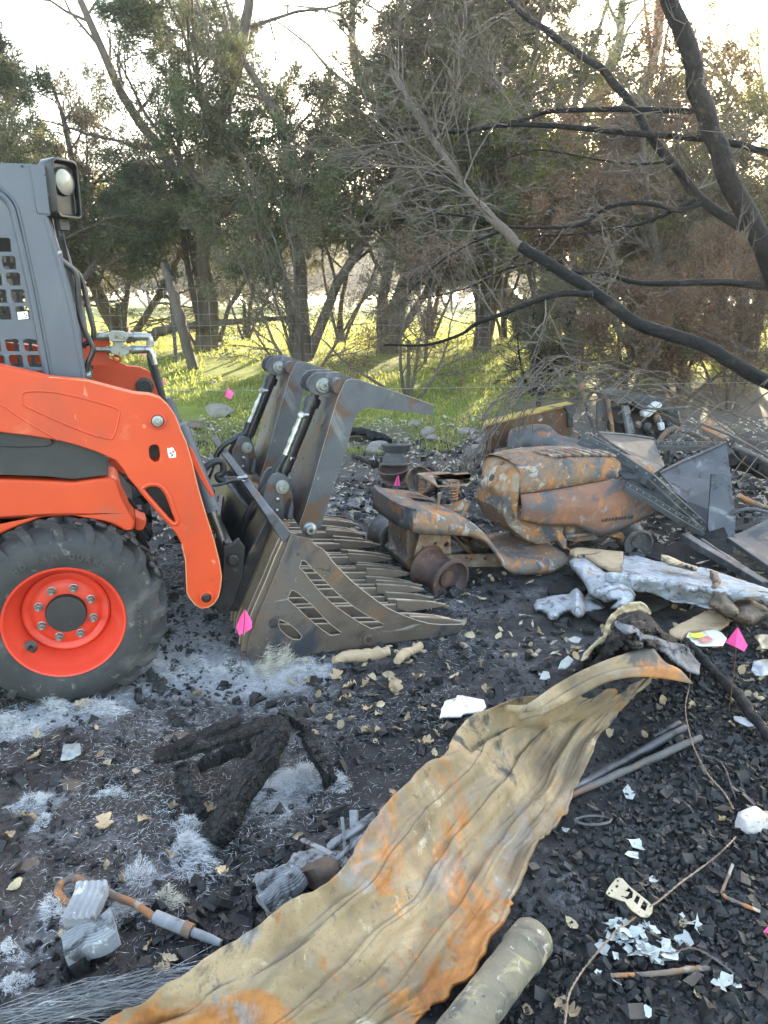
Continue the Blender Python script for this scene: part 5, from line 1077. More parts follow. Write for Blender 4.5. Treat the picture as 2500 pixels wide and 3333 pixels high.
# ================================================================== SCRAP HEAP BEHIND THE TRACTOR
d1 = 6.0
p0 = AT(*zr((350, 540)), d1); fs = thing('fender_shell', 'grey and rusty burnt fender shell behind the tractor hood', 'fender', tuple(p0))
rws = []
prof = [(250, 530), (252, 480), (265, 440), (320, 420), (400, 406), (470, 410), (510, 440), (545, 468), (640, 492), (700, 500)]
for q_ in np.linspace(0, 1, 9):
    rws.append([AT(*zr((x, y)), d1) + np.array([.10 * q_, .55 * q_, -.015 - .10 * (abs(q_ - .4) * 1.7) ** 3 - (.03 if q_ == 0 else 0)]) - p0 for x, y in spline([(a, b, 0) for a, b in prof], 3)[:, :2]])
mb = MB(); mb.grid([[AT(*zr((x, 545 if x < 640 else 510)), d1 - .02) - p0 for x, y in spline([(a, b, 0) for a, b in prof], 3)[:, :2]]] + rws); obj('shell', mb, MAT['rust_grey'], fs, solid=.006, sharp=45)
d2 = 6.5
p0 = AT(*zr((150, 640)), d2); bp_ = thing('steel_channel', 'brown rusty pierced steel channel on a leg, tipped up under the wire fencing', 'steel channel', tuple(p0))
FB = Frame(AT(*zr((135, 640)), d2), R(14)); 
def BP(pts, l): return [FB.at(*zr(p), l) for p in pts]
outl = BP([(135, 390), (360, 330), (605, 278), (603, 440), (530, 455), (400, 478), (280, 500), (170, 520), (135, 530)], 0); hh = [circ(FB.at(*zr(p), 0), r, 10) for p, r in (((200, 430), .022), ((300, 400), .016), ((335, 372), .012), ((430, 350), .03), ((490, 335), .02), ((545, 330), .012), ((250, 470), .01), ((540, 415), .012))]
def offl(o, ref): o.location = tuple(np.array(FB.O) - ref); o.rotation_euler = (0, 0, FB.yaw); return o
mb = MB(); mb.prism(outl, 0, .012, hh); offl(obj('web', mb, MAT['rust_brown'], bp_), p0)
MAT['yellow_edge'] = surf('scorched_yellow_edge', [(.30, .19, .04), (.48, .33, .08)], 6, .7, 0, [((.10, .06, .03), 8, .55, .68)])
mb = MB(); mb.prism(BP([(130, 383), (360, 323), (607, 270), (607, 280), (360, 333), (130, 393)], 0), -.02, .13); offl(obj('flange', mb, MAT['yellow_edge'], bp_), p0)
mb = MB(); mb.prism(BP([(133, 525), (172, 518), (178, 650), (140, 655)], .01), .012, .06); mb.prism(BP([(545, 440), (560, 440), (560, 560), (545, 560)], .01), .012, .06); offl(obj('leg', mb, MAT['rust_brown'], bp_), p0)
mb = MB(); mb.prism(BP([(550, 284), (612, 272), (618, 320), (600, 340), (603, 395), (575, 400), (570, 310)], -.03), -.05, -.022); offl(obj('end_bracket', mb, MAT['burnt_black'], bp_, bevel=.005), p0)
# engine heap
p0 = AT(*zr((880, 440)), 6.8); p0[2] = float(gh(p0[0], p0[1])); en = thing('burnt_engine', 'heap of a burnt engine and cast brackets with melted pale metal behind the black panels', 'engine', tuple(p0))
FE = Frame(p0, R(10)); g = np.random.default_rng(12)
def EP(pts, l): return [FE.at(*zr(p), l) for p in pts]
def eo(name, mb, mat, **k): o = obj(name, mb, MAT[mat], en, **k); o.rotation_euler = (0, 0, FE.yaw); return o
mb = MB(); mb.prism(EP([(1000, 300), (1050, 260), (1180, 300), (1200, 400), (1100, 470), (900, 460), (860, 380), (900, 320)], .1), .1, .5); eo('engine_block', mb, 'dark_steel', bevel=.02)
mb = MB(); mb.prism(EP([(735, 260), (780, 240), (800, 290), (785, 420), (760, 430), (735, 400)], .0), 0, .02, [circ(FE.at(*zr((765, 355)), 0), .03, 12)]); eo('bracket', mb, 'rim_grey', bevel=.003)
mb = MB(); mb.prism(EP([(790, 225), (860, 200), (940, 215), (950, 250), (870, 270), (800, 262)], .02), -.05, .25); eo('cast_housing', mb, 'rim_grey', bevel=.012)
mb = MB(); mb.prism(EP([(875, 280), (910, 285), (940, 430), (905, 440), (890, 350)], 0), 0, .05); eo('bracket', mb, 'ash_grey', bevel=.004)
mb = MB(); mb.prism(EP([(985, 320), (1050, 265), (1085, 262), (1090, 285), (1020, 345), (990, 345)], -.05), -.05, .03); mb.prism(EP([(1070, 380), (1100, 372), (1105, 410), (1080, 420)], -.05), -.05, 0); eo('melted_metal', mb, 'ash_white', bevel=.01)
mb = MB(); mb.prism(EP([(930, 240), (1000, 225), (1080, 240), (1120, 250), (1100, 275), (950, 290)], .02), .0, .45); eo('air_shroud', mb, 'burnt_black', bevel=.01)
for pts, r, m_ in (([(790, 240), (800, 300), (815, 380), (820, 430)], .018, 'rust'), ([(640, 130), (660, 220), (690, 310), (720, 400)], .022, 'rust'), ([(580, 160), (650, 195), (760, 215), (900, 240), (980, 290), (1100, 300), (1240, 290)], .014, 'rim_grey'), ([(800, 262), (830, 235), (900, 220), (960, 240)], .012, 'rim_grey')):
    mb = MB(); mb.tube(spline([FE.p3(*zr(p), -.04) for p in pts], 4), r, 8); eo('pipe', mb, m_)
for k in range(10):
    x, y = 960 + 210 * g.random(), 310 + 130 * g.random(); c = FE.p3(*zr((x, y)), .06); mb = MB(); mb.lathe([(.03, 0), (.04, .01), (.04, .03), (.02, .05), (0, .05)], 10, c, g.normal(size=3) + np.array([0, -1.5, 0])); eo('engine_fitting', mb, ['dark_steel', 'rim_grey', 'rust'][k % 3])
# bent orange-brown pipe arch and white-painted board at the right of the heap
logthing('bent_pipe', 'rusty orange pipe bent into an arch behind the black sheet', [AT(*zr(p), 6.0) for p in ((1065, 530), (1080, 460), (1130, 415), (1200, 415), (1290, 455), (1340, 480))], [.022] * 4, 'rust', 'pipe', 3)
b_ = plate('scorched_board', [(*zr((1295, 405)), 5.9), (*zr((1330, 350)), 5.95), (*zr((1450, 400)), 5.9), (*zr((1480, 440)), 5.85), (*zr((1410, 465)), 5.8)], MAT['pale_rust'], thick=.02); tag(b_, 'scorched board with flaked white paint tipped up behind the black panels', 'board')
for i, pp in enumerate([[(1470, 500), (1560, 540), (1659, 590), (1760, 640)], [(1490, 765), (1560, 800), (1640, 830), (1720, 850)], [(1300, 380), (1450, 440), (1560, 500), (1659, 560)]]):
    logthing('rusty_rod', ['grey angle iron running down to the right edge behind the panels', 'rusty pipe on the ground right of the upright plank', 'long thin rod slanting through the collapsed fencing at right'][i], [AT(*zr(p), 5.6 - .15 * i) for p in pp], [.022, .02, .02] if i < 2 else [.01] * 3, ['rim_grey', 'rust', 'rim_grey'][i], 'steel rod', 40 + i)
logthing('charred_log', 'thick charred log lying at the right edge behind the black panels', [AT(*zr(p), 5.9) for p in ((1470, 570), (1550, 590), (1659, 630), (1800, 670))], [.07, .08, .08], 'char', 'log', 6)
# collapsed wire fencing arched over the heap
cg = thing('collapsed_wire_fencing', 'collapsed rusty wire mesh fencing arched over the tractor and scrap', 'wire fencing', tuple(GP(1700, 1500)))
cb = np.array(cg.location)
A_ = spline([AT(1500, 1650, 5.4), AT(1560, 1500, 5.6), AT(1660, 1330, 5.9), AT(1760, 1240, 6.1), AT(1870, 1225, 6.2), AT(2000, 1270, 6.1), AT(2150, 1330, 5.9), AT(2330, 1430, 5.6), AT(2540, 1560, 5.3)], 8)
B_ = spline([AT(1500, 1480, 6.9), AT(1560, 1400, 7.0), AT(1650, 1290, 7.1), AT(1760, 1200, 7.2), AT(1880, 1185, 7.2), AT(2020, 1215, 7.1), AT(2180, 1270, 7.0), AT(2350, 1350, 6.9), AT(2560, 1420, 6.7)], 8)
g = np.random.default_rng(4); mb = MB(); nA = len(A_)
for f_ in np.linspace(0, 1, 11):
    P = A_ * (1 - f_) + B_ * f_; P = P + np.stack([fbm(np.arange(nA) * .15, np.full(nA, f_ * 9 + 3 * k), 5 + k, 3) for k in range(3)], 1) * .28 + np.array([0, 0, .10 * math.sin(f_ * 9)]) - cb; mb.tube(P, .0042, 4)
MAT['cage'] = surf('grey_brown_burnt_wire', [(.055, .042, .032), (.12, .095, .075)], 9, .75, .2, [((.16, .075, .03), 6, .58, .7)])
obj('long_wires', mb, MAT['cage'], cg)
mb = MB()
for i in range(2, nA - 1, 2):
    f_ = np.linspace(-.12, 1.05, 9)[:, None]; P = A_[i] * (1 - f_) + B_[i] * f_; P = P + g.normal(size=3) * .05 + np.array([.35 * (f_[:, 0] - .3), 0 * f_[:, 0], .08 * np.sin(f_[:, 0] * 4)]).T - cb; mb.tube(P, .0036, 4)
for k in range(20):                                   # loose wires fanned out at the left end
    s_ = AT(1500 + 260 * g.random(), 1560 - 30 * g.random(), 5.6 + .5 * g.random()); e_ = AT(1640 + 420 * g.random(), 1195 + 110 * g.random(), 6.3); m_ = (s_ + e_) / 2 + np.array([-.14, 0, .12]) * (1 + g.random()); mb.tube(spline([s_, m_, e_], 6) - cb, .0032, 4)
obj('cross_wires', mb, MAT['cage'], cg)
# steel stake pair at the fence
for i, (a, b) in enumerate((((318, 130), (314, 270)), ((432, 115), (420, 290)))):
    logthing('steel_stake', ['short grey steel stake left of the black shrub', 'short dark steel stake right beside the grey stake'][i], [AT(*zr(b), 7.6), AT(*zr(((a[0] + b[0]) / 2, (a[1] + b[1]) / 2)), 7.6), AT(*zr(a), 7.6)], [.028, .028, .028], 'rim_grey' if i == 0 else 'char', 'stake', 60 + i, n=5)

# ================================================================== BENT BLACK PANELS
bo_ = GP(2290, 1722); bs = thing('steel_body_panel', 'crumpled black steel panel box with riveted flanges leaning over the tractor nose', 'steel panel', tuple(bo_))
def bpl(nm, pts, m='burnt_black', th=.005, bv=0): return plate(nm, [(*zr(p[:2]), p[2]) for p in pts], MAT[m], bs, th, bv, tuple(bo_))
bpl('panel', [(742, 432, 5.15), (900, 446, 5.3), (1040, 466, 5.4), (1100, 610, 5.2), (1060, 650, 5.0), (1040, 650, 4.5), (930, 560, 4.62), (820, 490, 4.78)])
bpl('panel', [(1070, 645, 5.0), (1180, 590, 5.1), (1300, 540, 5.2), (1432, 480, 5.3), (1462, 700, 5.0), (1475, 900, 4.75), (1330, 945, 4.7), (1200, 790, 4.8)])
bpl('panel', [(690, 450, 4.73), (860, 545, 4.48), (1040, 665, 4.34), (1180, 795, 4.40), (1310, 905, 4.53), (1180, 850, 4.42), (1010, 750, 4.32), (890, 680, 4.34), (780, 580, 4.52)])
# the white painted rolled lip of the big panel
mb = MB(); mb.tube(spline([AT(*zr(p[:2]), p[2]) for p in ((1072, 645, 4.99), (1180, 590, 5.09), (1300, 538, 5.19), (1430, 478, 5.29))], 4) - bo_, .009, 8); obj('rolled_lip', mb, MAT['rim_grey'], bs)
mb = MB(); mb.tube(spline([AT(*zr(p[:2]), p[2]) for p in ((742, 430, 5.14), (900, 442, 5.29), (1040, 462, 5.39))], 4) - bo_, .011, 8); obj('rolled_lip', mb, MAT['burnt_black'], bs)
def rail(pts_top, w_, nm='riveted_flange', nr=12, m='burnt_black'):
    """a folded steel rail: three narrow faces along a line"""
    P = np.array([AT(*zr(p[:2]), p[2]) for p in pts_top]) - bo_; d = nrm(P[-1] - P[0]); up = np.array([0, -.35, 1.]); up -= d * (up @ d); up = nrm(up); out = nrm(np.cross(d, up)); out = -out if out[1] > 0 else out
    mb = MB(); S = [(0, 0), (.010, 0), (.012, -.45 * w_), (.030, -.45 * w_), (.032, -w_), (.0, -w_)]
    mb.grid([[p + out * a + up * b for a, b in S] for p in P], wrap=True); mb.f.append(tuple(range(len(S)))[::-1]); mb.f.append(tuple(mb.n - len(S) + k for k in range(len(S))))
    o = obj(nm, mb, MAT[m], bs, bevel=.002, sharp=25)
    m2 = MB(); L = len(P) - 1
    for k in range(nr):
        t = (k + .5) / nr * L; i = int(t); p = P[i] * (1 - t + i) + P[i + 1] * (t - i); m2.lathe([(.006, 0), (.005, .004), (0, .005)], 8, p + out * .0115 + up * -.22 * w_, out)
    obj('rivet', m2, MAT['fitting'], o); return o
rail([(670, 432, 4.72), (860, 530, 4.46), (1040, 650, 4.32), (1180, 780, 4.38), (1330, 915, 4.55)], .075, nr=14)
rail([(720, 440, 4.80), (930, 570, 4.55), (1080, 680, 4.42), (1230, 800, 4.46)], .035, nr=3, m='burnt_black')
rail([(900, 690, 4.28), (1040, 770, 4.30), (1180, 860, 4.40), (1325, 945, 4.52)], .055, nr=12)
rail([(1048, 470, 5.4), (1180, 478, 5.38), (1300, 474, 5.34), (1432, 480, 5.28)], .06, nr=11, m='rim_grey')
pk = plate('charred_plank', [(*zr((1352, 652)), 4.72), (*zr((1442, 656)), 4.72), (*zr((1482, 880)), 4.6), (*zr((1466, 1085)), 4.45), (*zr((1378, 1088)), 4.45), (*zr((1330, 940)), 4.55)], MAT['burnt_black'], thick=.018); tag(pk, 'upright dark plank standing against the black panels', 'plank')
pk = plate('charred_plank', [(*zq((830, 235)), 4.30), (*zq((1090, 120)), 4.50), (*zq((1345, 10)), 4.60), (*zq((1400, 120)), 4.42), (*zq((1380, 320)), 4.10), (*zq((1180, 310)), 4.05), (*zq((1100, 300)), 4.10), (*zq((940, 270)), 4.2)], MAT['char'], thick=.02); tag(pk, 'broad cracked black board under the upright plank', 'plank')
def beam(name, label, cat, a, b, w_, h_, mat):
    a, b = np.array(a), np.array(b); d = nrm(b - a); s_ = nrm(np.cross(d, [0, 0, 1.])); u_ = np.cross(s_, d); mb = MB(); N_ = 9; rw = []; g_ = np.random.default_rng(int(abs(a[0]) * 1000))
    for k in range(N_):
        p = (b - a) * k / (N_ - 1); j = 1 + .12 * g_.normal(size=4); rw.append([p + s_ * x * w_ * .5 * jj + u_ * y * h_ * .5 * jj for (x, y), jj in zip(((-1, -1), (1, -1), (1, 1), (-1, 1)), j)])
    mb.grid(rw, wrap=True); mb.f += [(3, 2, 1, 0), tuple(mb.n - 4 + k for k in range(4))]; o = obj(name, mb, MAT[mat], None, loc=tuple(a), bevel=.004, sharp=30); return tag(o, label, cat)
beam('steel_angle', 'dark steel angle lying slantwise in front of the upright plank', 'steel angle', AT(*zq((1085, 95)), 4.35), AT(*zq((1640, 425)), 3.80), .05, .04, 'burnt_black')
beam('steel_angle', 'second dark steel angle just behind the slanting one', 'steel angle', AT(*zq((1200, 140)), 4.32), AT(*zq((1660, 440)), 3.82), .02, .06, 'burnt_black')
rs = plate('steel_sheet', [(*zq((1420, 90)), 4.5), (*zq((1500, 60)), 4.55), (*zq((1659, -20)), 4.6), (*zq((1900, -60)), 4.6), (*zq((1900, 350)), 4.05), (*zq((1659, 290)), 4.1), (*zq((1540, 190)), 4.3)], MAT['rust_grey'], thick=.006); tag(rs, 'grey steel sheet with a rust stain at the right edge', 'steel sheet')
logthing('bent_rod', 'long black rod arching along the top of the grey steel sheet', [AT(*zr(p), 4.6) for p in ((1290, 960), (1390, 905), (1500, 850), (1590, 842), (1700, 870))], [.012, .012, .012], 'burnt_black', 'rod', 71)
beam('riveted_rail', 'riveted black rail running down to the right under the grey steel sheet', 'rail', AT(*zq((1400, 110)), 4.4), AT(*zq((1700, 320)), 4.0), .05, .03, 'burnt_black')
# ================================================================== FOREGROUND
def z7(p): return (p[0] * .7534, 2100 + p[1] * .7534)
def z8(p): return (1250 + p[0] * .7535, 2000 + p[1] * .7535)
def z3f(p): return (600 + p[0] * .6028, 1100 + p[1] * .6028)
def gpt(p, z=0.0):                                  # photo pixel -> point z above the ground
    q = GZ(p[0], p[1], z); 
    for _ in range(4): q = GZ(p[0], p[1], float(gh(q[0], q[1])) + z)
    return q
a = Nd('heat_tanned_sheet_steel'); co = a.co(); sx = a.n('SeparateXYZ'); a.l(co, sx.inputs[0])
n1 = a.noise(co, 3.2, 9, .65, .6); n2 = a.noise(a.co(off=(3, 1, 7)), 2.6, 9, .66, .8); n3 = a.noise(a.co(off=(8, 4, 2)), 9, 9, .7, .5); n4 = a.noise(a.co(off=(1, 9, 5)), 26, 8, .7); n5 = a.noise(a.co(off=(6, 6, 6)), 4.2, 9, .64, .7)
rot = a.n('Mapping'); rot.inputs['Rotation'].default_value = (0, 0, R(-48)); a.l(a.n('TexCoord').outputs['Object'], rot.inputs[0]); st_ = a.n('Mapping'); st_.inputs['Scale'].default_value = (1.2, 9, 1); a.l(rot.outputs[0], st_.inputs[0]); n6 = a.noise(st_.outputs[0], 2.2, 7, .6, .3)
c = a.ramp(n1, [(.34, (.10, .068, .042)), (.48, (.19, .130, .070)), (.64, (.31, .22, .122))])
c = a.mix(a.math('MULTIPLY', a.maprange(n6, .50, .66), .7), c, (.15, .12, .08))
low = a.maprange(sx.outputs[1], .05, -.75)                # old rust towards the near end and along the right edge
edge = a.maprange(a.math('MULTIPLY_ADD', sx.outputs[1], -.72, sx.outputs[0]), .10, .36)
rf = a.math('ADD', n2, a.math('MULTIPLY_ADD', low, .16, a.math('MULTIPLY_ADD', edge, .14, -.05)))
c = a.mix(a.maprange(rf, .555, .615), c, a.ramp(n3, [(.35, (.18, .062, .016)), (.6, (.36, .145, .036))]))
c = a.mix(a.math('MULTIPLY', a.maprange(n5, .54, .64), a.math('MULTIPLY_ADD', low, .7, .35)), c, a.ramp(n3, [(.35, (.11, .105, .10)), (.65, (.27, .27, .275))]))
c = a.mix(a.math('MULTIPLY', a.maprange(n3, .60, .68), .75), c, (.40, .34, .23))
c = a.mix(a.math('MULTIPLY', a.maprange(n4, .59, .67), .8), c, (.10, .068, .04))
ch_ = a.maprange(a.math('ADD', n1, a.math('MULTIPLY', a.maprange(sx.outputs[1], .42, .66), .16)), .60, .68)
c = a.mix(ch_, c, (.045, .04, .036))
n7 = a.noise(a.co(off=(2, 2, 9)), 120, 5, .75); c = a.mix(a.math('MULTIPLY', a.maprange(n7, .54, .66), .55), c, (.11, .075, .045)); c = a.mix(a.math('MULTIPLY', a.maprange(a.noise(a.co(off=(5, 8, 9)), 70, 6, .75), .64, .72), .45), c, (.40, .35, .27))
a.l(c, a.b.inputs['Base Color']); a.l(a.math('MULTIPLY_ADD', n3, .4, .42), a.b.inputs['Roughness']); a.b.inputs['Metallic'].default_value = .05; a.b.inputs['Specular IOR Level'].default_value = .35
a.bump(a.math('ADD', n4, a.math('MULTIPLY', n3, 1.5)), .25, .004); MAT['tan'] = a.m
MAT['sheet_white'] = surf('pale_burnt_composite', [(.16, .17, .185), (.26, .275, .295), (.36, .375, .40)], 8, .85, 0, [((.27, .20, .11), 4, .54, .66), ((.05, .045, .04), 5, .56, .66), ((.09, .09, .095), 22, .54, .64), ((.55, .56, .57), 18, .62, .70)], .5, 60)
MAT['char_sheet'] = surf('charred_crumpled_sheet', [(.006, .006, .006), (.018, .017, .016), (.04, .037, .035)], 12, .8, 0, [((.16, .16, .16), 12, .60, .68), ((.14, .09, .05), 8, .66, .74)], 1.0, 34, .02, spec=.2)
MAT['tan_curl'] = surf('scorched_tan_edge', [(.30, .22, .13), (.46, .38, .27)], 8, .8, 0, [((.03, .025, .02), 6, .54, .66), ((.62, .58, .5), 9, .6, .7)], .3, 40)
MAT['brown_curl'] = surf('browned_burnt_sheet', [(.055, .04, .03), (.15, .10, .065)], 5, .8, 0, [((.012, .011, .01), 6, .52, .64)], .4, 40)
MAT['leaf_tan'] = surf('dry_leaf', [(.26, .17, .095), (.42, .31, .18)], 25, .75, 0, [((.14, .08, .045), 30, .58, .7)], .2, 60, tint=.9)
MAT['leaf_pale'] = surf('pale_dry_leaf', [(.30, .225, .13), (.44, .36, .23)], 25, .75, 0, [((.20, .12, .06), 30, .56, .68)], .2, 60, tint=.7)
MAT['paper'] = surf('scorched_paper', [(.62, .60, .55), (.74, .72, .68)], 8, .85, 0, [((.30, .17, .08), 7, .60, .70), ((.25, .25, .25), 60, .66, .70, (1, 6, 1))], .1)
MAT['flake'] = surf('pale_ash_flake', [(.24, .265, .25), (.40, .42, .40)], 12, .85, 0, [((.22, .22, .22), 15, .62, .72)], .2, tint=.4)
MAT['charcoal'] = surf('charcoal_lumps', [(.0050, .0050, .0052), (.012, .012, .012), (.025, .024, .024)], 18, .55, 0, [((.05, .049, .048), 30, .60, .72)], .6, 70, .005, spec=.38)
MAT['pipe_tan'] = surf('ashy_tan_pipe', [(.10, .088, .066), (.185, .155, .105)], 9, .85, 0, [((.07, .066, .06), 11, .52, .62), ((.27, .225, .125), 14, .54, .64), ((.33, .31, .27), 38, .6, .68), ((.03, .03, .03), 22, .62, .68)], .6, 50, .008)
MAT['stone'] = surf('pale_limestone', [(.13, .118, .10), (.25, .23, .205)], 5, .9, 0, [((.12, .09, .07), 5, .6, .7)], .5, 20, .02)
MAT['stone_brown'] = surf('brown_stone', [(.075, .052, .038), (.16, .115, .085)], 7, .9, 0, [((.03, .028, .026), 6, .6, .7)], .5, 20, .02)
MAT['wood_pale'] = surf('half_burnt_wood', [(.30, .20, .115), (.46, .34, .21)], 5, .8, 0, [((.02, .017, .015), 5, .60, .68)], .3, 30, .006, (1, 8, 1))
# ---- the long tan sheet
rowsT = [((40, 3560), (1180, 3560), .10, .01), ((190, 3430), (1270, 3440), .12, .015), ((324, 3333), (1355, 3333), .13, .02), ((527, 3228), (1446, 3266), .15, .03), ((716, 3087), (1544, 3198), .18, .035), ((904, 2974), (1627, 3032), .20, .04), ((1085, 2861), (1672, 2942), .21, .04), ((1168, 2762), (1740, 2776), .22, .04),
    ((1250, 2658), (1792, 2708), .22, .04), ((1363, 2542), (1845, 2640), .23, .045), ((1446, 2475), (1890, 2550), .235, .05), ((1478, 2405), (1943, 2422), .24, .06), ((1545, 2345), (2003, 2331), .25, .08), ((1640, 2312), (2049, 2279), .26, .11), ((1730, 2290), (2109, 2218), .25, .14), ((1800, 2262), (2150, 2180), .24, .15)]
def rs_(arr, n): 
    t = np.linspace(0, len(arr) - 1, n); return np.array([np.interp(t, np.arange(len(arr)), np.array(arr)[:, k]) for k in range(np.array(arr).shape[1])]).T
Lp = spline([(r[0][0], r[0][1], r[2]) for r in rowsT], 7); Rp = spline([(r[1][0], r[1][1], r[3]) for r in rowsT], 7)
nr_, nc_ = len(Lp), 130; G_ = np.zeros((nr_, nc_, 3)); g = np.random.default_rng(8)
cc = np.linspace(0, 1, nc_)
for i in range(nr_):
    t = i / (nr_ - 1); lz, rz = Lp[i, 2], Rp[i, 2]; a = GZ(Lp[i, 0], Lp[i, 1], lz); b = GZ(Rp[i, 0], Rp[i, 1], rz)
    P = a[None] * (1 - cc[:, None]) + b[None] * cc[:, None]; wd = np.linalg.norm(b - a)
    sag = -.42 * wd * .22 * np.sin(math.pi * cc) ** 1.2
    ph = cc * 3.6 + .20 + .12 * math.sin(t * 4); rib = np.abs(((ph % 1) - .5) * 2); rib = np.clip((rib - .55) / .22, 0, 1); rib = rib * rib * (3 - 2 * rib)
    P[:, 2] += np.clip(sag, -.05, 0) + .015 * (.25 + 2.2 * np.clip(fbm(np.full(nc_, t * 3.0), np.floor(ph) * 3.3, 47, 2) + .28, 0, 1)) * rib * np.sin(math.pi * np.clip(cc, .0, 1)) ** .3
    cr1 = np.abs(fbm(cc * 4 + t * 2, np.full(nc_, t * 7), 51, 3)); cr2 = np.abs(fbm(cc * 9 - t * 5, np.full(nc_, t * 12), 53, 3)); P[:, 2] += .07 * np.clip(.16 - cr1, 0, 1) + .035 * np.clip(.14 - cr2, 0, 1)
    P[:, 2] += .055 * fbm(cc * 3 + 3, np.full(nc_, t * 6), 31, 3) + .022 * fbm(cc * 9, np.full(nc_, t * 22), 33, 3) + .03 * np.exp(-((cc - .10 - .12 * math.sin(t * 9)) / .06) ** 2) * math.sin(t * 14)
    e = np.array([.030 * fbm(t * 45, 1.0, 40, 4), .030 * fbm(t * 45, 5.0, 41, 4), 0]); P += (cc[:, None] ** 12) * e; P += ((1 - cc[:, None]) ** 14) * e[[1, 0, 2]] * .7
    P[:, 2] = np.maximum(P[:, 2], gh(P[:, 0], P[:, 1]) + .008); G_[i] = P
bT = G_[:, 65].mean(0); bT[2] = 0
ts = thing('corrugated_sheet', 'long tan and rust stained corrugated steel sheet running across the foreground', 'metal sheet', tuple(bT))
mb = MB(); mb.grid(G_ - bT); tsheet = obj('sheet', mb, MAT['tan'], ts, solid=.0022, sharp=70)
# the end folded back over itself
up = spline([(1640, 2316, .275), (1702, 2318, .29), (1777, 2264, .31), (1853, 2218, .33), (1943, 2173, .34), (2020, 2140, .34), (2090, 2112, .33)], 6)
lo_ = spline([(1690, 2345, .25), (1790, 2317, .28), (1890, 2264, .30), (1973, 2222, .31), (2064, 2204, .31), (2154, 2208, .29), (2256, 2226, .27)], 6)
rw = []
for a, b in zip(up, lo_):
    A, B = GZ(a[0], a[1], a[2]), GZ(b[0], b[1], b[2]); rw.append([A * (1 - f) + B * f + np.array([0, 0, .022 * math.sin(f * 9.4) * (1 - f) + .02 * math.sin(math.pi * f)]) for f in np.linspace(0, 1, 14)])
mb = MB(); mb.grid(np.array(rw) - bT); obj('folded_end', mb, MAT['tan'], ts, solid=.0022, sharp=70)
for (p, r) in (((1250, 2905), .006), ((800, 3150), .006), ((815, 3265), .006), ((1515, 2530), .005)):
    pass
# ---- tan pipe beside it
a, b = gpt(z8((648, 1392)), .046), gpt(z8((235, 1935)), .046); d = nrm(b - a); L_ = np.linalg.norm(b - a)
pt = thing('pipe', 'ash covered tan pipe with a collar at its end lying beside the corrugated sheet', 'pipe', (a[0], a[1], 0))
mb = MB(); o_ = np.array([a[0], a[1], 0]); prf = [(.0, 0.012), (.030, .010), (.038, .002), (.046, -.004), (.051, .004), (.052, .060), (.0525, .062), (.0485, .066), (.0475, .072)]; prf += [(.0475 + .0006 * math.sin(k * 1.7), .08 + (L_ - .08) * k / 20) for k in range(21)] + [(0, L_)]
mb.lathe(prf, 40, a - o_, d); obj('tube', mb, MAT['pipe_tan'], pt)
# ---- dark rods and bars lying on the charcoal
for nm, lab, A, B, r, m in (('steel_rod', 'upper of two dark rods sticking out from under the corrugated sheet', (1302, 490), (780, 770), .0135, 'burnt_black'), ('steel_rod', 'lower rusty brown rod sticking out from under the corrugated sheet', (1368, 532), (780, 790), .0115, 'rim_grey'), ('steel_rod', 'short dark rod end lying above the two longer rods', (1275, 470), (1165, 532), .010, 'burnt_black')):
    logthing(nm, lab, [gpt(z8(A), .035), gpt(z8(((A[0] + B[0]) / 2, (A[1] + B[1]) / 2)), .03), gpt(z8(B), .025)], [r, r, r], m, 'steel rod', 77, n=14)
logthing('rusty_rod', 'thin rusty rod lying flat on the charcoal near the pale flakes', [gpt(z8(p), .02) for p in ((978, 1560), (1100, 1555), (1230, 1545), (1330, 1532), (1404, 1528))], [.0045, .005, .0065, .0075, .006], 'rust', 'steel rod', 5)
logthing('bent_rod', 'thin rust coloured rod with a right angle bend at the right edge', [gpt(z8(p), .02) for p in ((1506, 1080), (1484, 1140), (1462, 1195), (1475, 1218), (1540, 1250), (1659, 1296), (1760, 1330))], [.0045] * 3, 'rust', 'steel rod', 5)
logthing('charred_branch', 'long thin charred branch slanting down to the right edge past the pink flag', [gpt(zq(p), .10 if i < 2 else .05) for i, p in enumerate(((1110, 800), (1200, 900), (1300, 1010), (1420, 1130), (1540, 1290), (1680, 1460)))], [.016, .018, .02, .018], 'char', 'branch', 15)
# ---- pierced bracket
def gplate(name, outline, holes, hf, mat, thick=.004, loc=None, bevel=0):
    P = [gpt(p, hf(i / max(1, len(outline)))) for i, p in enumerate(outline)]; c = np.mean(P, 0); e1 = nrm(P[1] - P[0])
    loops = [outline] + list(holes); tri = tessellate_polygon([[Vector((p[0], p[1], 0)) for p in lp] for lp in loops]); V = [gpt(p, hf(0)) - c for lp in loops for p in lp]
    mb = MB(); mb.add(V, tri); return obj(name, mb, mat, None, loc=tuple(c), solid=thick, smooth=False, bevel=bevel)
ob = [z8(p) for p in ((958, 1205), (972, 1180), (1000, 1145), (1014, 1138), (1030, 1142), (1060, 1176), (1100, 1208), (1140, 1240), (1162, 1262), (1158, 1290), (1140, 1308), (1112, 1306), (1070, 1278), (1040, 1244), (1000, 1226), (975, 1218))]
hb = [[z8(p) for p in q] for q in (((1040, 1196), (1058, 1180), (1076, 1200), (1072, 1226), (1050, 1232), (1032, 1222), (1052, 1216), (1060, 1202)), ((1078, 1240), (1092, 1212), (1106, 1222), (1094, 1256)), ((1106, 1268), (1122, 1236), (1140, 1252), (1128, 1284)), ((998, 1172), (1010, 1168), (1014, 1178), (1002, 1184)))]
for p in ((1010, 1152), (984, 1194), (972, 1206)): hb.append([z8((p[0] + 5 * math.cos(a), p[1] + 5 * math.sin(a))) for a in np.linspace(0, 6.28, 9)[:-1]])
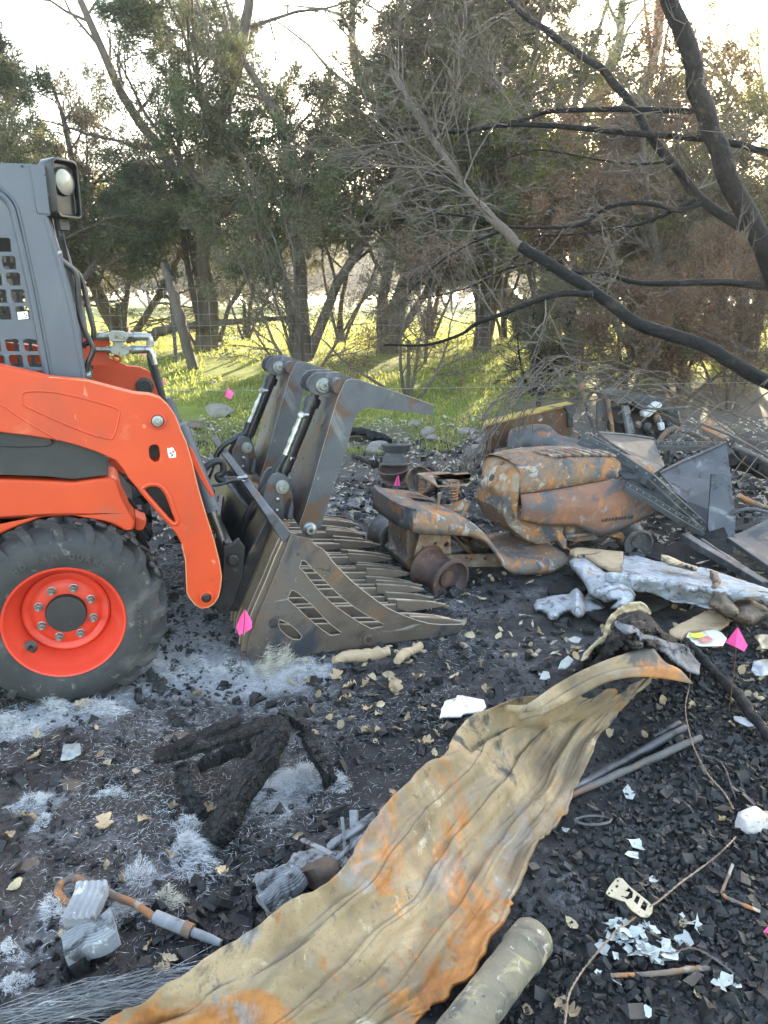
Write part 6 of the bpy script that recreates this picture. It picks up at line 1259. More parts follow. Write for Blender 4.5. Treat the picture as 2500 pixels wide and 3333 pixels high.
o = gplate('bracket', ob, hb, lambda f: .035, surf('tan_bracket_steel', [(.26, .22, .15), (.40, .35, .25)], 12, .7, .1, [((.12, .10, .08), 12, .6, .7)], .2), .003); tag(o, 'tan pierced metal bracket with slotted holes lying on the charcoal', 'bracket')
# ---- wires
def wire(label, pts, r=.0016, mat='rust_brown', z=.03, sd=0, name='wire'):
    g = np.random.default_rng(sd); P = [gpt(p, z + .012 * g.normal()) for p in pts]; o = np.array([P[0][0], P[0][1], 0]); mb = MB(); S = spline(P, 8)
    k = np.arange(len(S)); tw = np.stack([.0016 * np.cos(k * 1.9), .0016 * np.sin(k * 1.9), .0016 * np.sin(k * 1.9 + 1)], 1); mb.tube(S + tw - o, r, 5); mb.tube(S - tw - o, r, 5); ob = obj(name, mb, MAT[mat], None, loc=tuple(o)); return tag(ob, label, 'wire')
MAT['wire_tan'] = surf('tan_twisted_wire', [(.14, .09, .06), (.28, .20, .14)], 20, .7, .2)
wire('twisted rusty wire curving from the bottom edge up to the pierced bracket', [z8(p) for p in ((770, 1850), (782, 1760), (800, 1640), (860, 1535), (930, 1450), (1000, 1372), (1085, 1308))], .0016, 'wire_tan', .03, 1)
wire('twisted tan wire from the pierced bracket to the white melted jar', [z8(p) for p in ((1150, 1260), (1190, 1235), (1280, 1160), (1400, 1072), (1470, 1012), (1518, 962))], .0016, 'wire_tan', .05, 2)
wire('thin twisted wire hanging from the folded sheet end down the charcoal', [z8(p) for p in ((1320, 165), (1322, 290), (1302, 400), (1322, 520), (1350, 600), (1400, 690), (1470, 770), (1510, 840))], .0014, 'wire_tan', .06, 3)
wire('short curved wire beside the hanging twisted wire', [z8(p) for p in ((1352, 604), (1430, 622), (1472, 662), (1500, 740), (1522, 800))], .0013, 'rim_grey', .03, 4)
wire('thin dark wire looping past the pale flakes', [z8(p) for p in ((1090, 1380), (1140, 1440), (1230, 1462), (1330, 1440), (1420, 1482), (1515, 1552))], .0011, 'rim_grey', .03, 5)
P = [gpt(z8((905 + 76 * math.cos(a) * (1 + .06 * math.sin(a * 2.3)), 888 + 20 * math.sin(a) + 3 * math.sin(a * .7))), .02 + .004 * math.sin(a)) for a in np.arange(.3, 16, .35)]; mb = MB(); mb.tube(spline(np.array(P) - P[0], 2), .0022, 5); o = obj('wire_coil', mb, MAT['rim_grey'], None, loc=tuple(P[0])); tag(o, 'small loose coil of wire lying on the charcoal', 'wire coil')
# ---- pale flakes
def flakegeo(g, r, n=9, curl=.3, asp=.7):
    a = np.sort(g.random(n) * 6.28); rad = r * (.6 + .5 * g.random(n)); x = rad * np.cos(a); y = rad * np.sin(a) * asp; z = curl * (x * x) / r + .12 * r * g.normal(size=n)
    V = np.vstack([[0, 0, 0], np.stack([x, y, z], 1)]); F = [(0, i + 1, (i + 1) % n + 1) for i in range(n)]; return V, F
g = np.random.default_rng(21); fl_me = []
for k in range(6):
    mb = MB(); V, F = flakegeo(g, .010 + .003 * k, 10, .15); mb.add(V, F); me = mb.mesh('flake'); me.materials.append(MAT['flake']); fl_me.append(me)
def put(name, me, p, rz, tilt, sc, label, cat, group, up=.012):
    q = gpt(p, up); o = bpy.data.objects.new(name, me); COL.objects.link(o); o.location = tuple(q); o.rotation_euler = (tilt * g.normal(), tilt * g.normal(), rz); o.scale = (sc,) * 3; return tag(o, label, cat, group)
spots = [(940 + 310 * g.random(), 1325 + 170 * g.random() ** 1.0) for k in range(75)]; spots = [s for s in spots if ((s[0] - 1110) / 150) ** 2 + ((s[1] - 1408 - (s[0] - 1110) * .35) / 75) ** 2 < 1]
for s in spots: put('ash_flake', fl_me[int(g.integers(6))], z8(s), g.random() * 6.28, .25, .8 + .7 * g.random(), 'pale greenish ash flake in the broken patch on the charcoal', 'flake', 'pale flakes in the broken patch', .014 + .012 * g.random())
for s in ((945, 1440), (955, 1345), (1000, 1472), (930, 1552), (787, 925), (1070, 1042), (1058, 775), (1290, 1300), (1320, 1330), (1360, 1350), (1450, 1590), (1480, 1575), (1165, 1150), (1085, 990), (1550, 450), (1520, 1600), (1000, 1580), (1200, 1500), (1300, 1415), (685, 262), (690, 285), (1140, 1720)): put('ash_flake', fl_me[int(g.integers(6))], z8(s), g.random() * 6.28, .3, 1.0 + .7 * g.random(), 'pale ash flake lying singly on the black charcoal', 'flake', 'single pale flakes on the charcoal', .016)
# ---- melted white jar
q = gpt(z8((1585, 935)), 0); jr = thing('melted_jar', 'white melted jar lump with a dark blue base at the right edge', 'jar', tuple(q), .3); jr.scale = (.62, .62, .62)
mb = MB(); g2 = np.random.default_rng(3); rws = []
for h, r in ((0, .045), (.02, .055), (.05, .056), (.09, .052), (.10, .040), (.105, .020)): rws.append([(r * 1.25 * np.sign(math.cos(a)) * abs(math.cos(a)) ** .55 * (1 + .08 * math.sin(3 * a + 40 * h)), r * .9 * np.sign(math.sin(a)) * abs(math.sin(a)) ** .55 * (1 + .07 * math.sin(5 * a + 90 * h)), h + .006 * math.sin(2 * a)) for a in np.linspace(0, 6.28, 17)[:-1]])
m1 = MB(); m1.grid(rws[:2], wrap=True); obj('jar_base', m1, surf('dark_blue_glass', [(.02, .02, .07), (.05, .05, .12)], 10, .3, 0, [((.3, .03, .04), 9, .6, .7)]), jr)
m1 = MB(); m1.grid(rws[1:], wrap=True); m1.f.append(tuple(m1.n - 16 + k for k in range(16))); obj('jar_body', m1, surf('white_melted_glass', [(.38, .34, .34), (.62, .56, .54)], 14, .5, 0, [((.30, .22, .13), 14, .56, .66), ((.12, .10, .10), 20, .62, .7)], .5, 40, .01), jr, sharp=50)
m1 = MB(); m1.box((.075, .01, .055), (.07, .035, .04)); obj('jar_neck', m1, MAT['tan_curl'], jr, bevel=.01)
# ---- white composite sheets, char curl and boards (right middle)
S1 = [zq(p) for p in ((676, 225), (740, 228), (800, 235), (950, 270), (1100, 312), (1200, 305), (1300, 330), (1420, 372), (1560, 415), (1680, 455), (1700, 620), (1640, 560), (1560, 520), (1450, 522), (1400, 552), (1380, 480), (1330, 560), (1270, 585), (1160, 552), (1030, 540), (930, 500), (870, 478), (780, 470), (690, 440), (560, 400), (556, 345), (620, 340), (674, 345))]
def h1(x, y, e): u = (x - zq((676, 0))[0]) / 450; return .10 + .07 * np.sin(np.clip((zq((0, 470))[1] + .28 * (x - zq((676, 0))[0]) * .5 - y) / 110, 0, 1) * 3.1) + .05 * (fbm(x / 60, y / 60, 3, 4)) + .03 * np.exp(-((y - zq((0, 350))[1] - (x - 2050) * .16) / 24) ** 2)
o = sheet('composite_sheet', S1, h1, MAT['sheet_white'], 6, .005, rag=2.5, seed=4); tag(o, 'long pale blue grey burnt composite sheet lying in front of the black panels', 'burnt sheet')
S2 = [zq(p) for p in ((318, 262), (350, 242), (430, 240), (490, 280), (552, 335), (620, 360), (680, 390), (740, 440), (762, 490), (750, 530), (700, 568), (640, 585), (596, 582), (640, 530), (590, 538), (555, 538), (500, 510), (452, 488), (430, 430), (380, 360), (335, 310))]
o = sheet('composite_sheet', S2, lambda x, y, e: .15 + .07 * fbm(x / 45, y / 45, 9, 3) - .05 * np.exp(-e / 9), MAT['sheet_white'], 5, .006, rag=2, seed=5); tag(o, 'curled greyish end piece of composite beside the tractor footboard', 'burnt sheet')
S3 = [zq(p) for p in ((80, 560), (100, 525), (180, 505), (250, 490), (318, 490), (345, 460), (372, 448), (400, 480), (424, 520), (440, 482), (480, 505), (520, 545), (562, 588), (500, 602), (450, 610), (425, 612), (400, 635), (372, 640), (330, 600), (300, 605), (280, 615), (250, 630), (230, 656), (180, 652), (172, 618), (130, 600), (92, 592))]
o = sheet('composite_sheet', S3, lambda x, y, e: .05 + .045 * fbm(x / 40, y / 40, 12, 3) - .03 * np.exp(-e / 8) + .05 * np.exp(-((x - zq((375, 0))[0]) / 18) ** 2), MAT['sheet_white'], 6, .010, rag=2, seed=6); tag(o, 'small pale composite scrap nearest the rake tines', 'burnt sheet')
S4 = [zq(p) for p in ((940, 222), (990, 232), (1080, 275), (1180, 305), (1170, 330), (1080, 305), (1000, 285), (945, 262))]
o = sheet('composite_sheet', S4, lambda x, y, e: .20 + .03 * np.sin(e / 6), MAT['tan_curl'], 5, .010, seed=7); tag(o, 'narrow curled grey strip on the rear edge of the long pale sheet', 'burnt sheet')
S5 = [zq(p) for p in ((1270, 325), (1310, 340), (1340, 400), (1380, 470), (1420, 550), (1470, 610), (1400, 640), (1330, 590), (1262, 570), (1290, 500), (1255, 440), (1270, 390))]
o = sheet('charred_sheet', S5, lambda x, y, e: .22 + .08 * fbm(x / 40, y / 40, 15, 3) - .05 * np.exp(-e / 8), MAT['brown_curl'], 6, .008, rag=3, seed=8); tag(o, 'blackened fold lying across the long pale sheet', 'burnt sheet')
S6 = [zq(p) for p in ((1320, 590), (1400, 560), (1450, 522), (1560, 518), (1640, 560), (1720, 640), (1650, 650), (1560, 690), (1480, 690), (1400, 650))]
o = sheet('charred_sheet', S6, lambda x, y, e: .15 + .07 * fbm(x / 40, y / 40, 17, 3) - .08 * np.exp(-e / 10), MAT['brown_curl'], 6, .008, rag=3, seed=9); tag(o, 'dark brown curled burnt sheet under the right end of the long pale sheet', 'burnt sheet')
pk = sheet('wood_board', [zq(p) for p in ((320, 200), (370, 185), (480, 195), (680, 215), (680, 345), (600, 330), (540, 300), (430, 240), (350, 225))], lambda x, y, e: .12 + 0 * x, MAT['wood_pale'], 6, .03, seed=10); tag(pk, 'half burnt tan board with charred grain poking out from under the pale sheet', 'board')
for lab, pts, h_, m_ in (('dark flat shard of charred board behind the small pale scrap', ((168, 455), (200, 430), (350, 378), (420, 420), (440, 470), (380, 450), (320, 490), (250, 490), (180, 490)), .03, 'char'), ('wide black slab of charred board under the pale sheets', ((430, 625), (560, 590), (700, 570), (780, 480), (880, 482), (960, 520), (1000, 565), (900, 600), (800, 640), (680, 680), (560, 680)), .04, 'char'), ('brown scorched board lying under the charred hump and the pink flag', ((980, 742), (1100, 680), (1262, 598), (1330, 612), (1400, 680), (1340, 720), (1250, 735), (1120, 745), (1080, 790), (1020, 780)), .06, 'wood_pale'), ('grey charred chips in front of the slab of board', ((395, 720), (440, 695), (490, 725), (480, 748), (410, 745)), .02, 'char')):
    o = sheet('charred_board', [zq(p) for p in pts], (lambda hh: (lambda x, y, e: hh + .015 * fbm(x / 50, y / 50, 19, 2)))(h_), MAT[m_], 7, .018, rag=1.5, seed=11); tag(o, lab, 'board')
# charred hump with a scorched tan rim
H1 = [zq(p) for p in ((318, 1040), (330, 990), (400, 930), (470, 830), (540, 790), (580, 690), (620, 640), (700, 600), (800, 590), (870, 640), (900, 680), (960, 745), (1050, 790), (1130, 822), (1200, 900), (1260, 970), (1240, 1050), (1160, 1060), (1090, 1010), (1000, 960), (900, 890), (830, 850), (740, 860), (640, 920), (520, 980), (460, 1010), (380, 1050))]
cx_, cy_ = zq((760, 800))
o = sheet('charred_hump', H1, lambda x, y, e: .03 + .35 * np.exp(-(((x - cx_) / 165) ** 2 + ((y - cy_ + .12 * (x - cx_)) / 110) ** 2)) + .16 * fbm(x / 30, y / 30, 23, 5) - .03 * np.exp(-e / 8), MAT['char_sheet'], 4, .006, rag=3, seed=12); tag(o, 'crumpled charred sheet humped up at the far end of the corrugated sheet', 'charred sheet')
H2 = [zq(p) for p in ((560, 700), (575, 660), (600, 620), (650, 580), (700, 552), (770, 540), (830, 555), (862, 590), (872, 625), (840, 610), (790, 590), (740, 600), (690, 608), (640, 630), (600, 680), (590, 740), (555, 800), (480, 850), (420, 930), (395, 935), (440, 860), (500, 800), (545, 770))]
o = sheet('scorched_sheet', H2, lambda x, y, e: .37 + .10 * np.clip((zq((0, 700))[1] - y) / 80, -1.2, 1) + .03 * fbm(x / 30, y / 30, 25, 3), MAT['tan_curl'], 4, .006, rag=3, seed=13); tag(o, 'curled tan rim arching over the charred hump', 'charred sheet')
H3 = [zq(p) for p in ((610, 680), (640, 665), (740, 700), (820, 760), (930, 790), (1040, 820), (1120, 850), (1200, 960), (1190, 1030), (1110, 1000), (1010, 930), (960, 880), (860, 840), (800, 820), (770, 740), (700, 760), (650, 720))]
o = sheet('ash_sheet', H3, lambda x, y, e: .36 - .14 * np.clip((x - zq((800, 0))[0]) / 200, -.2, 1) + .07 * fbm(x / 30, y / 30, 27, 4), surf('grey_flaking_char', [(.03, .03, .032), (.10, .10, .105), (.20, .20, .21)], 7, .8, 0, [((.012, .012, .012), 8, .54, .64)], .6, 30, .01), 4, .007, rag=3.5, seed=14); tag(o, 'flaking grey charred sheet draped down from the tan rim', 'charred sheet')
# scorched magazine scrap and paper
o = sheet('printed_scrap', [zq(p) for p in ((1100, 790), (1122, 745), (1210, 740), (1300, 722), (1345, 745), (1382, 785), (1355, 832), (1270, 835), (1190, 835), (1140, 815))], lambda x, y, e: .075 + .02 * fbm(x / 40, y / 40, 29, 3), MAT['paper'], 5, .003, rag=2, seed=15); tag(o, 'scorched white printed scrap with a yellow patch left of the pink flag', 'paper scrap')
for pp, c_, z_ in ((((1120, 752), (1200, 742), (1240, 760), (1200, 782), (1130, 775)), (.62, .58, .08), .088), (((1180, 795), (1250, 765), (1290, 790), (1230, 815)), (.62, .22, .18), .088)):
    o2 = sheet('printed_patch', [zq(p) for p in pp], lambda x, y, e: z_ + .02 * fbm(x / 40, y / 40, 29, 3), surf('printed_ink', [c_, tuple(.7 * q for q in c_)], 9, .8), 5, .001, seed=16); o2.parent = o; o2.location = o2.location - o.location
for lab, pts, m_ in (('tan curled paper at the right edge behind the pink flag', ((1560, 770), (1620, 755), (1700, 770), (1700, 860), (1610, 850), (1600, 810)), 'tan_curl'), ('pale grey scrap at the right edge below the pink flag', ((1560, 940), (1640, 925), (1700, 930), (1700, 1020), (1610, 1040), (1570, 1030), (1545, 1000)), 'sheet_white'), ('bluish grey scrap on the charcoal left of the charred branch', ((1425, 1310), (1500, 1320), (1570, 1375), (1520, 1380), (1460, 1350), (1430, 1335)), 'sheet_white'), ('white crumpled scrap beside the charred hump', ((240, 990), (260, 940), (310, 900), (345, 930), (320, 965), (290, 990)), 'flake'), ('small white scrap left of the charred hump', ((115, 1060), (140, 1005), (180, 1010), (190, 1050), (150, 1065)), 'flake'), ('white curled scrap between the leaves above the charred hump', ((300, 790), (350, 770), (400, 785), (380, 815), (340, 810)), 'flake')):
    o = sheet('scrap', [zq(p) for p in pts], lambda x, y, e: .05 + .03 * fbm(x / 18, y / 18, 33, 2), MAT[m_], 4, .003, rag=1, seed=17); tag(o, lab, 'scrap')
pg = sheet('burnt_pages', [z8(p) for p in ((240, 448), (248, 408), (270, 385), (305, 382), (318, 352), (360, 358), (430, 372), (442, 402), (425, 420), (340, 432), (335, 442), (280, 442))], lambda x, y, e: .03 + .018 * fbm(x / 25, y / 25, 35, 3), MAT['paper'], 4, .008, rag=1, seed=18); tag(pg, 'burnt book pages with brown edges lying on the black soil', 'paper')
sheet('under_page', [z8(p) for p in ((244, 440), (262, 376), (320, 360), (318, 432))], lambda x, y, e: .022 + 0 * x, MAT['paper'], 5, .006, seed=19); up_ = bpy.data.objects['under_page']; up_.parent = pg; up_.location = up_.location - pg.location
# ---- survey flags
def flag(label, tri, foot, Y=None, zf=None, stake=True):
    """pink marker flag: a thin folded plastic triangle on a wire stake"""
    if Y is None: f0 = gpt(foot, 0); Y = f0[1]
    else: f0 = AT(foot[0], foot[1], Y)
    t = thing('marker_flag', label, 'marker flag', tuple(f0), 0, 'pink marker flags')
    P = np.array([AT(x, y, Y + dy) for x, y, dy in tri]) - f0; mb = MB(); c = P.mean(0); k = len(P); mb.add(np.vstack([P]), [(0, i, i + 1) for i in range(1, k - 1)]); obj('flag', mb, MAT['pink'], t, solid=.0012, smooth=False)
    if stake: mb = MB(); mb.tube([(0, 0, -.05), P[0] * .5 + np.array([.004, 0, 0]), P[0]], .0016, 5); obj('stake', mb, MAT['rust_brown'], t)
flag('pink folded triangle flag on a wire stake beside the charred branch', [(*zq((1455, 705)), 0), (*zq((1372, 812)), .05), (*zq((1440, 842)), -.02), (*zq((1498, 872)), .03), (*zq((1520, 832)), .05)], zq((1392, 1300)))
p_ = FM.O + FM.la * .03 + FM.fw * .74
flag('pink leaf shaped flag against the rear corner of the rake bucket', [(*z3f((328, 1462)), 0), (*z3f((303, 1505)), 0), (*z3f((280, 1560)), .01), (*z3f((295, 1606)), .02), (*z3f((330, 1590)), .01), (*z3f((364, 1568)), 0), (*z3f((366, 1532)), 0), (*z3f((340, 1486)), 0)], z3f((300, 1720)), Y=float(p_[1]) - .02)
flag('pink square flag above the grass behind the bucket', [(*z3f((230, 268)), 0), (*z3f((268, 295)), .03), (*z3f((250, 332)), 0), (*z3f((222, 316)), 0)], z3f((226, 420)), Y=7.6)
flag('tiny pink flag next to the far lift arm', [(529, 1230, 0), (541, 1249, .02), (533, 1254, 0)], (531, 1330), Y=7.9)
flag('pink flag tip rising behind the tractor seat pan', [(*zt((318, 437)), 0), (*zt((290, 512)), .02), (*zt((338, 512)), 0), (*zt((328, 440)), 0)], zt((310, 620)), Y=5.25)
flag('small pink flag under the hydraulic couplers', [(460, 1149, 0), (474, 1148, 0), (470, 1158, 0)], (466, 1230), Y=9.6)
flag('pink flag cut off by the right edge beside the charcoal', [(*z8((1640, 1372)), 0), (*z8((1690, 1310)), 0), (*z8((1720, 1390)), .03)], z8((1700, 1480)))
# ---- charred frame (left middle)
q0 = gpt(z7((1000, 600)), 0); cf = thing('charred_timbers', 'charred broken bar frame standing on the ash in the left foreground', 'charred frame', tuple(q0))
def charbar(pts, w_, h_, seed, mat='cracked_char', parent=None, o0=None, nm='charred_bar', rough=.13):
    parent = cf if parent is None else parent; o0 = q0 if o0 is None else o0
    S = spline(np.array(pts), 16); d = nrm(np.gradient(S, axis=0)); g_ = np.random.default_rng(seed); rows = []; n = 22; S = S + np.stack([fbm(np.arange(len(S)) * .22, np.full(len(S), seed + 2. * q), 8, 3) for q in range(3)], 1) * .022; al = np.arange(n) * 2 * math.pi / n
    for k, p in enumerate(S):
        s_ = nrm(np.cross(d[k], [0, 0, 1.])); u_ = np.cross(s_, d[k]); row = []
        en = min(k, len(S) - 1 - k) / 6
        for ai, a in enumerate(al):
            c_, s2 = math.cos(a), math.sin(a); m = max(abs(c_), abs(s2)) ** 1.0; rr = (1 + rough * 2.6 * float(fbm(ai * .55, k * .16, seed + 20, 3)) + rough * .22 * g_.normal()) * (.86 + .14 * min(1, en))
            row.append(p + s_ * (c_ / m) * w_ * .43 * rr + u_ * (s2 / m) * h_ * .43 * rr - o0)
        rows.append(row)
    mb = MB(); mb.grid(rows, wrap=True); mb.f += [tuple(range(n))[::-1], tuple(mb.n - n + k for k in range(n))]; return obj(nm, mb, MAT[mat], parent, sharp=28)
J = gpt(z7((1215, 330)), .20)
charbar([gpt(z7((665, 480)), .10), gpt(z7((830, 440)), .13), gpt(z7((1000, 380)), .16), J], .085, .03, 1)
charbar([gpt(z7((760, 440)), .135), gpt(z7((880, 390)), .15), gpt(z7((1040, 320)), .18)], .05, .02, 2)
charbar([gpt(z7((850, 530)), .09), gpt(z7((960, 480)), .11), gpt(z7((1090, 430)), .13)], .022, .05, 3)
charbar([gpt(z7((770, 520)), .10), gpt(z7((795, 560)), .085), gpt(z7((815, 640)), .06), gpt(z7((850, 715)), .03), gpt(z7((872, 765)), .0)], .045, .035, 4)
charbar([J, gpt(z7((1160, 470)), .15), gpt(z7((1060, 620)), .11), gpt(z7((970, 750)), .07), gpt(z7((915, 850)), .03)], .085, .075, 5)
charbar([gpt(z7((1190, 400)), .19), gpt(z7((1100, 540)), .14), gpt(z7((1000, 680)), .10)], .03, .05, 6)
charbar([gpt(z7((1200, 300)), .20), gpt(z7((1300, 340)), .17), gpt(z7((1330, 380)), .15)], .04, .04, 7)
charbar([gpt(z7((1310, 370)), .15), gpt(z7((1360, 460)), .10), gpt(z7((1430, 600)), .02)], .05, .03, 8)
charbar([gpt(z7((1340, 420)), .11), gpt(z7((1400, 520)), .06), gpt(z7((1440, 590)), .03)], .02, .05, 9)
# ---- rusty hook bar with ash grey sleeve
hk = thing('hook_bar', 'rusty hooked bar with a grey sleeve and steel tip in the left foreground', 'hook bar', tuple(gpt(z7((450, 1060)), 0))); ho_ = np.array(hk.location)
mb = MB(); mb.tube(spline([gpt(z7(p), z) - ho_ for p, z in (((330, 1118), .03), (285, 1110, .035)[:2] and ((285, 1108), .035), ((252, 1075), .04), ((262, 1032), .05), ((310, 1008), .055), ((362, 1012), .055), ((430, 1042), .05), ((500, 1085), .045), ((570, 1112), .04), ((630, 1150), .04), ((682, 1188), .035))], 5), .0095, 12); obj('hook', mb, MAT['rust'], hk)
mb = MB(); mb.tube([gpt(z7((670, 1172)), .035) - ho_, gpt(z7((800, 1226)), .03) - ho_], .016, 12); obj('sleeve', mb, MAT['ash_grey'], hk)
mb = MB(); mb.tube([gpt(z7((795, 1222)), .03) - ho_, gpt(z7((830, 1238)), .03) - ho_], .018, 14); obj('collar', mb, MAT['rust'], hk)
mb = MB(); mb.tube([gpt(z7((820, 1234)), .03) - ho_, gpt(z7((900, 1265)), .025) - ho_, gpt(z7((955, 1288)), .02) - ho_], [.011, .011, .008], 12); obj('steel_tip', mb, MAT['ash_grey'], hk)
# ---- ribbed grey composite pieces
def ribbed(name, label, a, b, w_, h_, n, mat='ash_grey', arch=0.0, cat='ribbed piece'):
    a, b = np.array(a), np.array(b); d = nrm(b - a); s_ = nrm(np.cross(d, [0, 0, 1.])); u_ = np.cross(s_, d); rows = []; g_ = np.random.default_rng(n)
    for k in range(6):
        p = (b - a) * k / 5 + s_ * .004 * g_.normal(); row = []
        for j in range(4 * n + 1):
            x = j / (4 * n) - .5; row.append(p + s_ * x * w_ + u_ * (h_ / 2 + (.0035 if (j // 2) % 2 else 0) + arch * (.25 - x * x) * 4))
        row += [p + s_ * .5 * w_ - u_ * h_ / 2, p - s_ * .5 * w_ - u_ * h_ / 2]; rows.append(row)
    mb = MB(); mb.grid(rows, wrap=True); m = len(rows[0]); mb.f += [tuple(range(m))[::-1], tuple(mb.n - m + k for k in range(m))]; o = obj(name, mb, MAT[mat], None, loc=tuple(a), sharp=25); return tag(o, label, cat)
ribbed('ribbed_block', 'grey ribbed ash block lying below the rusty hook', gpt(z7((285, 1330)), .045), gpt(z7((500, 1215)), .06), .085, .04, 9)
ribbed('ribbed_block', 'grey ribbed ash slab standing over the rusty hook', gpt(z7((350, 1200)), .08), gpt(z7((400, 1035)), .10), .075, .03, 5)
ribbed('ribbed_block', 'dark grey smooth ash lump at the foot of the ribbed block', gpt(z7((290, 1390)), .02), gpt(z7((380, 1345)), .03), .06, .03, 3, 'char')
ribbed('ribbed_tube', 'upper grey ribbed half tube beside the brown stone', gpt(z7((1110, 1045)), .04), gpt(z7((1285, 975)), .07), .045, .015, 7, 'ash_grey', .010)
ribbed('ribbed_tube', 'lower grey ribbed half tube with a hollow end beside the brown stone', gpt(z7((1140, 1130)), .03), gpt(z7((1300, 995)), .06), .060, .02, 9, 'ash_grey', .014)
ribbed('ribbed_tube', 'short broken grey ribbed piece against the corrugated sheet', gpt(z7((1165, 1145)), .02), gpt(z7((1255, 1120)), .05), .035, .012, 5, 'ash_grey', .008)
def rock(name, label, px, r, sq=(1, .8, .5), mat='stone', seed=0, group=None, cat='stone', up=0.3):
    q = gpt(px, 0); g_ = np.random.default_rng(seed); bm = bmesh.new(); bmesh.ops.create_icosphere(bm, subdivisions=3, radius=1)
    pl_ = [(nrm(g_.normal(size=3)), .55 + .35 * g_.random()) for _ in range(11)]
    for v in bm.verts:
        c = np.array(v.co)
        for nn, dd in pl_:
            e = c @ nn - dd
            if e > 0: c = c - nn * e * .92
        c = c * (1 + .05 * g_.normal()); v.co = c * np.array(sq) * r
    me = bpy.data.meshes.new(name); bm.to_mesh(me); bm.free(); o = obj(name, me, MAT[mat], None, loc=(q[0], q[1], float(gh(q[0], q[1])) + r * sq[2] * up), sharp=40); o.rotation_euler = (0, 0, g_.random() * 6); return tag(o, label, cat, group)
rock('stone', 'brown porous stone wedged between the ribbed tubes and the corrugated sheet', z7((1380, 1030)), .062, (1, .8, .75), 'stone_brown', 1, None, 'stone', .6)
rock('stone', 'flat brown stone on the bare soil in the left foreground', z7((310, 610)), .055, (1, .6, .14), 'stone_brown', 2)
rock('stone', 'flat dark stone tucked behind the charred frame', z7((765, 395)), .05, (1, .5, .18), 'stone_brown', 3)
rock('stone', 'flat earthy stone near the left edge of the picture', z7((120, 955)), .055, (1, .5, .12), 'stone_brown', 4)
rock('stone', 'large pale limestone rock on the grass behind the hitch', (715, 1385), .17, (1.3, .8, .6), 'stone', 5, None, 'rock')
rock('stone', 'brown flat rock left of the large limestone rock', (640, 1410), .16, (1.2, .8, .3), 'stone_brown', 6, None, 'rock')
rock('stone', 'small white stone on the grass above the large limestone rock', (697, 1337), .055, (1.1, .8, .7), 'stone', 7, None, 'rock')
for i, (p, r, l_) in enumerate([((530, 155), .12, 'broad pale rock at the edge of the burnt ground behind the tractor seat'), ((570, 205), .09, 'rounded pinkish rock right below the broad pale rock'), ((175, 250), .11, 'pale rock beside the burnt tyre strips'), ((140, 290), .08, 'small grey rock in front of the burnt tyre strips'), ((820, 165), .11, 'pale rock partly under the left wires of the fencing'), ((890, 290), .13, 'grey rock under the collapsed fencing left of the brown channel'), ((440, 120), .09, 'pale rock on the grass edge'), ((880, 200), .10, 'mid sized rock between two larger ones under the fencing'), ((960, 190), .09, 'rock touching the leg of the brown channel')]):
    rock('stone', l_, zt(p), r, (1.2, .8, .6), 'stone', 20 + i, None, 'rock')
# burnt tyre strips beyond the bucket
q = gpt((1150, 1445), 0); tt = thing('tyre_scrap', 'flattened burnt tyre strips lying beyond the grapple arms', 'tyre remains', tuple(q)); g2 = np.random.default_rng(9)
for k in range(4):
    a = np.linspace(.2, 2.6, 12); mb = MB(); mb.tube(np.stack([(.22 + .05 * k) * np.cos(a), (.12 + .05 * k) * np.sin(a) - .1, .05 + .08 * np.sin(a) - .012 * k + .008 * g2.normal(size=12)], 1), .035, 8); obj('rubber_strip', mb, MAT['char'], tt)
logthing('rubber_hose', 'dark burnt rubber hose snaking left of the stacked rims', [gpt(zt(p), .03) for p in ((0, 300), (60, 325), (120, 345), (170, 360))], [.025, .02, .03], 'char', 'hose', 8)
# half burnt sticks by the bucket, splinters
for lab, pts, r, m_ in (('long pale half burnt stick under the edge of the rake bucket', ((805, 1738), (900, 1722), (1000, 1712), (1110, 1690)), [.02, .03, .032, .018], 'wood_pale'), ('short knobbly pale stick right of the long half burnt stick', ((1150, 1745), (1190, 1705), (1230, 1690), (1275, 1662)), [.02, .024, .02, .016], 'wood_pale')):
    logthing('burnt_stick', lab, [gpt(z3f(p), .02) for p in pts], r, m_, 'stick', 8)
for lab, A, B, r in (('grey splintered wood strip crossing upright splinters beside the corrugated sheet', (1415, 880), (1622, 735), .012), ('upright grey splinter standing beside the corrugated sheet', (1530, 885), (1528, 712), .010), ('thin needle of wood left of the upright splinter', (1492, 890), (1478, 742), .004), ('pale thin stick lying left of the crossed splinters', (1305, 838), (1432, 902), .006), ('short splinter against the edge of the corrugated sheet', (1450, 930), (1600, 800), .008)):
    a, b = gpt(z7(A), .05), gpt(z7(B), .12); beam('wood_splinter', lab, 'splinter', a, b, r * 2.4, r, 'ash_grey')
for lab, pts in (('grey paper like ash sheet in front of the crossed splinters', ((1270, 900), (1350, 880), (1450, 890), (1560, 885), (1550, 930), (1470, 960), (1380, 950), (1290, 970), (1210, 975), (1250, 930))), ('crumpled grey ash sheet above the ribbed tubes', ((1090, 1020), (1110, 985), (1200, 960), (1280, 935), (1290, 965), (1220, 990), (1140, 1030))), ('pale scrap with a brown corner on the bare soil', ((260, 500), (275, 430), (345, 425), (350, 470), (300, 495)))):
    o = sheet('ash_sheet', [z7(p) for p in pts], lambda x, y, e: .045 + .04 * fbm(x / 20, y / 20, 44, 3), MAT['ash_grey'] if 'pale' not in lab else MAT['flake'], 5, .004, rag=2, seed=22); tag(o, lab, 'ash sheet')
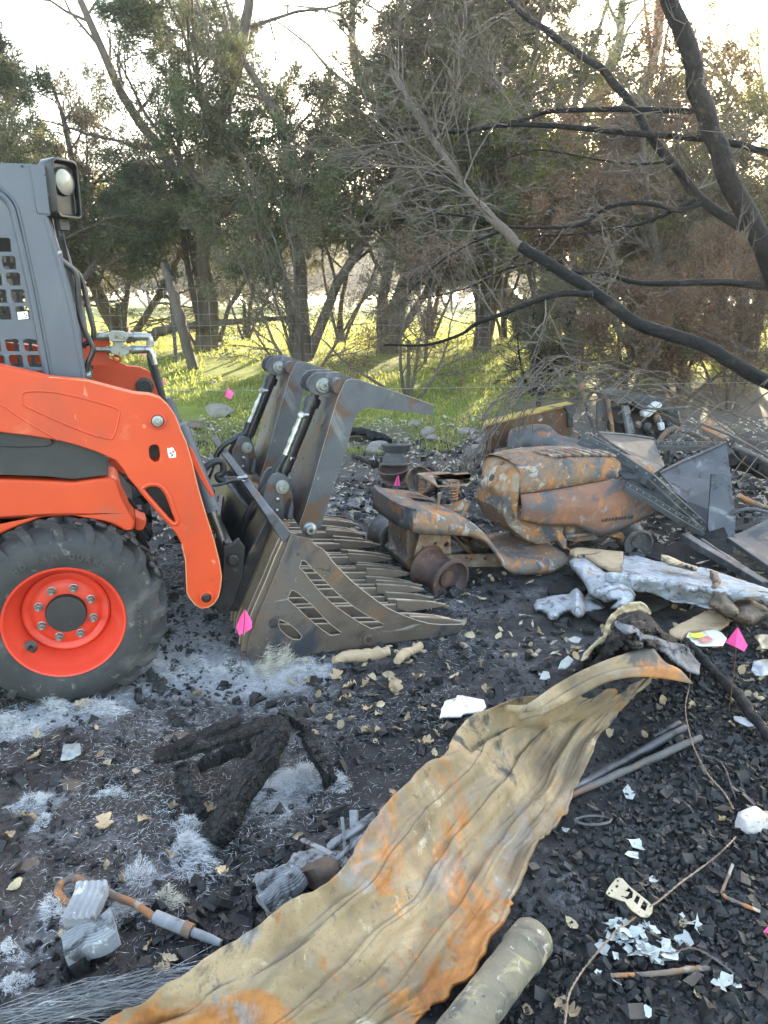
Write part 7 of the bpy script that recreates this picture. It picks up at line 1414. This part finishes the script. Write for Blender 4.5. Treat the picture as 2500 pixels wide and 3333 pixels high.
# ---- fibre tufts
def fibres(P, D, L, W):
    n = len(P); s_ = nrm(np.cross(D, rng.normal(size=(n, 3)))); t = P + D * L[:, None]; m = P + D * L[:, None] * .5 + rng.normal(size=(n, 3)) * (L * .06)[:, None]
    return np.stack([P - s_ * W[:, None] * .5, m + s_ * W[:, None] * .35, t, m - s_ * W[:, None] * .5], 1)
tuf = [((835, 925), 115, (1, .25), 'ash_white', .05, 'bright white fibre tuft at the foot of the charred frame', 900), ((1185, 115), 85, (.7, -1), 'ash_cream', .09, 'cream bristly fibre tuft leaning on the rake bucket corner', 800), ((1010, 130), 80, (-.6, -.2), 'ash_white', .06, 'arched grey white fibre tuft left of the cream tuft', 600), ((235, 270), 75, (.5, -.2), 'ash_white', .06, 'rounded white fibre tuft against the front tyre', 700),
    ((1250, 600), 115, (0, .1), 'ash_white', .05, 'wide matted fibre tuft behind the charred beam', 800), ((150, 690), 65, (.2, .1), 'ash_white', .03, 'small flat fibre tuft on the soil at left', 420), ((605, 1020), 60, (0, -1), 'ash_white', .07, 'upright fibre tuft above the rusty hook bar', 500), ((735, 1110), 55, (.5, 0), 'ash_cream', .04, 'short cream tuft right of the rusty hook bar', 350), ((1435, 615), 55, (.3, .6), 'ash_white', .05, 'fibre tuft hanging at the foot of the right frame bar', 420), ((560, 1175), 75, (.3, .3), 'ash_white', .04, 'spread white tuft under the rusty hook bar', 520), ((825, 795), 55, (-.3, -.3), 'ash_white', .035, 'thin tuft in the crook of the charred frame', 350),
    ((60, 370), 95, (.5, 0), 'ash_white', .04, 'white tuft mat at the left edge below the tyre', 700), ((420, 285), 80, (.3, -.2), 'ash_white', .04, 'white tuft mat in front of the tyre tread', 600), ((1300, 140), 95, (.2, -.3), 'ash_white', .05, 'bluish white fibre nest right of the cream tuft', 700), ((700, 110), 85, (-.4, 0), 'ash_white', .04, 'scattered white tuft between tyre and bucket', 520), ((480, 650), 45, (0, 0), 'ash_white', .025, 'tiny white tuft on the bare brown soil', 220), ((50, 1340), 45, (0, -.4), 'ash_white', .035, 'little white tuft near the lower left edge', 280), ((60, 1480), 55, (.3, -.2), 'ash_white', .03, 'low white tuft at the lower left corner', 300), ((1225, 725), 35, (0, .3), 'ash_white', .03, 'small hanging tuft below the wide matted tuft', 200), ((255, 1180), 75, (-1, -.1), 'ash_white', .05, 'white straws sticking out left of the ribbed slab', 380), ((180, 770), 45, (0, 0), 'ash_white', .02, 'thin white tuft below the small flat tuft at left', 220), ((850, 90), 70, (.3, -.3), 'ash_white', .035, 'thin pale tuft behind the arched grey tuft', 360)]
for (p, r, lean_, m_, hgt, lab, n) in tuf:
    q = gpt(z7(p), 0); e = gpt(z7((p[0] + r, p[1])), 0); R_ = np.linalg.norm(e - q); n = int(n * 3.4)
    a = rng.random(n) * 6.28; rr = R_ * np.sqrt(rng.random(n)) * (1 + 2.2 * fbm(np.cos(a) * 1.7 + q[0] * 5, np.sin(a) * 1.7 + q[1] * 5, 97, 3)); rr = np.clip(rr, 0, 1.7 * R_); h = hgt * np.clip(1 - (rr / R_) ** 2, 0, 1) * rng.random(n); ta = rng.random() * 6.28; ex, ey = rr * np.cos(a) * 1.35, rr * np.sin(a) * .62; P = np.stack([ex * math.cos(ta * .35 - 1) - ey * math.sin(ta * .35 - 1), ex * math.sin(ta * .35 - 1) + ey * math.cos(ta * .35 - 1), h], 1); lx = np.array([lean_[0], -lean_[1] * .6, .25 + max(0, -lean_[1]) * .5])
    fl_ = np.stack([fbm(P[:, 0] * 25 + q[0] * 9, P[:, 1] * 25, 91, 2), fbm(P[:, 0] * 25, P[:, 1] * 25 + q[1] * 9, 92, 2), np.zeros(n)], 1) * 5; D = rng.normal(size=(n, 3)) * np.array([.7, .7, .15]) + lx * np.array([.9, .9, .55]) + fl_ + np.stack([np.cos(a), np.sin(a), np.full(n, -.05)], 1) * .25; D = nrm(D); D[:, 2] = np.where(h < .012, np.abs(D[:, 2]) * .5, D[:, 2]); cl_ = fbm(P[:, 0] * 40 + q[0] * 7, P[:, 1] * 40 + q[1] * 5, 95, 3); P[:, 2] *= 1 + 2.2 * cl_
    L = R_ * (.12 + .42 * rng.random(n) ** 1.5); P[:, 2] += .004 + np.array(gh(P[:, 0] + q[0], P[:, 1] + q[1])) - q[2]
    o = quads('fibre_tuft', fibres(P, D, L, .0007 + .0009 * rng.random(n)), MAT[m_], loc=tuple(q)); tag(o, lab, 'fibre tuft')
# fibrous splintered strand at the bottom left
S = spline([gpt(z7(p), .03) for p in ((-80, 1620), (60, 1600), (250, 1562), (420, 1530), (560, 1508), (720, 1488))], 10); n = 900; t = rng.random(n) * (len(S) - 2); i = t.astype(int); d = nrm(S[i + 1] - S[i]); P = S[i] + rng.normal(size=(n, 3)) * np.array([.008, .016, .008]); D = nrm(d + rng.normal(size=(n, 3)) * .10)
o = quads('fibre_strand', fibres(P - S[0], D, .08 + .14 * rng.random(n), .0016 + .002 * rng.random(n)), MAT['ash_grey'], loc=tuple(S[0])); tag(o, 'long grey splintered fibre strand at the bottom left edge', 'fibre strand')
# ---- loose white fibres over the left ground
n = 190000; X = rng.uniform(-2.6, .9, n); Y = rng.uniform(1.0, 4.6, n); dn = fbm(X * 2.6, Y * 2.6, 51, 4) + .10 * (Y > 2.0) + .06 * (X < -.2) - .22 * sstep(.0, .7, X + .3 * (Y < 2.2)); 
for (p, r, w_) in (((60, 350), 170, .5), ((250, 300), 120, .4), ((420, 280), 150, .45), ((760, 120), 210, .45), ((1050, 150), 170, .5), ((1300, 130), 150, .5), ((1250, 610), 170, .45), ((150, 690), 120, .35), ((850, 880), 150, .45), ((600, 1040), 130, .4), ((300, 1150), 170, .4), ((450, 640), 330, .18), ((100, 1330), 150, .3), ((1150, 750), 150, .25)):
    q = gpt(z7(p), 0); R_ = np.linalg.norm(gpt(z7((p[0] + r, p[1])), 0) - q); dn = dn + w_ * np.exp(-((X - q[0]) ** 2 + ((Y - q[1]) / .9) ** 2) / R_ ** 2) * (.45 + 2.2 * np.clip(fbm(X * 9, Y * 9, 57, 3) + .15, 0, 1))
dn = dn + .3 * np.exp(-(((X + .95) / .5) ** 2 + ((Y - 3.5) / .6) ** 2)); k = dn > rng.random(n) * .62 - .02; X, Y = X[k], Y[k]; n = len(X)
P = np.stack([X, Y, gh(X, Y) + .004 + .008 * rng.random(n)], 1); D = nrm(np.stack([rng.normal(size=n), rng.normal(size=n), .18 * rng.normal(size=n)], 1))
o = quads('ash_fibres', fibres(P, D, .008 + .034 * rng.random(n) ** 2, .0006 + .0011 * rng.random(n)), MAT['ash_white']); tag(o, 'fine white fibres strewn over the dark soil', kind='stuff')
# ---- charcoal
def chunks(P, S, g):
    n = len(P); c = np.array([[x, y, z] for x in (-1, 1) for y in (-1, 1) for z in (-1, 1)], float); V = c[None] * (1 + .34 * g.uniform(-1, 1, size=(n, 8, 3))) * .5
    V = V * (S[:, None, None] * np.stack([1 + .3 * g.random(n), .45 + .45 * g.random(n), .28 + .42 * g.random(n)], 1)[:, None]); q = nrm(g.normal(size=(n, 4))); a, b, c_, d = q.T
    M_ = np.stack([1 - 2 * (c_ * c_ + d * d), 2 * (b * c_ - d * a), 2 * (b * d + c_ * a), 2 * (b * c_ + d * a), 1 - 2 * (b * b + d * d), 2 * (c_ * d - b * a), 2 * (b * d - c_ * a), 2 * (c_ * d + b * a), 1 - 2 * (b * b + c_ * c_)], 1).reshape(n, 3, 3)
    V = np.einsum('nij,nkj->nki', M_, V) + P[:, None]; f = np.array([(0, 1, 3, 2), (4, 6, 7, 5), (0, 4, 5, 1), (2, 3, 7, 6), (0, 2, 6, 4), (1, 5, 7, 3)]); F = (f[None] + 8 * np.arange(n)[:, None, None]).reshape(-1, 4); return V.reshape(-1, 3), F
g = np.random.default_rng(77); n = 125000; X = g.uniform(-1.6, 2.6, n); Y = g.uniform(.9, 4.2, n)
edge = .24 + (Y - 1.3) * .58                         # the corrugated sheet's right side; the coal lies right of it
dn = sstep(-.12, .10, X - edge) * (1 - .85 * sstep(2.7, 3.3, Y)) + .9 * np.exp(-(((X + .38) / .28) ** 2 + ((Y - 1.62) / .22) ** 2)) + .55 * np.exp(-(((X + .75) / .35) ** 2 + ((Y - 1.35) / .18) ** 2)) + .10 * (fbm(X * 2, Y * 2, 61, 3) > .02)
dn = dn * np.clip(.72 + 2.0 * fbm(X * 3.2, Y * 3.2, 64, 3), .12, 1); k = g.random(n) < dn; X, Y = X[k], Y[k]; n = len(X); S = (.0045 + .020 * g.random(n) ** 2.8 + .016 * (g.random(n) < .03)) * (1 + .0 * Y); dd = np.clip(dn[k], 0, 1)
V, F = chunks(np.stack([X, Y, gh(X, Y) + .012 * g.random(n) * dd + .002], 1), S, g)
o = fastmesh('charcoal_gravel', V, F, MAT['charcoal']); tag(o, 'black charcoal gravel covering the ground beside the corrugated sheet', kind='stuff')
lump_me = []
for k in range(7):
    V, F = chunks(np.zeros((1, 3)), np.array([.026]), g); mb = MB(); mb.add(V, F); me = mb.mesh('charcoal_lump'); me.materials.append(MAT['charcoal']); lump_me.append(me)
for k in range(60):
    s = (500 + 1150 * g.random(), 350 + 1420 * g.random()); q = gpt(z8(s), 0)
    if q[0] < .30 + (q[1] - 1.3) * .58: continue
    o = put('charcoal_lump', lump_me[k % 7], z8(s), g.random() * 6, 1.5, .8 + .8 * g.random(), 'large charcoal lump among the black charcoal gravel', 'charcoal', 'large charcoal lumps', .015)
for k in range(34):
    s = (560 + 640 * g.random(), 1000 + 480 * g.random()); put('charcoal_lump', lump_me[k % 7], z7(s), g.random() * 6, 1.5, .7 + .9 * g.random(), 'charcoal lump on the ground left of the corrugated sheet', 'charcoal', 'charcoal lumps left of the sheet', .012)
# ---- dry leaves
def leafmesh(kind, seed):
    g_ = np.random.default_rng(seed); rows = []; m = 15; Lh = 1.0
    for i in range(m):
        t = i / (m - 1); w_ = math.sin(math.pi * t ** .85) ** .8 * .30
        if kind: w_ = (.16 + .24 * abs(math.sin(t * math.pi * 2.6 + .35)) * math.sin(math.pi * min(1, t * 1.02)) ** .5) * (1 if t < .97 else .3)
        if i in (0,): w_ = .012
        if i == m - 1: w_ = .01
        cu = .35 * (t - .5) ** 2 + .10 * math.sin(t * 5 + seed); row = []
        for s in (-1, -.5, 0, .5, 1): row.append(((t - .5) * Lh, s * w_, cu + .55 * w_ * s * s + .05 * g_.normal() * (s != 0) - .12))
        rows.append(row)
    mb = MB(); mb.grid(rows); mb.tube([(-.5, 0, rows[0][2][2]), (-.62, .01, rows[0][2][2] + .02)], .010, 4); me = mb.mesh('leaf'); me.polygons.foreach_set('use_smooth', [True] * len(me.polygons)); return me
small = [leafmesh(0, k) for k in range(5)]; oakl = [leafmesh(1, 20 + k) for k in range(4)]
small2 = []
for me in small: me.materials.append(MAT['leaf_pale']); m2 = me.copy(); m2.materials.clear(); m2.materials.append(MAT['leaf_tan']); small2.append(m2)
for me in oakl: me.materials.append(MAT['leaf_tan'])
for (f, s), r, l_ in (((z7, (450, 765)), 95, 'brown lobed oak leaf on the bare soil in the left foreground'), ((z7, (622, 745)), 60, 'dark brown lobed leaf right of the largest oak leaf'), ((z7, (690, 1405)), 95, 'tan lobed oak leaf lying flat above the corrugated sheet edge'), ((z7, (910, 700)), 70, 'brown leaf standing in the crook of the charred frame'), ((z7, (830, 1190)), 50, 'pale cream leaf beside the sleeve of the hook bar'), ((z7, (850, 205)), 60, 'orange tan leaf between the tyre and the fibre tufts'), ((z7, (360, 255)), 70, 'tan leaf leaning against the tyre'), ((z7, (1585, 270)), 60, 'pinkish tan folded leaf right of the cream tuft'),
    ((z8, (50, 312)), 85, 'curled brown oak leaf cluster piece near the bucket tip'), ((z8, (150, 262)), 60, 'tan oak leaf right of the curled cluster piece'), ((z8, (180, 545)), 80, 'pale brown lobed leaf left of the corrugated sheet edge'), ((z8, (790, 1700)), 110, 'large tan oak leaf on the charcoal at the bottom edge'), ((z8, (445, 325)), 55, 'tan leaf above the burnt book pages'), ((z8, (265, 490)), 55, 'small tan leaf under the burnt book pages'), ((z7, (1490, 230)), 70, 'brown oak leaf in the pile below the bucket'), ((z7, (1450, 130)), 70, 'top brown oak leaf in the pile below the bucket'), ((z7, (1580, 160)), 60, 'right hand brown oak leaf in the pile below the bucket'), ((z7, (1510, 170)), 60, 'middle brown oak leaf in the pile below the bucket'), ((z7, (640, 1290)), 55, 'narrow yellowish leaf under the steel tip of the hook bar'), ((z7, (960, 970)), 60, 'brown leaf right of the bright white tuft')):
    q = gpt(f(s), 0); e = gpt(f((s[0] + r, s[1])), 0); put('oak_leaf', oakl[int(g.integers(4))], f(s), g.random() * 6.28, .25, float(np.linalg.norm(e - q)), l_, 'leaf', None, .02)
cnt = 0
while cnt < 250:
    x, y = (g.uniform(0, 2500), 3333 - 1500 * g.random() ** .55) if cnt < 90 else (g.uniform(1000, 2500), g.uniform(1850, 2420))
    q = gpt((x, y), 0)
    if q[0] < -.5 and q[1] > 2.55: continue
    tl = q[0] - (.24 + (q[1] - 1.3) * .58)
    if -.62 < tl < .02 and q[1] < 2.9 and g.random() < .97: continue
    if tl > 0 and q[1] < 2.6 and g.random() < .55: continue
    pale = g.random() < .55; put('dry_leaf', (small if pale else small2)[int(g.integers(5))], (x, y), g.random() * 6.28, .5, .026 + .030 * g.random(), 'small pale curled dry leaf on the black ground' if pale else 'small tan curled dry leaf on the black ground', 'leaf', 'pale dry leaves on the ground' if pale else 'tan dry leaves on the ground', .016); cnt += 1
# litter of leaves and ash flakes over the far burnt ground, too many to count
n = 17000; X = g.uniform(-3.5, 5.5, n); Y = 3.0 + 5.6 * g.random(n); k = (fbm(X * 1.6, Y * 1.6, 71, 3) + .16 * sstep(4.0, 6, Y) > g.random(n) * .40 - .06) & ~((X < .6) & (Y < 3.6)); X, Y = X[k], Y[k]; n = len(X)
P = np.stack([X, Y, gh(X, Y) + .012], 1); D = nrm(np.stack([g.normal(size=n), g.normal(size=n), .35 * g.normal(size=n)], 1)); MAT['litter'] = leafmat('pale_leaf_litter', [(.16, .115, .08), (.36, .31, .24), (.52, .50, .45)], .1, 40)
o = quads('leaf_litter', blades(P, D, .03 + .05 * g.random(n), .012 + .018 * g.random(n)), MAT['litter']); tag(o, 'pale leaf litter strewn over the burnt ground behind the bucket', kind='stuff')
n = 26000; X = g.uniform(-2.6, 5, n); Y = 1.1 + 6.6 * g.random(n) ** 1.2; k = fbm(X * 2.3, Y * 2.3, 81, 4) > g.random(n) * .5 - .2; X, Y = X[k], Y[k]; n = len(X)
V, F = chunks(np.stack([X, Y, gh(X, Y) + .002], 1), .008 + .03 * g.random(n) ** 3 * (1 + .2 * Y), g); o = fastmesh('burnt_rubble', V, F, MAT['charcoal']); tag(o, 'small burnt rubble scattered over the black ground', kind='stuff')
# ---- charred tree leaning in from the right
MAT['twig_brown'] = surf('scorched_brown_twigs', [(.045, .034, .028), (.13, .105, .085)], 3, .9)
ct = thing('charred_tree', 'blackened leafless tree leaning in from the right edge', 'tree', tuple(GP(2760, 1560)))
co_ = np.array(ct.location); gt = Grow(301)
def bough(pts, Y0, Y1, w0, w1, nm='branch', mat='char_bark', tw=0, twl=.5):
    k = len(pts); Ys = np.linspace(Y0, Y1, k); P = spline([AT(p[0], p[1], y) for p, y in zip(pts, Ys)], 6) - co_; m = len(P); rr = np.interp(np.linspace(0, 1, m), [0, 1], [.80 * w0 * Y0 / 5000, .80 * w1 * Y1 / 5000]); rr = rr * (1 + .16 * fbm(np.arange(m) * .35, np.full(m, k), 7, 2)); P[1:-1] += np.stack([fbm(np.arange(m - 2) * .3, np.full(m - 2, k + 3. * q), 8, 2) for q in range(3)], 1) * rr[1:-1, None] * .7
    mb = MB(); mb.tube(P, rr, 12); o = obj(nm, mb, MAT[mat], ct, sharp=60)
    for j in range(int(tw * .62 + .5)):
        i = int(m * (.12 + .85 * gt.r.random())); i = min(i, m - 2); dd = nrm(P[i + 1] - P[i]); sd_ = nrm(np.cross(dd, gt.r.normal(size=3)) + dd * .6); gt.limb(P[i], sd_, twl * (.5 + .8 * gt.r.random()), min(.0055, rr[i] * .22 + .001), 1, -.02, .16, (0, 4, 3), .8, .15, .2, (.5, .6, .6))
    return o
bough([(2760, 1560), (2620, 1150), (2500, 844), (2440, 723), (2388, 618), (2343, 497), (2305, 392), (2267, 264), (2230, 128), (2177, 0), (2120, -160)], 4.9, 4.9, 88, 58, 'trunk', tw=3)
bough([(2418, 738), (2345, 695), (2275, 640), (2184, 527), (2117, 445), (2064, 354), (2011, 286), (1951, 219), (1853, 158), (1777, 98), (1702, 45), (1640, -20)], 4.9, 5.6, 40, 20, tw=26, twl=.7)
bough([(2262, 361), (2150, 360), (2003, 354), (1890, 358), (1777, 366), (1702, 392), (1589, 411), (1476, 433)], 4.9, 5.3, 22, 12, tw=12)
bough([(2700, 560), (2500, 497), (2400, 470), (2305, 452), (2192, 445), (2003, 430), (1815, 411), (1702, 407), (1627, 411), (1476, 430), (1325, 418), (1250, 430)], 4.9, 5.3, 30, 10, tw=14)
bough([(2282, 663), (2214, 686), (2116, 663), (1988, 671), (1890, 731), (1777, 742), (1627, 735), (1536, 708), (1416, 693)], 4.9, 5.2, 22, 8, tw=16)
bough([(2267, 648), (2177, 693), (2079, 731), (2003, 742), (1890, 761), (1740, 769)], 4.9, 5.4, 18, 6, tw=14)
bough([(2161, 527), (2064, 535), (1951, 520), (1777, 490), (1702, 497), (1604, 539)], 4.95, 5.3, 9, 5, tw=8)
bough([(3050, 1500), (2760, 1360), (2500, 1243), (2380, 1175), (2230, 1100), (2079, 1055), (1988, 987), (1890, 919), (1777, 851), (1695, 802)], 4.2, 4.7, 62, 40, 'bough', tw=6)
bough([(1695, 802), (1627, 738), (1566, 671), (1506, 603), (1453, 520), (1386, 422), (1310, 286), (1270, 226)], 4.7, 5.2, 38, 14, 'bough_end', 'bark', tw=36, twl=.9)
bough([(1930, 958), (1838, 957), (1740, 980), (1627, 1025), (1551, 1055), (1491, 1093), (1386, 1123), (1250, 1123)], 4.45, 4.9, 26, 8, tw=16, twl=.7)
bough([(2760, 950), (2500, 935), (2343, 916), (2154, 923), (2064, 919), (1973, 893), (1890, 889), (1777, 878)], 4.9, 5.0, 34, 8, tw=8)
bough([(1520, 618), (1450, 590), (1380, 560), (1300, 520), (1200, 500)], 5.0, 5.4, 12, 5, tw=10)
bough([(1640, 750), (1540, 790), (1450, 840), (1380, 900), (1300, 990)], 4.8, 5.2, 9, 4, tw=12, twl=.6)
bough([(1760, 845), (1640, 880), (1540, 930), (1440, 960), (1320, 980)], 4.8, 5.2, 9, 4, tw=12, twl=.6)
obj('twigs', gt.mb, MAT['twig_brown'], ct, sharp=60)

# ---- separate the pieces of parts that were shaped together
def split(o):
    me = o.data; n = len(me.vertices); par = list(range(n))
    def f(i):
        while par[i] != i: par[i] = par[par[i]]; i = par[i]
        return i
    for e in me.edges:
        a, b = f(e.vertices[0]), f(e.vertices[1])
        if a != b: par[a] = b
    groups = {}
    for p in me.polygons: groups.setdefault(f(p.vertices[0]), []).append(tuple(p.vertices))
    if len(groups) < 2: return
    name = o.name.split('.')[0]; co = [v.co[:] for v in me.vertices]; first = True
    for fs in groups.values():
        used = sorted({i for q in fs for i in q}); mp = {v: i for i, v in enumerate(used)}
        m = bpy.data.meshes.new(name); m.from_pydata([co[i] for i in used], [], [tuple(mp[i] for i in q) for q in fs]); m.update()
        for mt in me.materials: m.materials.append(mt)
        m.polygons.foreach_set('use_smooth', [True] * len(m.polygons)); m.set_sharp_from_angle(angle=R(35))
        if first: o.data = m; first = False
        else: c = o.copy(); c.data = m; COL.objects.link(c)
for o in list(bpy.data.objects):
    if o.type == 'MESH' and o.name.split('.')[0] in ('pressed_bead', 'door_frame', 'tube_clamp', 'hydraulic_tube', 'bolt_hole', 'bolt_head', 'cab_pillar', 'drive_linkage', 'hydraulic_lines', 'seat_bracket', 'quick_hitch', 'rivet', 'hitch_latch', 'coupler_socket', 'cylinder_eye') and not o.children: split(o)

hz = bpy.data.meshes.new('glare_veil'); m_ = MB(); m_.box((0, 380, 6.4), (1300, 1000, 15.0)); ho2 = obj('glare_veil', m_, [], None, smooth=False); tag(ho2, 'thin bright veil added over the scene in place of lens glare', kind='stuff')  # volume added to lift the dark trees, in place of lens glare
hm = bpy.data.materials.new('glare_veil'); hm.use_nodes = True; hm.node_tree.nodes.clear(); pv = hm.node_tree.nodes.new('ShaderNodeVolumePrincipled'); pv.inputs['Density'].default_value = .0015; pv.inputs['Color'].default_value = (.9, .92, .95, 1); pv.inputs['Anisotropy'].default_value = .55
mo = hm.node_tree.nodes.new('ShaderNodeOutputMaterial'); hm.node_tree.links.new(pv.outputs[0], mo.inputs['Volume']); ho2.data.materials.append(hm)
print('objects', len(bpy.data.objects), 'verts', sum(len(m.vertices) for m in bpy.data.meshes))
